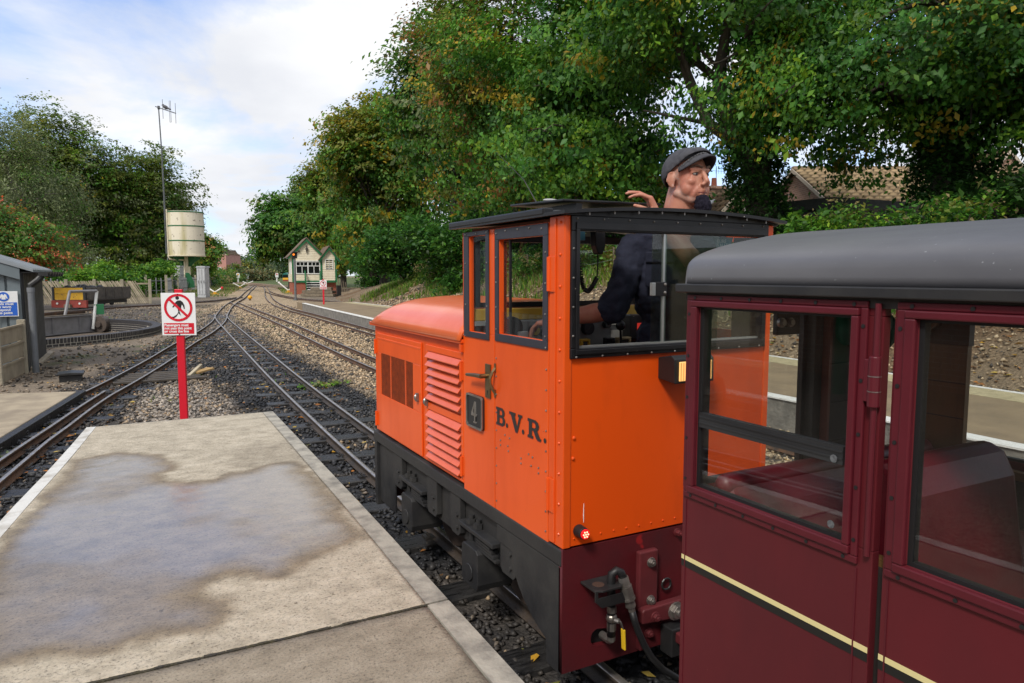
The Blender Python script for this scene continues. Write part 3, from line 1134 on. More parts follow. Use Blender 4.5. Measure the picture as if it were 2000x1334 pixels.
ysf = list(np.linspace(-6, 33.6, 45))
strip(lambda y: fx(y) + .18, lambda y: fb(y) - .62, ysf, -.2, .246, MB()).build('asphalt_surface', M_ASPH, fp)
strip(lambda y: fb(y) - .617, lambda y: fb(y) - .10, ysf, -.2, .250, MB()).build('worn_yellow_band', M_YELL, fp)
strip(lambda y: fb(y) - .097, lambda y: fb(y), ysf, -.2, .253, MB()).build('back_line', M_WHITE, fp)
strip(lambda y: fx(y), lambda y: fx(y) + .177, ysf, .238, .254, MB()).build('white_edge', M_WHITE, fp)
strip(lambda y: fx(y) + .02, lambda y: fx(y) + .177, ysf, -.2, .236, MB()).build('edge_wall', M_PFACE, fp)
mb = MB(); mb.prism([(float(fx(33.6)), 33.61), (float(fb(33.6)), 33.61), (9.0, 34.0), (6.92, 35.2)], 'z', -.2, .25)
mb.build('platform_end', M_ASPH, fp, bevel=.01)

# ------------------------------------------------------------------ bank on the right
def bank_h(x, y):
    f = np.interp(y, [-20, 3, 8.2, 18, 30, 40, 50, 58], [8.4, 8.5, 9.1, 9.4, 9.5, 10.6, 12.5, 15.5])
    top = np.interp(y, [-20, 20, 32, 45, 60, 80], [2.25, 2.2, 1.7, 1.1, .45, .15])
    wdt = np.interp(y, [0, 30, 60], [4.6, 4.4, 3.0])
    t = np.clip((x - f) / wdt, 0, 1)
    h = top * (t * .75 + .25 * t * t * (3 - 2 * t))
    return np.where(x > f, h, -.35) + (fbm(x, y, 1.1, 91) - .5) * .22 * sstep(x - f, 0, .8) + (fbm(x, y, 5, 95) - .5) * .06 * sstep(x - f, 0, .4)


BX = np.concatenate([np.arange(8.2, 17, .11), 17 + np.cumsum(.16 * 1.22 ** np.arange(26))])
BY = np.concatenate([(-np.cumsum(.3 * 1.3 ** np.arange(16)))[::-1] + 1, np.arange(1, 66, .2), 66 + np.cumsum(.4 * 1.3 ** np.arange(20))])
X, Y = np.meshgrid(BX, BY, indexing='ij')
Z = bank_h(X, Y)
n1_ = fbm(X, Y, .6, 101); n2_ = fbm(X, Y, 2.5, 107)
earth = np.array([.17, .125, .08]); grav = np.array([.24, .18, .12]); lit = np.array([.15, .085, .045]); gr = np.array([.075, .10, .028])
foot = np.interp(Y, [-20, 3, 8.2, 18, 30, 40, 50, 58], [8.4, 8.5, 9.1, 9.4, 9.5, 10.6, 12.5, 15.5])
t_ = np.clip((X - foot) / 4.4, 0, 1)
C = earth + (grav - earth) * n2_[..., None]
wl = sstep(n1_, .45, .65)[..., None] * .7
C = C * (1 - wl) + lit * wl
wg = (sstep(t_ + (n1_ - .5) * .5, .52, .75))[..., None]
C = C * (1 - wg) + gr * (.6 + .8 * n2_[..., None]) * wg
C *= (.7 + .6 * fbm(X, Y, 8, 111))[..., None]
nx_, ny_ = X.shape
idx = np.arange(nx_ * ny_).reshape(nx_, ny_)
F = np.stack([idx[:-1, :-1], idx[1:, :-1], idx[1:, 1:], idx[:-1, 1:]], -1).reshape(-1, 4)
M_BANK = attr_mat('bank_earth', 'col', rough=.95, bump=.9, bscale=26, dist=.05, mul=(.45, 1.6), mscale=30)
bk = np_mesh('embankment', np.stack([X, Y, Z], -1).reshape(-1, 3), F, M_BANK, cols=C.reshape(-1, 3), kind='structure', smooth=True)
bk['label'] = 'earth and gravel bank rising behind the far platform'


def bank_keep(x, y, q):
    return x > np.interp(y, [-20, 3, 8.2, 18, 30, 40], [8.45, 8.55, 9.15, 9.45, 9.55, 10.7])


# stones and leaves on the bank
q = np.random.RandomState(77)
_gf = ground_fields
def _bankfields(x, y):
    c = np.tile(np.array([.34, .26, .17]), (len(x), 1))
    return c, bank_h(x, y)
ground_fields = _bankfields
stones('bank_stones', 'pale stones and gravel lying on the earth bank', 24000, (8.5, 14), (2, 34), (.018, .042), lambda x, y, q: bank_keep(x, y, q) & (q.uniform(0, 1, len(x)) < 1.2 - (x - 9) / 4.5), stone_col, 9)
ground_fields = _gf
leaf_litter('leaf_litter', 'brown fallen leaves lying along the foot of the earth bank', 6500, (8.5, 13.5), (2, 34), lambda x, y, q: bank_keep(x, y, q) & (q.uniform(0, 1, len(x)) < 1.1 - (x - 9) / 4.5), lambda x, y: bank_h(x, y) + .015, (.03, .06), 10)
# ================================================================== BUILDINGS AND LARGE THINGS
G0 = -0.1
M_CREAM = pmat('cream_boards', (.80, .73, .56), (.70, .62, .46), 3, rough=.6)
M_GREEN = pmat('green_trim', (.015, .16, .055), (.02, .12, .05), 6, rough=.5)
M_WHITEP = pmat('white_paint', (.8, .8, .78), (.68, .67, .63), 5, rough=.5)
M_BRICKR = pmat('red_brick', (.36, .10, .055), (.22, .075, .05), 20, rough=.85, bump=.4, bscale=60, var=.2)
M_TILE = pmat('roof_tile', (.20, .14, .095), (.13, .095, .07), 7, rough=.85, bump=.4, bscale=40)
M_DARKGLASS = pmat('dark_window_glass', (.012, .014, .016), rough=.06, spec=.6)
M_BLACK = pmat('black_paint', (.014, .014, .015), (.03, .03, .03), 8, rough=.4)

# ---- signal box
fl = Vector((11.87, 62.07, 0)); frp = Vector((15.50, 61.62, 0))
ux = (frp - fl).normalized(); uy = Vector((-ux.y, ux.x, 0))          # along the front, away from camera
WSB = (frp - fl).length
sb = thing('signal_box', 'small cream boarded signal box with green trim and gabled roof', 'signal box', (fl.x, fl.y, G0))


def sbp(a, b, z):
    p = fl + ux * a + uy * b
    return (p.x, p.y, z)


class LMB(MB):
    """mesh builder in a local frame"""
    def __init__(s, fn):
        super().__init__(); s.fn = fn
    def done(s):
        s.v = [s.fn(*p) for p in s.v]; return s


wm = WSB * .665          # main part width, annex takes the rest
D = 4.2
HB, HE, HA = .95, 3.1, 4.62


def L():
    return LMB(sbp)


m = L(); m.box(0.02, WSB - .02, .02, D, G0 - .2, HB - .02); m.done().build('brick_base', M_BRICKR, sb)
# courses of weatherboard: each board a part
def boards(a0, a1, b, z0, z1, n, parent, gable=None):
    for i in range(n):
        za = z0 + (z1 - z0) * i / n; zb = z0 + (z1 - z0) * (i + 1) / n
        if gable:
            ga, gb, gz0, gz1 = gable
            f0 = (za - gz0) / (gz1 - gz0); f1 = (zb - gz0) / (gz1 - gz0)
            mid = (ga + gb) / 2; h = (gb - ga) / 2
            x0, x1 = mid - h * (1 - f0), mid + h * (1 - f0)
            x2, x3 = mid - h * (1 - f1) , mid + h * (1 - f1)
        else:
            x0, x1, x2, x3 = a0, a1, a0, a1
        m = L()
        v = [(x0, b - .03, za), (x1, b - .03, za), (x1, b + .05, za), (x0, b + .05, za), (x2, b - .008, zb), (x3, b - .008, zb), (x3, b + .05, zb), (x2, b + .05, zb)]
        m.add(v, [(0, 3, 2, 1), (4, 5, 6, 7), (0, 1, 5, 4), (1, 2, 6, 5), (2, 3, 7, 6), (3, 0, 4, 7)])
        m.done().build('weatherboard', M_CREAM, parent)


zW0, zW1 = 1.62, 2.72   # main window band
boards(0.03, wm, 0, HB, zW0 - .03, 5, sb)
boards(0.03, wm, 0, zW1 + .04, HE, 2, sb)
boards(0, 0, 0, HE + .003, HA - .12, 9, sb, gable=(0.0, wm + .25, HE, HA))
boards(wm + .06, WSB - .03, -.25, HB, HE - .15, 13, sb)
boards(0, 0, -.25, HE - .147, HE + .72, 5, sb, gable=(wm + .02, WSB + .02, HE - .15, HE + .85))
m = L(); m.box(0.0, wm - .06, .06, D, HB, HE); m.box(wm + .02, WSB, -.19, D, HB, HE - .15)
m.done().build('inner_wall', M_CREAM, sb)
# big window: six small panes over four tall ones in two sashes
wf = L()
wf.wally(-.07, .055, (.30, wm - .10, zW0, zW1), (.38, wm - .18, zW0 + .08, zW1 - .08))
win = wf.done().build('window', M_WHITEP, sb)
gl = L(); gl.box(.38, wm - .18, .005, .05, zW0 + .08, zW1 - .08); gl.done().build('pane', M_DARKGLASS, win)
mu = L()
zt = zW0 + .70
xs0, xs1 = .38, wm - .18
mid = (xs0 + xs1) / 2
mu.box(mid - .045, mid + .045, -.06, .004, zW0 + .08, zW1 - .08)
for s0, s1 in ((xs0, mid - .047), (mid + .047, xs1)):
    mu.box(s0, s1, -.052, .004, zt - .03, zt + .03)
    w_ = s1 - s0
    mu.box(s0 + w_ / 2 - .025, s0 + w_ / 2 + .025, -.045, .004, zW0 + .08, zt - .032)
    for k in (1, 2):
        mu.box(s0 + w_ * k / 3 - .02, s0 + w_ * k / 3 + .02, -.045, .004, zt + .032, zW1 - .08)
mu.done().build('glazing_bar', M_WHITEP, win)
m = L(); m.box(.3, wm - .05, -.10, -.072, zW1 + .002, zW1 + .06); m.done().build('window_head', M_WHITEP, sb)
# annex window
a0, a1 = wm + .30, WSB - .28
wf = L(); wf.wally(-.32, -.22, (a0, a1, 2.04, 2.90), (a0 + .05, a1 - .05, 2.09, 2.85)); w2 = wf.done().build('window', M_WHITEP, sb)
gl = L(); gl.box(a0 + .05, a1 - .05, -.27, -.22, 2.09, 2.85); gl.done().build('pane', M_DARKGLASS, w2)
mu = L(); c_ = (a0 + a1) / 2
mu.box(c_ - .016, c_ + .016, -.31, -.272, 2.09, 2.85); mu.box(a0 + .05, c_ - .018, -.305, -.272, 2.455, 2.485); mu.box(c_ + .018, a1 - .05, -.305, -.272, 2.455, 2.485)
mu.done().build('glazing_bar', M_WHITEP, w2)
# side window seen edge-on
m = L(); m.box(-.06, -.002, .3, 2.2, zW0, zW1); m.done().build('side_window', M_WHITEP, sb)
m = L(); m.box(-.05, -.002, .0, D, HB, zW0 - .005); m.done().build('side_boards', M_CREAM, sb)
# green trim
m = L()
for (x0, x1, y0) in ((.0, .16, -.05), (wm - .10, wm + .05, -.30), (WSB - .12, WSB + .03, -.30)):
    m.box(x0, x1, y0, y0 + .08, HB - .02, HE - .02)
m.done().build('corner_board', M_GREEN, sb)
m = L(); m.box(.165, wm - .105, -.08, -.034, HB - .05, HB + .12); m.box(wm + .055, WSB - .125, -.33, -.284, HB - .05, HB + .12)
m.done().build('sill_board', M_GREEN, sb)
for nm, xa, xb, yy, ze, za in (('main', -.28, wm + .32, -.2, HE - .06, HA), ('annex', wm - .22, WSB + .28, -.48, HE - .32, HE + .84)):
    xm = (xa + xb) / 2
    m = L()
    m.prism([(xa, ze), (xm, za), (xb, ze), (xb, ze - .2), (xm, za - .24), (xa, ze - .2)], 'y', yy, yy + .06)
    m.done().build('bargeboard', M_GREEN, sb)
    m = L()
    m.prism([(xa - .05, ze + .0), (xm, za + .055), (xb + .05, ze + .0), (xb + .05, ze + .07), (xm, za + .13), (xa - .05, ze + .07)], 'y', yy - .05, D + .2)
    m.done().build('roof', M_TILE, sb)
# finial lamp on the gable, small round lamp, steps and rails
m = L(); xm = (wm + .04) / 2
m.box(xm - .03, xm + .03, -.14, -.06, 3.4, 4.05); m.box(xm - .12, xm + .12, -.16, -.08, 3.72, 3.80); m.sphere(sbp(0, 0, 0) and (xm, -.13, 3.62), .07)
m.done().build('wall_lamp', M_BLACK, sb)
m = L(); m.sphere((xm - .62, -.10, 3.55), .075); m.done().build('round_lamp', M_BLACK, sb)
for i in range(4):
    m = L(); m.box(wm - 1.32, wm - .2, -.75 + i * .18, -.55 + i * .18, .28 + i * .2, .34 + i * .2); m.done().build('step', M_WHITEP, sb)
m = L(); m.box(wm - 1.3, wm - .22, -.74, -.62, G0, .27); m.box(wm - 1.3, wm - .22, -.12, -.04, G0, .86)
m.done().build('step_side', M_BLACK, sb)
for x in (wm - 1.38, wm - .14):
    m = L(); m.bar((x, -.8, .75), (x, .0, 1.75), .07, .09); m.bar((x, -.8, G0), (x, -.8, 1.25), .08, .08); m.bar((x, -.02, .85), (x, -.02, 1.95), .08, .08); m.bar((x, -.8, 1.2), (x, -.02, 1.9), .06, .08)
    m.done().build('handrail', M_GREEN, sb)

# stacked old sleepers in front of the signal box, and leaning boards
M_OLDWOOD = pmat('grey_old_timber', (.21, .17, .12), (.11, .09, .065), 5, rough=.9, bump=.5, bscale=30, stretch=(1, 1, 1), var=.25)
base = Vector((11.35, 55.6, 0)); ed = (Vector((13.3, 53.4, 0)) - base)
st = thing('sleeper_stack', 'stack of old timber sleepers below the signal box steps', 'timber stack', (12.3, 54.5, G0))
for lv in range(3):
    for k in range(2 - (lv == 2)):
        off = Vector((-ed.y, ed.x, 0)).normalized() * (.26 * k - .1 + .1 * lv)
        a = base + ed * (.02 * lv + (.22 if lv == 2 else 0)) + off; b = base + ed * (1 - .05 * lv) + off
        m = MB(); m.bar((a.x, a.y, G0 + .13 + .24 * lv), (b.x, b.y, G0 + .13 + .24 * lv), .24, .22)
        m.build('sleeper', M_OLDWOOD, st, bevel=.015)
m = MB(); m.box(13.55, 13.85, 53.6, 53.9, G0, G0 + .85); m.build('post', M_BLACK, st)
lb = thing('leaning_boards', 'weathered boards leaning against the right wall of the signal box', 'boards', (15.1, 58.4, G0))
for k in range(4):
    m = MB(); x, y = 15.75 + .2 * k, 61.3 - .04 * k
    m.bar((x, y, G0), (x - .15, y + .1, G0 + 1.35 - .1 * k), .13, .04); m.build('board', M_OLDWOOD, lb)
# platform signal post with orange lamp
sp = thing('signal_post', 'tall grey post with a black signal head showing an orange light', 'signal post', (9.19, 47.13, G0))
M_GREYP = pmat('grey_post', (.16, .17, .18), (.11, .115, .12), 5, rough=.55)
m = MB(); m.cyl((9.19, 47.13, G0), (9.19, 47.13, 2.75), .075, 12); m.cyl((9.19, 47.13, G0), (9.19, 47.13, G0 + .08), .16, 12); m.build('pole', M_GREYP, sp, smooth=False)
m = MB(); m.box(9.03, 9.35, 47.02, 47.2, 2.62, 3.02); m.box(9.0, 9.38, 46.85, 47.02, 2.98, 3.03); m.build('head', M_BLACK, sp, bevel=.02)
m = MB(); m.cyl((9.12, 47.0, 2.86), (9.12, 46.97, 2.86), .065, 14); m.build('lamp', emit_mat('signal_orange', (1, .22, .02), 1.2), sp)

# ---- water tower
tw = thing('water_tower', 'cream water tank with green bands on a cream post, streaked with algae', 'water tower', (4.64, 77.17, G0))
tx, ty = 4.70, 77.17


def tank_mat():
    m = bpy.data.materials.new('tank_cream'); m.use_nodes = True
    t = m.node_tree; b = t.nodes['Principled BSDF']; b.inputs['Roughness'].default_value = .6
    co = nn(t, 'ShaderNodeTexCoord'); mpp = nn(t, 'ShaderNodeMapping'); mpp.inputs['Scale'].default_value = (1.6, 1.6, .22)
    t.links.new(co.outputs['Object'], mpp.inputs[0])
    n = nn(t, 'ShaderNodeTexNoise'); n.inputs['Scale'].default_value = .55; n.inputs['Detail'].default_value = 9
    t.links.new(mpp.outputs[0], n.inputs['Vector'])
    r = nn(t, 'ShaderNodeValToRGB'); e = r.color_ramp.elements
    e[0].position, e[0].color = .30, (.23, .20, .07, 1); e[1].position, e[1].color = .52, (.78, .71, .57, 1)
    q = e.new(.40); q.color = (.52, .46, .26, 1)
    t.links.new(n.outputs['Fac'], r.inputs[0])
    n2_ = nn(t, 'ShaderNodeTexNoise'); n2_.inputs['Scale'].default_value = 3; n2_.inputs['Detail'].default_value = 8
    t.links.new(co.outputs['Object'], n2_.inputs['Vector'])
    r2_ = nn(t, 'ShaderNodeValToRGB'); r2_.color_ramp.elements[0].position = .62; r2_.color_ramp.elements[1].position = .72
    t.links.new(n2_.outputs['Fac'], r2_.inputs[0])
    mxx = nn(t, 'ShaderNodeMixRGB'); mxx.inputs[2].default_value = (.25, .2, .15, 1)
    t.links.new(r2_.outputs[0], mxx.inputs[0]); t.links.new(r.outputs[0], mxx.inputs[1])
    t.links.new(mxx.outputs[0], b.inputs['Base Color'])
    return m


M_TANK = tank_mat()
ZB, ZT, RT = 3.45, 7.72, 1.66
m = MB(); m.tube([(tx, ty, ZB), (tx, ty, ZB + .01), (tx, ty, ZT - .01), (tx, ty, ZT)], [RT - .03, RT, RT, RT - .03], 40); m.build('tank', M_TANK, tw)
for z0 in (ZB + 1.42, ZB + 2.84, ZT - .08):
    m = MB(); m.tube([(tx, ty, z0 - .05), (tx, ty, z0 + .05)], [RT + .03, RT + .03], 40); m.build('band', M_GREEN, tw)
m = MB(); m.tube([(tx, ty, ZB - .08), (tx, ty, ZB - .005)], [RT + .09, RT + .09], 40); m.build('base_rim', M_CREAM, tw)
m = MB(); m.box(tx - .26, tx + .26, ty - .26, ty + .26, G0 - .3, ZB - .09); m.build('post', M_CREAM, tw, bevel=.03)
for a in range(4):
    M = Matrix.Rotation(a * math.pi / 2 + .5, 4, 'Z'); m = MB()
    pr = [(.2, ZB - 1.1), (.38, ZB - 1.05), (.75, ZB - .65), (1.35, ZB - .3), (1.45, ZB - .09), (.2, ZB - .09)]
    v = [(p[0], s * .06, p[1]) for s in (-1, 1) for p in pr]
    n_ = len(pr)
    fs = [tuple(range(n_)), tuple(range(n_, 2 * n_))] + [(i, (i + 1) % n_, n_ + (i + 1) % n_, n_ + i) for i in range(n_)]
    v = [(M @ Vector(p)) + Vector((tx, ty, 0)) for p in v]
    m.add(v, fs); m.build('bracket', M_GREEN, tw)
# feed pipe down the left side of the tank
cx_ = Vector((.8826, -.47, 0)); fx_ = Vector((.47, .8826, 0))
pp = Vector((tx, ty, 0)) - cx_ * 1.25 - fx_ * 1.2
m = MB(); m.tube([(pp.x, pp.y, ZT + .15), (pp.x, pp.y, ZB - .2), (pp.x + .1, pp.y, ZB - .35), (pp.x + .35, pp.y + .1, ZB - .4), (tx - .32, ty - .5, ZB - .45), (tx - .28, ty - .4, ZB - .8), (tx - .3, ty - .4, 1.2)], .07, 8); m.build('pipe', M_CREAM, tw)
m = MB(); m.tube([(pp.x, pp.y, ZB - .1), (pp.x - .1, pp.y, ZB - .5), (pp.x - .45, pp.y, ZB - .9)], .06, 8); m.build('overflow_pipe', M_GREYP, tw)
hp = Vector((tx, ty, 0)) - fx_ * .4
m = MB(); m.prism([(hp.x - .1, .3), (hp.x + .75, .3), (hp.x + .7, .9), (hp.x + .3, 1.75), (hp.x - .05, 1.75)], 'y', hp.y - .15, hp.y - .02); m.build('valve_cover', M_GREEN, tw)
m = MB()
for k in range(4):
    c0 = Vector((hp.x - .4 + .12 * k, hp.y - .25, 1.5))
    m.tube([c0, c0 + Vector((-.15, 0, .1)), c0 + Vector((-.3, 0, -.5)), c0 + Vector((-.2, 0, -1.2 - .1 * k)), c0 + Vector((.1, 0, -1.3)), c0 + Vector((.2, 0, -.6))], .035, 6)
m.build('hose', M_GREYP, tw)

# ---- antenna mast with a pigeon on the boom
am = thing('antenna_mast', 'tall thin antenna mast fixed to the water tank', 'antenna', (pp.x - .15, pp.y, ZT))
ax, ay = pp.x - .15, pp.y
M_MAST = pmat('mast_metal', (.12, .13, .14), (.07, .075, .08), 3, rough=.5)
ZM = 17.35
m = MB(); m.tube([(ax, ay, 3.6), (ax, ay, 9), (ax - .03, ay, 13.5), (ax - .12, ay, ZM)], [.085, .075, .06, .05], 8); m.build('mast', M_MAST, am)
b0 = Vector((ax - .4, ay, ZM + .12)); b1 = Vector((ax, ay, ZM + .12)) + cx_ * 1.5 + Vector((0, 0, -.6))
m = MB(); m.bar(b0, b1, .07, .08); m.build('boom', M_MAST, am)
for f_, h_ in ((.36, .9), (.98, .95)):
    p = b0.lerp(b1, f_); m = MB(); m.cyl(p + Vector((0, 0, -h_)), p + Vector((0, 0, h_)), .022, 6); m.build('element', M_MAST, am)
p = b0.lerp(b1, .72); m = MB()
m.tube([p + cx_ * -.06 + Vector((0, 0, -1)), p + cx_ * -.06 + Vector((0, 0, 1)), p + cx_ * .06 + Vector((0, 0, 1)), p + cx_ * .06 + Vector((0, 0, -1)), p + cx_ * -.06 + Vector((0, 0, -1))], .02, 5); m.build('folded_element', M_MAST, am)
m = MB(); m.box(ax - .22, ax, ay - .08, ay + .08, ZM - .1, ZM + .2); m.build('clamp', M_MAST, am)
pg = thing('pigeon', 'grey pigeon perched on the boom of the antenna', 'bird', tuple(b0.lerp(b1, .5)))
pb = b0.lerp(b1, .5) + Vector((0, 0, .06))
m = MB(); m.sphere(pb + Vector((0, 0, .2)), (.3, .15, .17), 12, 8, Matrix.Rotation(R(28), 3, 'Y'))
m.sphere(pb + cx_ * -.22 + Vector((0, 0, .40)), .1); m.tube([pb + cx_ * -.3 + Vector((0, 0, .4)), pb + cx_ * -.42 + Vector((0, 0, .37))], [.03, .005], 6)
m.tube([pb + cx_ * .18 + Vector((0, 0, .12)), pb + cx_ * .5 + Vector((0, 0, -.03))], [.1, .05], 8); m.tube([pb + cx_ * -.2 + Vector((0, 0, .3)), pb + cx_ * -.1 + Vector((0, 0, .2))], [.09, .12], 8)
m.tube([pb + Vector((0, .04, .1)), pb + Vector((0, .04, -.05))], .02, 5); m.tube([pb + Vector((0, -.04, .1)), pb + Vector((0, -.04, -.05))], .02, 5)
m.build('body', pmat('pigeon_grey', (.14, .14, .16), (.08, .08, .09), 8, rough=.8), pg, smooth=True)

# ---- relay cabinets
M_CABG = pmat('cabinet_grey', (.50, .51, .52), (.38, .39, .40), 2.5, rough=.5)
def cabinet(cx, cy, w, d, h, lab, n):
    t = thing('relay_cabinet', lab, 'cabinet', (cx, cy, G0), 'grey equipment cabinets by the water tower')
    def lf(a, b, z):
        p = Vector((cx, cy, 0)) + cx_ * a + fx_ * b
        return (p.x, p.y, z)
    m = LMB(lf); m.box(-w / 2, w / 2, 0, d, G0 - .1, h); m.done().build('body', M_CABG, t, bevel=.02)
    m = LMB(lf); m.prism([(-w / 2 - .05, h + .003), (w / 2 + .05, h + .003), (w / 2 + .02, h + .12), (-w / 2 + .05, h + .12)], 'y', -.05, d + .05); m.done().build('lid', M_CABG, t)
    for k in range(n):
        m = LMB(lf); x0 = -w / 2 + w * k / n + .03; x1 = -w / 2 + w * (k + 1) / n - .03
        m.box(x0, x1, -.035, -.003, .1, h - .08); dr = m.done().build('door', M_CABG, t, bevel=.01)
        m = LMB(lf); m.box(x1 - .08, x1 - .05, -.06, -.036, h * .45, h * .55); m.done().build('handle', M_BLACK, dr)
    return t
cabinet(3.85, 84.3, 1.2, .9, 2.42, 'pale grey cabinet left of the water tower post', 1)
cabinet(4.35, 56.9, .62, .7, 2.08, 'dark-sided grey cabinet right of the water tower post', 3)

# ---- turntable: brick wall, girder bridge
TC = Vector((-4.6, 23.3, 0)); RO, RI = 5.25, 5.02
tt = thing('turntable_wall', 'low circular wall of dark bricks round the turntable pit', 'brick wall', (TC.x, TC.y, G0))
M_BRKD = pmat('dark_brick', (.055, .05, .052), (.03, .028, .03), 25, rough=.55, bump=.3, bscale=70, var=.35)
M_MORT = pmat('mortar', (.46, .43, .38), (.32, .30, .26), 25, rough=.9)
m = MB()
def ring(mb, r0, r1, z0, z1, n=128, a0=0, a1=2 * math.pi):
    v = []
    for i in range(n + 1):
        a = a0 + (a1 - a0) * i / n
        c_, s_ = math.cos(a), math.sin(a)
        v += [(TC.x + r0 * c_, TC.y + r0 * s_, z0), (TC.x + r1 * c_, TC.y + r1 * s_, z0), (TC.x + r1 * c_, TC.y + r1 * s_, z1), (TC.x + r0 * c_, TC.y + r0 * s_, z1)]
    f = []
    for i in range(n):
        o, p = i * 4, i * 4 + 4
        f += [(o, o + 1, p + 1, p), (o + 1, o + 2, p + 2, p + 1), (o + 2, o + 3, p + 3, p + 2), (o + 3, o, p, p + 3)]
    mb.add(v, f)
ring(m, RI + .008, RO - .003, -.45, .100); m.build('mortar_core', M_MORT, tt)
bks = {}
def brick(r, z, ang, w, h, d, key):
    if key not in bks:
        mm = MB(); mm.box(-w / 2, w / 2, -d / 2, d / 2, -h / 2, h / 2)
        o = mm.build('brick', M_BRKD)
        bm = bmesh.new(); bm.from_mesh(o.data); bmesh.ops.bevel(bm, geom=list(bm.edges), offset=.004, segments=1, affect='EDGES'); bm.to_mesh(o.data); bm.free()
        bks[key] = o.data; bpy.data.objects.remove(o)
    o = bpy.data.objects.new('brick', bks[key]); COL.objects.link(o); o.parent = tt
    o.location = (r * math.cos(ang), r * math.sin(ang), z - G0); o.rotation_euler = (rnd.uniform(-.02, .02), 0, ang + math.pi / 2 + rnd.uniform(-.02, .02))
    return o
a0, a1 = R(-62), R(14)
na = int((a1 - a0) * RO / .083)
for i in range(na):
    brick((RO + RI) / 2, .052, a0 + (a1 - a0) * (i + .5) / na, .064, .112, RO - RI + .012, 'soldier')
for c in range(3):
    nb_ = int((a1 - a0) * RO / .135)
    for i in range(nb_):
        brick(RO - .045, -.048 - .067 * c + .0, a0 + (a1 - a0) * (i + .5 * (c % 2) + .25) / nb_, .112, .050, .1, 'stretcher')
m = MB()
for i in range(360):
    a = R(14) + (2 * math.pi - R(76)) * (i + .5) / 360
    if TC.x + RO * math.cos(a) < -3.6 and math.sin(a) < .3: continue
    M = Matrix.Rotation(a + math.pi / 2, 3, 'Z')
    m.obox((TC.x + (RO + RI) / 2 * math.cos(a), TC.y + (RO + RI) / 2 * math.sin(a), .052), (.068, RO - RI + .012, .115), M)
    for c in range(4):
        aa = a + .006 * (c % 2)
        m.obox((TC.x + (RI + .03) * math.cos(aa), TC.y + (RI + .03) * math.sin(aa), -.05 - .068 * c), (.078, .05, .056), M)
m.build('far_bricks', M_BRKD, tt, kind='stuff')
bd = thing('turntable_bridge', 'grey steel turntable girder with a bent tube handrail inside the brick ring', 'turntable', (TC.x, TC.y, -.35))
M_GIRD = pmat('girder_grey', (.27, .26, .27), (.19, .185, .19), 3, rough=.5)
e1 = Vector((-1.62, 27.0, 0)); dr_ = (e1 - TC); Lb = dr_.length; dr_.normalize(); sd2 = Vector((dr_.y, -dr_.x, 0))
for s in (-1, 1):
    p0 = TC - dr_ * Lb + sd2 * (.42 * s); p1 = TC + dr_ * Lb + sd2 * (.42 * s)
    m = MB()
    m.bar((p0.x, p0.y, -.0), (p1.x, p1.y, -.0), .02, .50); m.bar((p0.x, p0.y, .265), (p1.x, p1.y, .265), .16, .03); m.bar((p0.x, p0.y, -.265), (p1.x, p1.y, -.265), .16, .03)
    for k in range(9):
        q_ = p0.lerp(p1, (k + .5) / 9); m.bar((q_.x, q_.y, -.24), (q_.x, q_.y, .24), .02, .12, up=tuple(sd2))
    m.build('girder', M_GIRD, bd)
    q0 = TC - dr_ * Lb + sd2 * (.2 * s); q1 = TC + dr_ * Lb + sd2 * (.2 * s)
    m = MB(); m.bar((q0.x, q0.y, .345), (q1.x, q1.y, .345), .04, .07); m.build('bridge_rail', M_RUST, bd)
m = MB(); q0 = TC - dr_ * Lb; q1 = TC + dr_ * Lb; m.bar((q0.x, q0.y, .295), (q1.x, q1.y, .295), .9, .025); m.build('deck', M_OLDWOOD, bd)
for s in (0, 1):
    pe = e1 + sd2 * (.55 if s else .35) - dr_ * (.1 + .9 * (1 - s))
    pe2 = e1 + sd2 * (.55 if s else .35) - dr_ * (-.15 + .9 * (1 - s))
    m = MB(); m.tube([(pe.x, pe.y, -.2 if s else .2), (pe2.x, pe2.y, .98), (pe2.x + .02, pe2.y, 1.03)], .045, 8); m.build('handrail_post', M_WHITEP if s else M_GIRD, bd)
pa = e1 + sd2 * .35 - dr_ * .75; pc = e1 + sd2 * .55 + dr_ * .15
m = MB(); m.tube([(pa.x, pa.y, 1.03), (pc.x, pc.y, 1.03)], .045, 8); m.build('handrail', M_GIRD, bd)
pe = e1 + sd2 * .5 + dr_ * .1
m = MB(); m.box(pe.x - .02, pe.x + .25, pe.y - .1, pe.y + .1, .27, .6); m.build('winch_box', M_GREEN, bd)
m = MB(); m.cyl((pe.x + .1, pe.y - .2, -.05), (pe.x + .25, pe.y + .0, -.05), .26, 20); m.cyl((pe.x + .05, pe.y - .26, -.05), (pe.x + .1, pe.y - .19, -.05), .1, 14); m.build('end_wheel', pmat('wheel_steel', (.10, .075, .06), (.06, .05, .045), 9, rough=.5), bd)

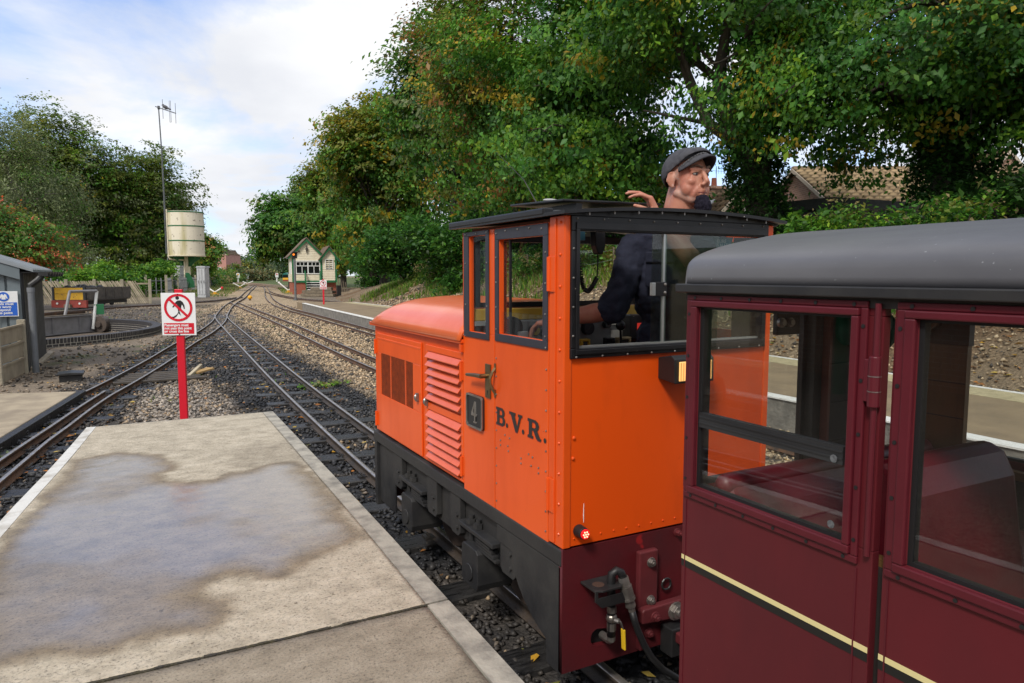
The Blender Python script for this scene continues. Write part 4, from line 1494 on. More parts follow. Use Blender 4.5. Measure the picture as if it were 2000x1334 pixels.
# ---- wagon with yellow end
wg = thing('wagon', 'open wooden wagon with a yellow plank end and red buffer beam', 'wagon', (-2.0, 41.2, 0))
w0 = Vector((-3.44, 40.0, 0)); w1 = Vector((-2.06, 39.26, 0)); wux = (w1 - w0).normalized(); wuy = Vector((-wux.y, wux.x, 0)); ww = (w1 - w0).length
WL = 3.9
def wf_(a, b, z):
    p = w0 + wux * a + wuy * b
    return (p.x, p.y, z)
M_WYEL = pmat('yellow_planks', (.72, .42, .03), (.55, .30, .03), 5, rough=.7, chips=((.12, .09, .05), 7, .66), bump=.3)
M_WRED = pmat('wagon_red', (.34, .05, .035), (.22, .04, .03), 5, rough=.7)
M_WWOOD = pmat('wagon_wood', (.14, .12, .10), (.075, .066, .058), 5, rough=.85, bump=.4, bscale=30, var=.2)
for k in range(2):
    m = LMB(wf_); m.box(.08, ww - .12, -.03, .04, .37 + .29 * k, .65 + .29 * k); m.done().build('end_plank', M_WYEL, wg, bevel=.01)
m = LMB(wf_); m.box(-.02, .075, -.05, .05, .35, .98); m.box(ww - .115, ww, -.05, .05, .35, .98); m.done().build('corner_iron', M_BLACK, wg)
m = LMB(wf_); m.box(-.05, ww + .06, -.1, .05, .0, .345); bb = m.done().build('buffer_beam', M_WRED, wg, bevel=.01)
m = LMB(wf_)
for x in (.25, ww - .25): m.cyl((x, -.11, .2), (x, -.14, .2), .05, 10)
m.done().build('bolt', M_WHITEP, bb)
m = LMB(wf_); m.box(ww / 2 - .15, ww / 2 + .15, -.25, -.1, .0, .16); m.done().build('coupling', M_OLDWOOD, wg)
for sx in (0, ww):
    for k in range(5):
        m = LMB(wf_); m.box(sx - .03, sx + .03, .06 + k * WL / 5, .06 + (k + 1) * WL / 5 - .05, .36, .95); m.done().build('side_panel', M_WWOOD, wg, bevel=.01)
m = LMB(wf_); m.box(.03, ww - .03, .05, WL, .3, .35); m.box(.04, ww - .04, WL, WL + .05, .36, .93); m.done().build('floor', M_WWOOD, wg)
m = LMB(wf_); m.box(.2, .3, .1, WL, .12, .29); m.box(ww - .3, ww - .2, .1, WL, .12, .29)
m.done().build('chassis', M_BLACK, wg)
for b in (.8, WL - .8):
    m = LMB(wf_)
    for a in (ww / 2 - .22, ww / 2 + .22): m.cyl((a - .04, b, .17), (a + .04, b, .17), .17, 18)
    m.cyl((ww / 2 - .3, b, .17), (ww / 2 + .3, b, .17), .03, 8); m.done().build('wheelset', M_IRON, wg)
m = LMB(wf_)
for k in range(14): m.sphere((rnd.uniform(.3, ww - .3), rnd.uniform(.3, 2.2), .75 + rnd.uniform(0, .2)), (rnd.uniform(.15, .3), rnd.uniform(.15, .3), rnd.uniform(.1, .2)), 7, 5)
m.done(); ld = m.build('tarpaulin_bags', pmat('black_bags', (.03, .03, .032), rough=.5)); tag(ld, 'heap of black bags and tarpaulin lying in the yellow-ended wagon', 'bags')

# ---- lattice of slanted pales behind the wagon
FA, FB_ = Vector((.82, 46.3, 0)), Vector((-4.9, 47.3, 0)); fd = (FB_ - FA); FLn = fd.length; fd.normalize(); fnr = Vector((fd.y, -fd.x, 0))
if fnr.y > 0: fnr = -fnr
pf = thing('paling_fence', 'weathered fence of slanting wooden pales with concrete posts behind the wagon', 'fence', (FA.x, FA.y, G0))
M_PALE = pmat('pale_wood', (.44, .38, .27), (.26, .22, .16), 4, rough=.9, bump=.3, bscale=40, var=.3)
M_CPOST = pmat('concrete_post', (.42, .37, .27), (.28, .25, .19), 3, rough=.9, bump=.4, bscale=40)
pm = None
npl = 58
for k in range(npl):
    s = .1 + (FLn - .1) * k / npl
    if pm is None:
        m = MB(); m.bar((0, 0, 0), (-.72, 0, 1.3), .062, .018, up=(0, 1, 0)); pm = m.build('pale', M_PALE, pf)
        o = pm
        o.data.transform(Matrix.Translation(Vector(pf.location)))
    else:
        o = link_copy(pm, pf)
    p = fd * s + fnr * .06
    o.location = (p.x, p.y, rnd.uniform(-.02, .02)); o.rotation_euler = (0, rnd.uniform(-.02, .02), math.atan2(-fd.y, -fd.x))
for z in (.22, 1.05):
    m = MB(); a = FA + fnr * .02; b = FB_ + fnr * .02; m.bar((a.x, a.y, z), (b.x, b.y, z), .05, .09); m.build('rail', M_PALE, pf)
for px_ in (0.02, 1.45, 2.85, 4.25, 5.6):
    p = FA + fd * px_ + fnr * .13
    m = MB(); m.bar((p.x, p.y, G0 - .2), (p.x, p.y, 1.30), .16, .16); m.build('post', M_CPOST, pf, bevel=.02)

# ---- low concrete panel fence beside the shed
cf = thing('panel_fence', 'low concrete panel fence at the corner of the grey shed', 'fence', (-1.8, 13.6, G0))
pA, pB = Vector((-1.86, 12.85, 0)), Vector((-1.70, 14.25, 0)); cdv = (pB - pA).normalized(); cnv = Vector((cdv.y, -cdv.x, 0))
for k in range(3):
    m = MB(); a = pA + cdv * .06; b = pB - cdv * .06
    m.bar((a.x, a.y, G0 + .145 + .28 * k), (b.x, b.y, G0 + .145 + .28 * k), .05, .255); m.build('panel', M_CONC2, cf, bevel=.01)
    m = MB(); a2, b2 = a + cnv * .03, b + cnv * .03; m.bar((a2.x, a2.y, G0 + .27 + .28 * k), (b2.x, b2.y, G0 + .27 + .28 * k), .03, .03); m.build('panel_rib', M_CONC2, cf)
for p in (pA, pB):
    m = MB(); m.bar((p.x, p.y, G0 - .1), (p.x, p.y, .81), .10, .12); m.build('post', M_CPOST, cf, bevel=.012)

# ---- grey clad shed
sh = thing('shed', 'grey blue metal clad shed with a sloping roof at the left edge', 'shed', (-1.7, 14.4, G0))
M_CLAD = pmat('cladding_blue_grey', (.17, .205, .225), (.14, .17, .185), 2, rough=.5)
M_CLADD = pmat('cladding_dark', (.055, .058, .064), (.04, .042, .046), 3, rough=.5)
M_ROOFG = pmat('shed_roof_grey', (.30, .33, .36), (.24, .26, .28), 2, rough=.45)
ys0, ys1, xw = 14.38, 17.3, -1.63
rise = lambda x: 1.63 + (xw - x) * .34 if x > -5.2 else 1.63 + (xw + 5.2) * .34 - (-5.2 - x) * .34
m = MB(); m.prism([(xw - .06, G0 - .1), (xw - .06, 1.62), (-5.2, rise(-5.2) - .03), (-9, rise(-9) - .03), (-9, G0 - .1)], 'y', ys0 + .04, ys1); m.build('wall', M_CLAD, sh)
# vertical ribs of the gable cladding and of the side wall
m = MB()
x = xw - .28
while x > -6:
    m.box(x - .07, x, ys0 - .0, ys0 + .037, G0, rise(x) - .10); x -= .2
m.build('cladding_rib', M_CLAD, sh)
m = MB(); m.box(xw - .24, xw - .06, ys0 - .03, ys0 + .037, G0, 1.60); m.build('corner_trim', M_CLAD, sh, bevel=.004)
for k in range(14):
    m = MB(); y = ys0 + .12 + k * .2; m.box(xw - .058, xw - .025, y, y + .14, G0, 1.6); m.build('side_cladding_rib', M_CLADD, sh)
m = MB(); m.box(xw - .059, xw - .04, ys0 + .05, ys1, G0, 1.6); m.build('side_cladding', M_CLADD, sh)
m = MB(); m.prism([(xw - .05, 1.47), (xw - .05, 1.66), (-5.2, rise(-5.2) + .03), (-5.2, rise(-5.2) - .2)], 'y', ys0 - .1, ys0 - .045); m.build('bargeboard', M_CLAD, sh, bevel=.004)
m = MB(); m.prism([(xw + .14, 1.60), (xw + .14, 1.64), (-5.2, rise(-5.2) + .09), (-9, rise(-9) + .09), (-9, rise(-9) + .04), (-5.2, rise(-5.2) + .04)], 'y', ys0 - .12, ys1 + .1); m.build('roof', M_ROOFG, sh)
m = MB()
for k in range(12):
    y = ys0 - .05 + k * .25
    m.prism([(xw + .145, 1.637), (xw + .145, 1.665), (-5.2, rise(-5.2) + .118), (-5.2, rise(-5.2) + .088)], 'y', y, y + .05)
m.build('roof_rib', M_ROOFG, sh)
m = MB()
gp = [(xw + .28 + .065 * math.cos(a), 1.60 + .075 * math.sin(a)) for a in [math.pi + i * math.pi / 8 for i in range(9)]]
gp2 = [(xw + .28 + .055 * math.cos(a), 1.60 + .062 * math.sin(a)) for a in [2 * math.pi - i * math.pi / 8 for i in range(9)]]
m.prism(gp + gp2, 'y', ys0 - .15, ys1 + .12); m.box(xw + .21, xw + .35, ys0 - .16, ys0 - .15, 1.53, 1.60)
for k in range(6):
    y = ys0 + .1 + k * .5; m.box(xw + .205, xw + .355, y, y + .05, 1.518, 1.604)
m.box(xw - .03, xw + .215, ys0 - .05, ys1, 1.585, 1.60)
m.build('gutter', M_BLACK, sh)
m = MB(); pxp, pyp = xw + .09, ys0 - .09
m.tube([(pxp + .16, pyp + .02, 1.53), (pxp + .1, pyp, 1.46), (pxp, pyp, 1.38), (pxp, pyp, 1.3)], .05, 10); m.build('downpipe_bend', M_BLACK, sh)
m = MB(); m.cyl((pxp, pyp, G0), (pxp, pyp, 1.34), .052, 14); m.tube([(pxp, pyp, 1.26), (pxp, pyp, 1.34)], [.06, .06], 14); m.build('downpipe', pmat('downpipe_grey', (.19, .20, .22), (.13, .14, .15), 3, rough=.5), sh)
m = MB(); m.prism([(xw - .02, G0), (xw + .06, G0 - .02), (xw + .06, G0 + .04), (xw - .02, G0 + .06)], 'y', ys0 + .2, ys1 + .4); m.build('plinth', M_CONC2, sh)

# hi-vis sign on the gable
M_SBLUE = pmat('sign_blue', (.02, .12, .55), rough=.4)
M_SWHITE = pmat('sign_white', (.80, .81, .82), rough=.4)
M_SRED = pmat('sign_red', (.62, .012, .03), rough=.4)
hv = thing('safety_sign', 'blue and white hi-vis instruction sign fixed to the shed gable', 'sign', (-1.9, ys0 - .06, 1.1))
hx0, hx1, hz0, hz1, hy = -2.12, -1.73, .86, 1.28, ys0 - .07
m = MB(); m.box(hx0, hx1, hy, hy + .012, hz0, hz1); m.build('plate', M_SWHITE, hv, bevel=.003)
m = MB(); m.box(hx0 + .015, hx1 - .015, hy - .003, hy - .0005, hz0 + .015, hz0 + .235); m.build('blue_field', M_SBLUE, hv)
hf = lambda cx, cz, dy=-.004: (lambda u, v, w: (cx + u, hy + dy - w, cz + v))
flat_shape('blue_disc', [circle((0), 0, .078, 28)], M_SBLUE, hv, hf((hx0 + hx1) / 2, hz1 - .09), .002)
vest = [(-.028, -.045), (.028, -.045), (.028, .0), (.045, -.035), (.055, -.028), (.038, .035), (.015, .045), (0, .02), (-.015, .045), (-.038, .035), (-.055, -.028), (-.045, -.035), (-.028, .0)]
flat_shape('vest_symbol', [vest], M_SWHITE, hv, hf((hx0 + hx1) / 2, hz1 - .09, -.007), .002)
text_shape('sign_text', 'Hi vis must\nbe worn\nbeyond\nthis point', .058, M_SWHITE, hv, hf((hx0 + hx1) / 2, hz0 + .193, -.006), .002, bold=.0015, line=.86)

# ---- black inspection box and the timber scraps
ib = thing('drain_box', 'low black plastic inspection box with a lid on the gravel', 'inspection box', (-.94, 12.9, G0))
m = MB(); m.box(-1.09, -.79, 12.78, 13.05, G0 - .05, G0 + .10); m.build('box_body', M_BLACK, ib, bevel=.01)
m = MB(); m.prism([(-1.12, G0 + .103), (-.76, G0 + .103), (-.76, G0 + .135), (-.94, G0 + .15), (-1.12, G0 + .135)], 'y', 12.74, 13.09); m.build('lid', M_BLACK, ib, bevel=.008)
bs = thing('board_stack', 'flat dark boards lying across the gravel behind the sign post', 'boards', (.45, 12.45, -.08))
for k in range(5):
    m = MB(); y = 12.0 + .19 * k
    m.bar((-.35 + .05 * k, y, -.06 + .004 * k), (.95 - .08 * k, y + .06, -.058 + .004 * k), .15, .03); m.build('board', M_SLEEPB, bs, bevel=.004)
pw = thing('broken_timber', 'broken pale timber offcut beside the sign post', 'timber', (.9, 12.5, -.07))
m = MB(); m.bar((.70, 12.25, -.06), (.92, 12.75, .05), .05, .05); m.build('stick', M_PALE, pw)
m = MB(); m.bar((.80, 12.45, -.03), (1.06, 12.6, .01), .17, .025); m.build('plywood', pmat('plywood', (.42, .27, .10), (.3, .19, .08), 6, rough=.8), pw)

# ---- prohibition signs
def prohibition(x, y, zb, zpb, w, h, pw_, lab, ang, postw):
    t = thing('warning_sign', lab, 'sign', (x, y, zb), 'passenger warning signs on red posts')
    c, s = math.cos(ang), math.sin(ang)
    def fr(u, v, n):    # u right, v up from the board bottom, n towards the viewer
        return (x + u * c + n * s, y + u * s - n * c, v)
    def lm(): return LMB(lambda a, b, z: fr(a, z, -b))
    m = lm(); m.box(-postw / 2, postw / 2, .0, .04, zb, zpb + h + .04); m.done().build('post', M_SRED, t, bevel=.004)
    m = lm(); m.box(-w / 2, w / 2, -.012, -.001, zpb, zpb + h); m.done().build('board', M_SWHITE, t, bevel=.002)
    F = lambda d: (lambda u, v, n_: fr(u, v, .0125 + d + n_))
    cz = zpb + h * .655; r = w * .415
    flat_shape('figure', [circle(-.02 * w, cz + r * .70, r * .13, 16)], M_BLACK, t, F(.001), .001)
    k = r
    body = [(-.02, .52), (.16, .53), (.32, .42), (.44, .17), (.46, -.08), (.39, -.10), (.34, .12), (.25, .22), (.20, -.02), (.24, -.28), (.33, -.62), (.40, -.68), (.38, -.74), (.20, -.74), (.18, -.62), (.06, -.22), (-.12, -.50), (-.36, -.66), (-.52, -.66), (-.52, -.72), (-.32, -.76), (-.16, -.66), (.0, -.40), (-.05, .0), (-.09, .26), (-.22, .14), (-.36, .0), (-.42, .04), (-.30, .22), (-.16, .42)]
    flat_shape('figure', [[(p[0] * k, cz + p[1] * k) for p in body]], M_BLACK, t, F(.001), .001)
    flat_shape('ring', [circle(0, cz, r, 40), circle(0, cz, r * .83, 40)], M_SRED, t, F(.003), .001)
    a = math.pi * .75; dxx, dzz = math.cos(a), math.sin(a); nx, nz = -dzz * r * .085, dxx * r * .085
    q = r * .86
    flat_shape('slash', [[(dxx * q + nx, cz + dzz * q + nz), (dxx * q - nx, cz + dzz * q - nz), (-dxx * q - nx, cz - dzz * q - nz), (-dxx * q + nx, cz - dzz * q + nz)]], M_SRED, t, F(.005), .001)
    flat_shape('red_panel', [[(-w * .44, zpb + h * .035), (w * .44, zpb + h * .035), (w * .44, zpb + h * .29), (-w * .44, zpb + h * .29)]], M_SRED, t, F(.001), .001)
    text_shape('sign_text', 'Passengers must\nnot pass this point\nor cross the line', h * .083, M_SWHITE, t, lambda u, v, n_: fr(-w * .425 + u, zpb + h * .215 + v, .0125 + .003 + n_), .001, bold=.0012, align='LEFT', sx=1.0, line=.88)
    m = lm()
    for z in (zpb + h - .015, zpb + .012): m.cyl((0, -.0125, z), (0, -.017, z), .007, 8)
    m.done().build('bolt', M_BLACK, t)
    return t


prohibition(.42, 8.62, -.15, .885, .366, .468, .0, 'white prohibition sign on a red post beyond the near platform end', -R(24), .082)
prohibition(7.37, 31.6, .25, .92, .30, .40, .0, 'small white prohibition sign on a red post at the far platform end', -R(24), .07)

# ---- point levers and distant signals
M_LEVY = pmat('lever_yellow', (.75, .38, .02), rough=.6)
def lever(x, y, dx_, dz_, red, lab, s=1.0):
    t = thing('point_lever', lab, 'point lever', (x, y, G0), 'point levers beside the tracks')
    m = MB(); m.box(x - .28 * s, x + .28 * s, y - .1, y + .1, G0, G0 + .08); m.prism([(x - .15 * s, G0 + .083), (x + .15 * s, G0 + .083), (x + .06 * s, G0 + .25), (x - .06 * s, G0 + .25)], 'y', y - .06, y + .06); m.build('stand', M_LEVY, t)
    for q_ in ((dx_, dz_), (-dx_ * .75, dz_ * .8)):
        m = MB(); m.tube([(x, y, G0 + .2), (x + cx_.x * q_[0], y + cx_.y * q_[0], G0 + .2 + q_[1])], [.05 * s, .07 * s], 8); m.build('arm', M_WHITEP, t)
        m = MB(); e = Vector((x + cx_.x * q_[0], y + cx_.y * q_[0], G0 + .2 + q_[1])); m.sphere(e, .11 * s, 10, 7); m.build('weight', M_SRED if red and q_[0] == dx_ else M_WHITEP, t)
lever(5.97, 64.7, .62, .36, True, 'yellow and white point lever with a red weight beside the left line')
lever(12.7, 68.4, -.85, .72, False, 'big white counterweight point lever left of the signal box')
lever(11.6, 94, -.75, .4, False, 'white point lever before the far lattice fence')
lever(17.0, 128, .9, .35, False, 'small white point lever between the two distant signals')
def far_signal(x, y, h, lab, col):
    t = thing('distant_signal', lab, 'signal', (x, y, G0), 'small white trackside signals in the distance')
    m = MB(); m.box(x - .13, x + .13, y - .1, y + .1, G0, h - .85); m.build('post', M_WHITEP, t)
    m = MB(); v = [(x - .32, h - .85), (x + .32, h - .85), (x + .32, h - .1), (x + .2, h + .08), (x - .2, h + .08), (x - .32, h - .1)]; m.prism(v, 'y', y - .2, y - .1); m.build('head', M_WHITEP, t)
    if col is not None:
        m = MB(); m.cyl((x, y - .2, h - .22), (x, y - .23, h - .22), .15, 12); m.build('lamp', col, t)
far_signal(17.63, 145.3, 1.85, 'white signal with a yellow disc left of the far main line', M_LEVY)
far_signal(22.6, 170.3, 1.6, 'small plain white signal between the far lever and bushes', None)
far_signal(26.65, 156.0, 1.9, 'white signal with a red disc right of the far line', M_SRED)

# ---- distant rolling stock
gcw = thing('green_carriage', 'small green carriage with a yellow and red end far down the line', 'carriage', (29.4, 161, 0))
def gf(a, b, z):
    p = Vector((29.3, 160.7, 0)) + cx_ * a + fx_ * b
    return (p.x, p.y, z)
m = LMB(gf); m.prism([(-.62, .45), (.62, .45), (.62, 1.55), (.45, 1.9), (0, 2.05), (-.45, 1.9), (-.62, 1.55)], 'y', 0, 7); m.done().build('body', pmat('carriage_green', (.015, .14, .11), rough=.4), gcw)
m = LMB(gf); m.box(-.56, .56, -.04, -.003, .95, 1.6); m.done().build('end_window', M_DARKGLASS, gcw)
m = LMB(gf); m.box(-.6, .6, -.05, -.003, .5, .93); m.done().build('yellow_panel', M_LEVY, gcw)
m = LMB(gf); m.box(-.6, .6, -.06, 7, G0 + .1, .44); m.done().build('red_skirt', M_WRED, gcw)
rw = thing('red_wagon', 'small red wagon far down the line left of the green carriage', 'wagon', (25.5, 175, 0))
m = MB(); m.box(24.9, 26.3, 175, 178, .15, 1.25); m.build('body', M_WRED, rw)
m = MB()
for x in (25.1, 26.1):
    for y in (175.5, 177.4): m.cyl((x - .05, y, .1), (x + .05, y, .1), .2, 12)
m.build('wheel', M_BLACK, rw)

# ---- far wire and lattice fence on the left
wfn = thing('wire_fence', 'long fence of thin grey pales running along the left side into the distance', 'fence', (3.5, 66, G0))
M_THIN = pmat('thin_pale', (.25, .26, .27), (.17, .175, .18), 5, rough=.6)
mpale = None
pts_ = [(-9, 55), (2.2, 62), (3.4, 70), (7.3, 92), (13.2, 135), (20, 180)]
for (xa, ya), (xb, yb) in zip(pts_[:-1], pts_[1:]):
    Ln = math.hypot(xb - xa, yb - ya); n_ = int(Ln / (.42 if yb < 75 else .75))
    for k in range(n_):
        f_ = k / n_; big = k % 9 == 0
        x, y = xa + (xb - xa) * f_, ya + (yb - ya) * f_
        if big:
            m = MB(); m.box(x - .09, x + .09, y - .09, y + .09, G0, 1.55); m.build('post', M_CPOST, wfn)
        else:
            if mpale is None:
                m = MB(); ox, oy, oz = origin_of(wfn); m.box(ox - .04, ox + .04, oy - .02, oy + .02, oz, oz + 1.4); mpale = m.build('pale', M_THIN, wfn); o = mpale
            else: o = link_copy(mpale, wfn)
            o.location = (x - wfn.location.x, y - wfn.location.y, rnd.uniform(-.05, .05))
    for z in (.35, 1.1):
        m = MB(); m.bar((xa, ya, z), (xb, yb, z), .03, .05); m.build('rail', M_THIN, wfn)

# ---- wire fence along the bank
bw = thing('wire_fence', 'low post and wire fence along the top of the bare bank', 'fence', (13, 25, 1.5))
prev = None
for k in range(14):
    x = 12.4 + .05 * k + (0 if k < 9 else (k - 8) * .45); y = 9 + 2.7 * k
    z = float(bank_h(np.array([x]), np.array([y]))[0])
    m = MB(); m.cyl((x, y, z - .2), (x + rnd.uniform(-.05, .05), y, z + .75), .035, 7); m.build('post', M_OLDWOOD, bw)
    if prev:
        for h_ in (.7, .4):
            pm_ = ((prev[0] + x) / 2, (prev[1] + y) / 2, (prev[2] + z) / 2 + h_ - .12)
            m = MB(); m.tube([(prev[0], prev[1], prev[2] + h_), pm_, (x, y, z + h_)], .006, 4); m.build('wire', M_THIN, bw)
    prev = (x, y, z)

# ---- houses behind the trees
def brick_wall_mat(name, c1, c2, mort, sc):
    m = bpy.data.materials.new(name); m.use_nodes = True
    t = m.node_tree; b = t.nodes['Principled BSDF']; b.inputs['Roughness'].default_value = .9
    co = nn(t, 'ShaderNodeUVMap')
    br = nn(t, 'ShaderNodeTexBrick'); br.inputs['Scale'].default_value = sc
    br.inputs['Color1'].default_value = (*c1, 1); br.inputs['Color2'].default_value = (*c2, 1); br.inputs['Mortar'].default_value = (*mort, 1)
    br.inputs['Mortar Size'].default_value = .012; br.inputs['Brick Width'].default_value = .5; br.inputs['Row Height'].default_value = .17
    t.links.new(co.outputs[0], br.inputs['Vector'])
    t.links.new(br.outputs['Color'], b.inputs['Base Color'])
    return m


M_BW = brick_wall_mat('house_brick', (.36, .20, .13), (.24, .125, .085), (.42, .37, .31), 2.1)
M_PINK = pmat('pink_render', (.50, .25, .21), (.40, .20, .17), 3, rough=.9)


def planar_uv(o):
    me = o.data; uv = me.uv_layers.new(name='UVMap')
    for p in me.polygons:
        n = p.normal
        for li in p.loop_indices:
            v = me.vertices[me.loops[li].vertex_index].co
            h = -n.y * v.x + n.x * v.y if abs(n.z) < .9 else v.x
            uv.data[li].uv = (h, v.z if abs(n.z) < .9 else v.y)


def tiled_roof(name, P0, P1, P2, P3, mat, parent, course=.34, wav=.34, amp=.06, step=.07):
    """pantiled slope: P0-P1 eaves, P3-P2 ridge"""
    P0, P1, P2, P3 = map(np.array, (P0, P1, P2, P3))
    Lh = np.linalg.norm(P1 - P0); Lv = np.linalg.norm(P3 - P0)
    nh = max(8, int(Lh / wav * 4)); nc = max(3, int(Lv / course))
    u = np.linspace(0, 1, nh + 1); vs_ = []
    for i in range(nc): vs_ += [(i / nc + 1e-4, 1.0), ((i + 1) / nc - 1e-4, 0.0)]
    nrm = np.cross(P1 - P0, P3 - P0); nrm = nrm / np.linalg.norm(nrm)
    if nrm[2] < 0: nrm = -nrm
    V = []
    for v, up in vs_:
        A = P0 + (P3 - P0) * v; B = P1 + (P2 - P1) * v
        base_ = A[None] + (B - A)[None] * u[:, None]
        w = amp * np.abs(np.sin(u * Lh / wav * math.pi)) + step * up
        V.append(base_ + nrm[None] * w[:, None])
    V = np.array(V); m_, n_ = V.shape[:2]
    idx = np.arange(m_ * n_).reshape(m_, n_)
    F = np.stack([idx[:-1, :-1], idx[:-1, 1:], idx[1:, 1:], idx[1:, :-1]], -1).reshape(-1, 4)
    # every tile has its own tone, shadow in the laps and valleys is painted darker
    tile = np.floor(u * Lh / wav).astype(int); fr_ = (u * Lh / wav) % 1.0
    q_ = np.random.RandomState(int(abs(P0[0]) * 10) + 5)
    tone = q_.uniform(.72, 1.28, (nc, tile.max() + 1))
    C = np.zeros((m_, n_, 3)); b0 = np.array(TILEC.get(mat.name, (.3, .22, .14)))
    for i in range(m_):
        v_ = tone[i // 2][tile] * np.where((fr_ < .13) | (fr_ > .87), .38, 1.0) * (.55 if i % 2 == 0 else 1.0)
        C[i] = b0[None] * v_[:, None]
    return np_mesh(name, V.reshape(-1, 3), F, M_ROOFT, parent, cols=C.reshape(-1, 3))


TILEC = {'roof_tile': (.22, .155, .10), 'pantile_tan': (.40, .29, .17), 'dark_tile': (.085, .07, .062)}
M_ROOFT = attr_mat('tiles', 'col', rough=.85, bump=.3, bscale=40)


def house(name, lab, o, ang, w, l, zg, ze, zr, wallm, tilem, windows=(), chim=None, over=.35):
    """gable house: local x across the gable (width w), local y along the ridge"""
    t = thing(name, lab, 'house', (o[0], o[1], zg))
    c, s = math.cos(ang), math.sin(ang)
    def lf(a, b, z): return (o[0] + a * c - b * s, o[1] + a * s + b * c, z)
    m = LMB(lf); m.prism([(-w / 2, zg - 1), (w / 2, zg - 1), (w / 2, ze), (0, zr - .12), (-w / 2, ze)], 'y', 0, l); ob = m.done().build('wall', wallm, t); planar_uv(ob)
    for s_ in (-1, 1):
        ex = w / 2 + over; ez = ze - (zr - ze) / (w / 2) * over
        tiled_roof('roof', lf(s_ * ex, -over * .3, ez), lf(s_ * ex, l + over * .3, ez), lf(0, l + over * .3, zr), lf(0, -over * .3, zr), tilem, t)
    m = LMB(lf); m.box(-.12, .12, -over * .3, l + over * .3, zr - .02, zr + .10); m.done().build('ridge_tiles', tilem, t)
    m = LMB(lf)
    for yb in (-over * .3 - .03,):
        for s_ in (-1, 1):
            m.bar((s_ * (w / 2 + over), yb, ze - .2 - over * (zr - ze) / w * 2 + .12), (0, yb, zr - .05), .03, .14)
    m.done().build('verge', pmat('verge_pale', (.5, .42, .33), rough=.8), t)
    for (wx, wz, ww_, wh) in windows:
        m = LMB(lf); m.wally(-.06, -.002, (wx - ww_ / 2, wx + ww_ / 2, wz, wz + wh), (wx - ww_ / 2 + .09, wx + ww_ / 2 - .09, wz + .09, wz + wh - .09)); wi = m.done().build('window', M_WHITEP, t)
        m = LMB(lf); m.box(wx - ww_ / 2 + .09, wx + ww_ / 2 - .09, -.03, -.003, wz + .09, wz + wh - .09); m.done().build('pane', M_DARKGLASS, wi)
    if chim:
        a, b, hh = chim
        m = LMB(lf); m.box(a - .35, a + .35, b - .3, b + .3, zr - .5, zr + hh); m.box(a - .42, a + .42, b - .37, b + .37, zr + hh + .003, zr + hh + .12); ch = m.done().build('chimney', wallm, t); planar_uv(ch)
        m = LMB(lf); m.cyl((a, b, zr + hh + .12), (a, b, zr + hh + .5), .13, 12, .11); m.done().build('chimney_pot', M_BRICKR, ch)
    return t, lf


# house with chimney, skylight and window seen past the driver's head
h1, lf1 = house('brick_house', 'brick house with brown tiled roof, skylight and chimney behind the driver', (22.54, 21.98), R(-11), 6.4, 9, 1.6, 1.95, 5.15, M_BW, M_TILE,
                windows=[(.42, 3.80, .50, .58), (-1.6, 2.2, .8, .9)], chim=(0, 2.0, .18))
m = LMB(lf1); m.cyl((0.1, 2.0, 5.3), (0.1, 2.0, 6.35), .014, 5); m.bar((-.15, 2.0, 6.15), (.5, 1.9, 6.12), .012, .012)
for k in range(4): m.cyl((.05 + .12 * k, 1.95 - .02 * k, 6.02), (.05 + .12 * k, 1.95 - .02 * k, 6.26), .006, 4)
m.done().build('aerial', M_MAST, h1)
# skylight lying on the slope facing the line
def slope(a, t_):   # along ridge, up-slope 0..1
    return lf1(-(3.2) * (1 - t_) , a, 1.95 + 3.2 * t_)
sl = [Vector(slope(1.05, .62)), Vector(slope(1.75, .62)), Vector(slope(1.75, .86)), Vector(slope(1.05, .86))]
nrm = (sl[1] - sl[0]).cross(sl[3] - sl[0]).normalized()
if nrm.z < 0: nrm = -nrm
m = MB(); v = [p + nrm * .03 for p in sl] + [p + nrm * .13 for p in sl]; m.add(v, [(0, 1, 2, 3), (4, 5, 6, 7), (0, 1, 5, 4), (1, 2, 6, 5), (2, 3, 7, 6), (3, 0, 4, 7)])
sk = m.build('skylight', pmat('skylight_frame', (.35, .36, .37), rough=.4), h1)
cc = sum(sl, Vector()) / 4
m = MB(); v = [cc + (p - cc) * .82 + nrm * .131 for p in sl] + [cc + (p - cc) * .82 + nrm * .14 for p in sl]; m.add(v, [(0, 1, 2, 3), (4, 5, 6, 7), (0, 1, 5, 4), (1, 2, 6, 5), (2, 3, 7, 6), (3, 0, 4, 7)])
m.build('pane', pmat('skylight_glass', (.25, .28, .3), rough=.05, spec=1.0), sk)
M_TILE2 = pmat('pantile_tan', (.34, .25, .155), (.20, .14, .09), 3, rough=.85, bump=.4, bscale=40)
aR = math.atan2(-.8826, -.47)
p2 = at(1545, 29)
h2, lf2 = house('tiled_house', 'long tan pantiled bungalow roof glimpsed under the tree canopy', p2, aR, 8.0, 11.5, 1.9, 3.9, 5.8, M_BW, M_TILE2, windows=[(1.0, 3.4, 1.1, 1.0)], over=.5)
p3 = at(1950, 33)
h3, lf3 = house('tiled_house', 'red brick gabled house with tan pantiles above the hedge at the right edge', p3, aR + math.pi / 2 + .3, 7.0, 9, 1.9, 4.4, 7.2, M_BW, M_TILE2)
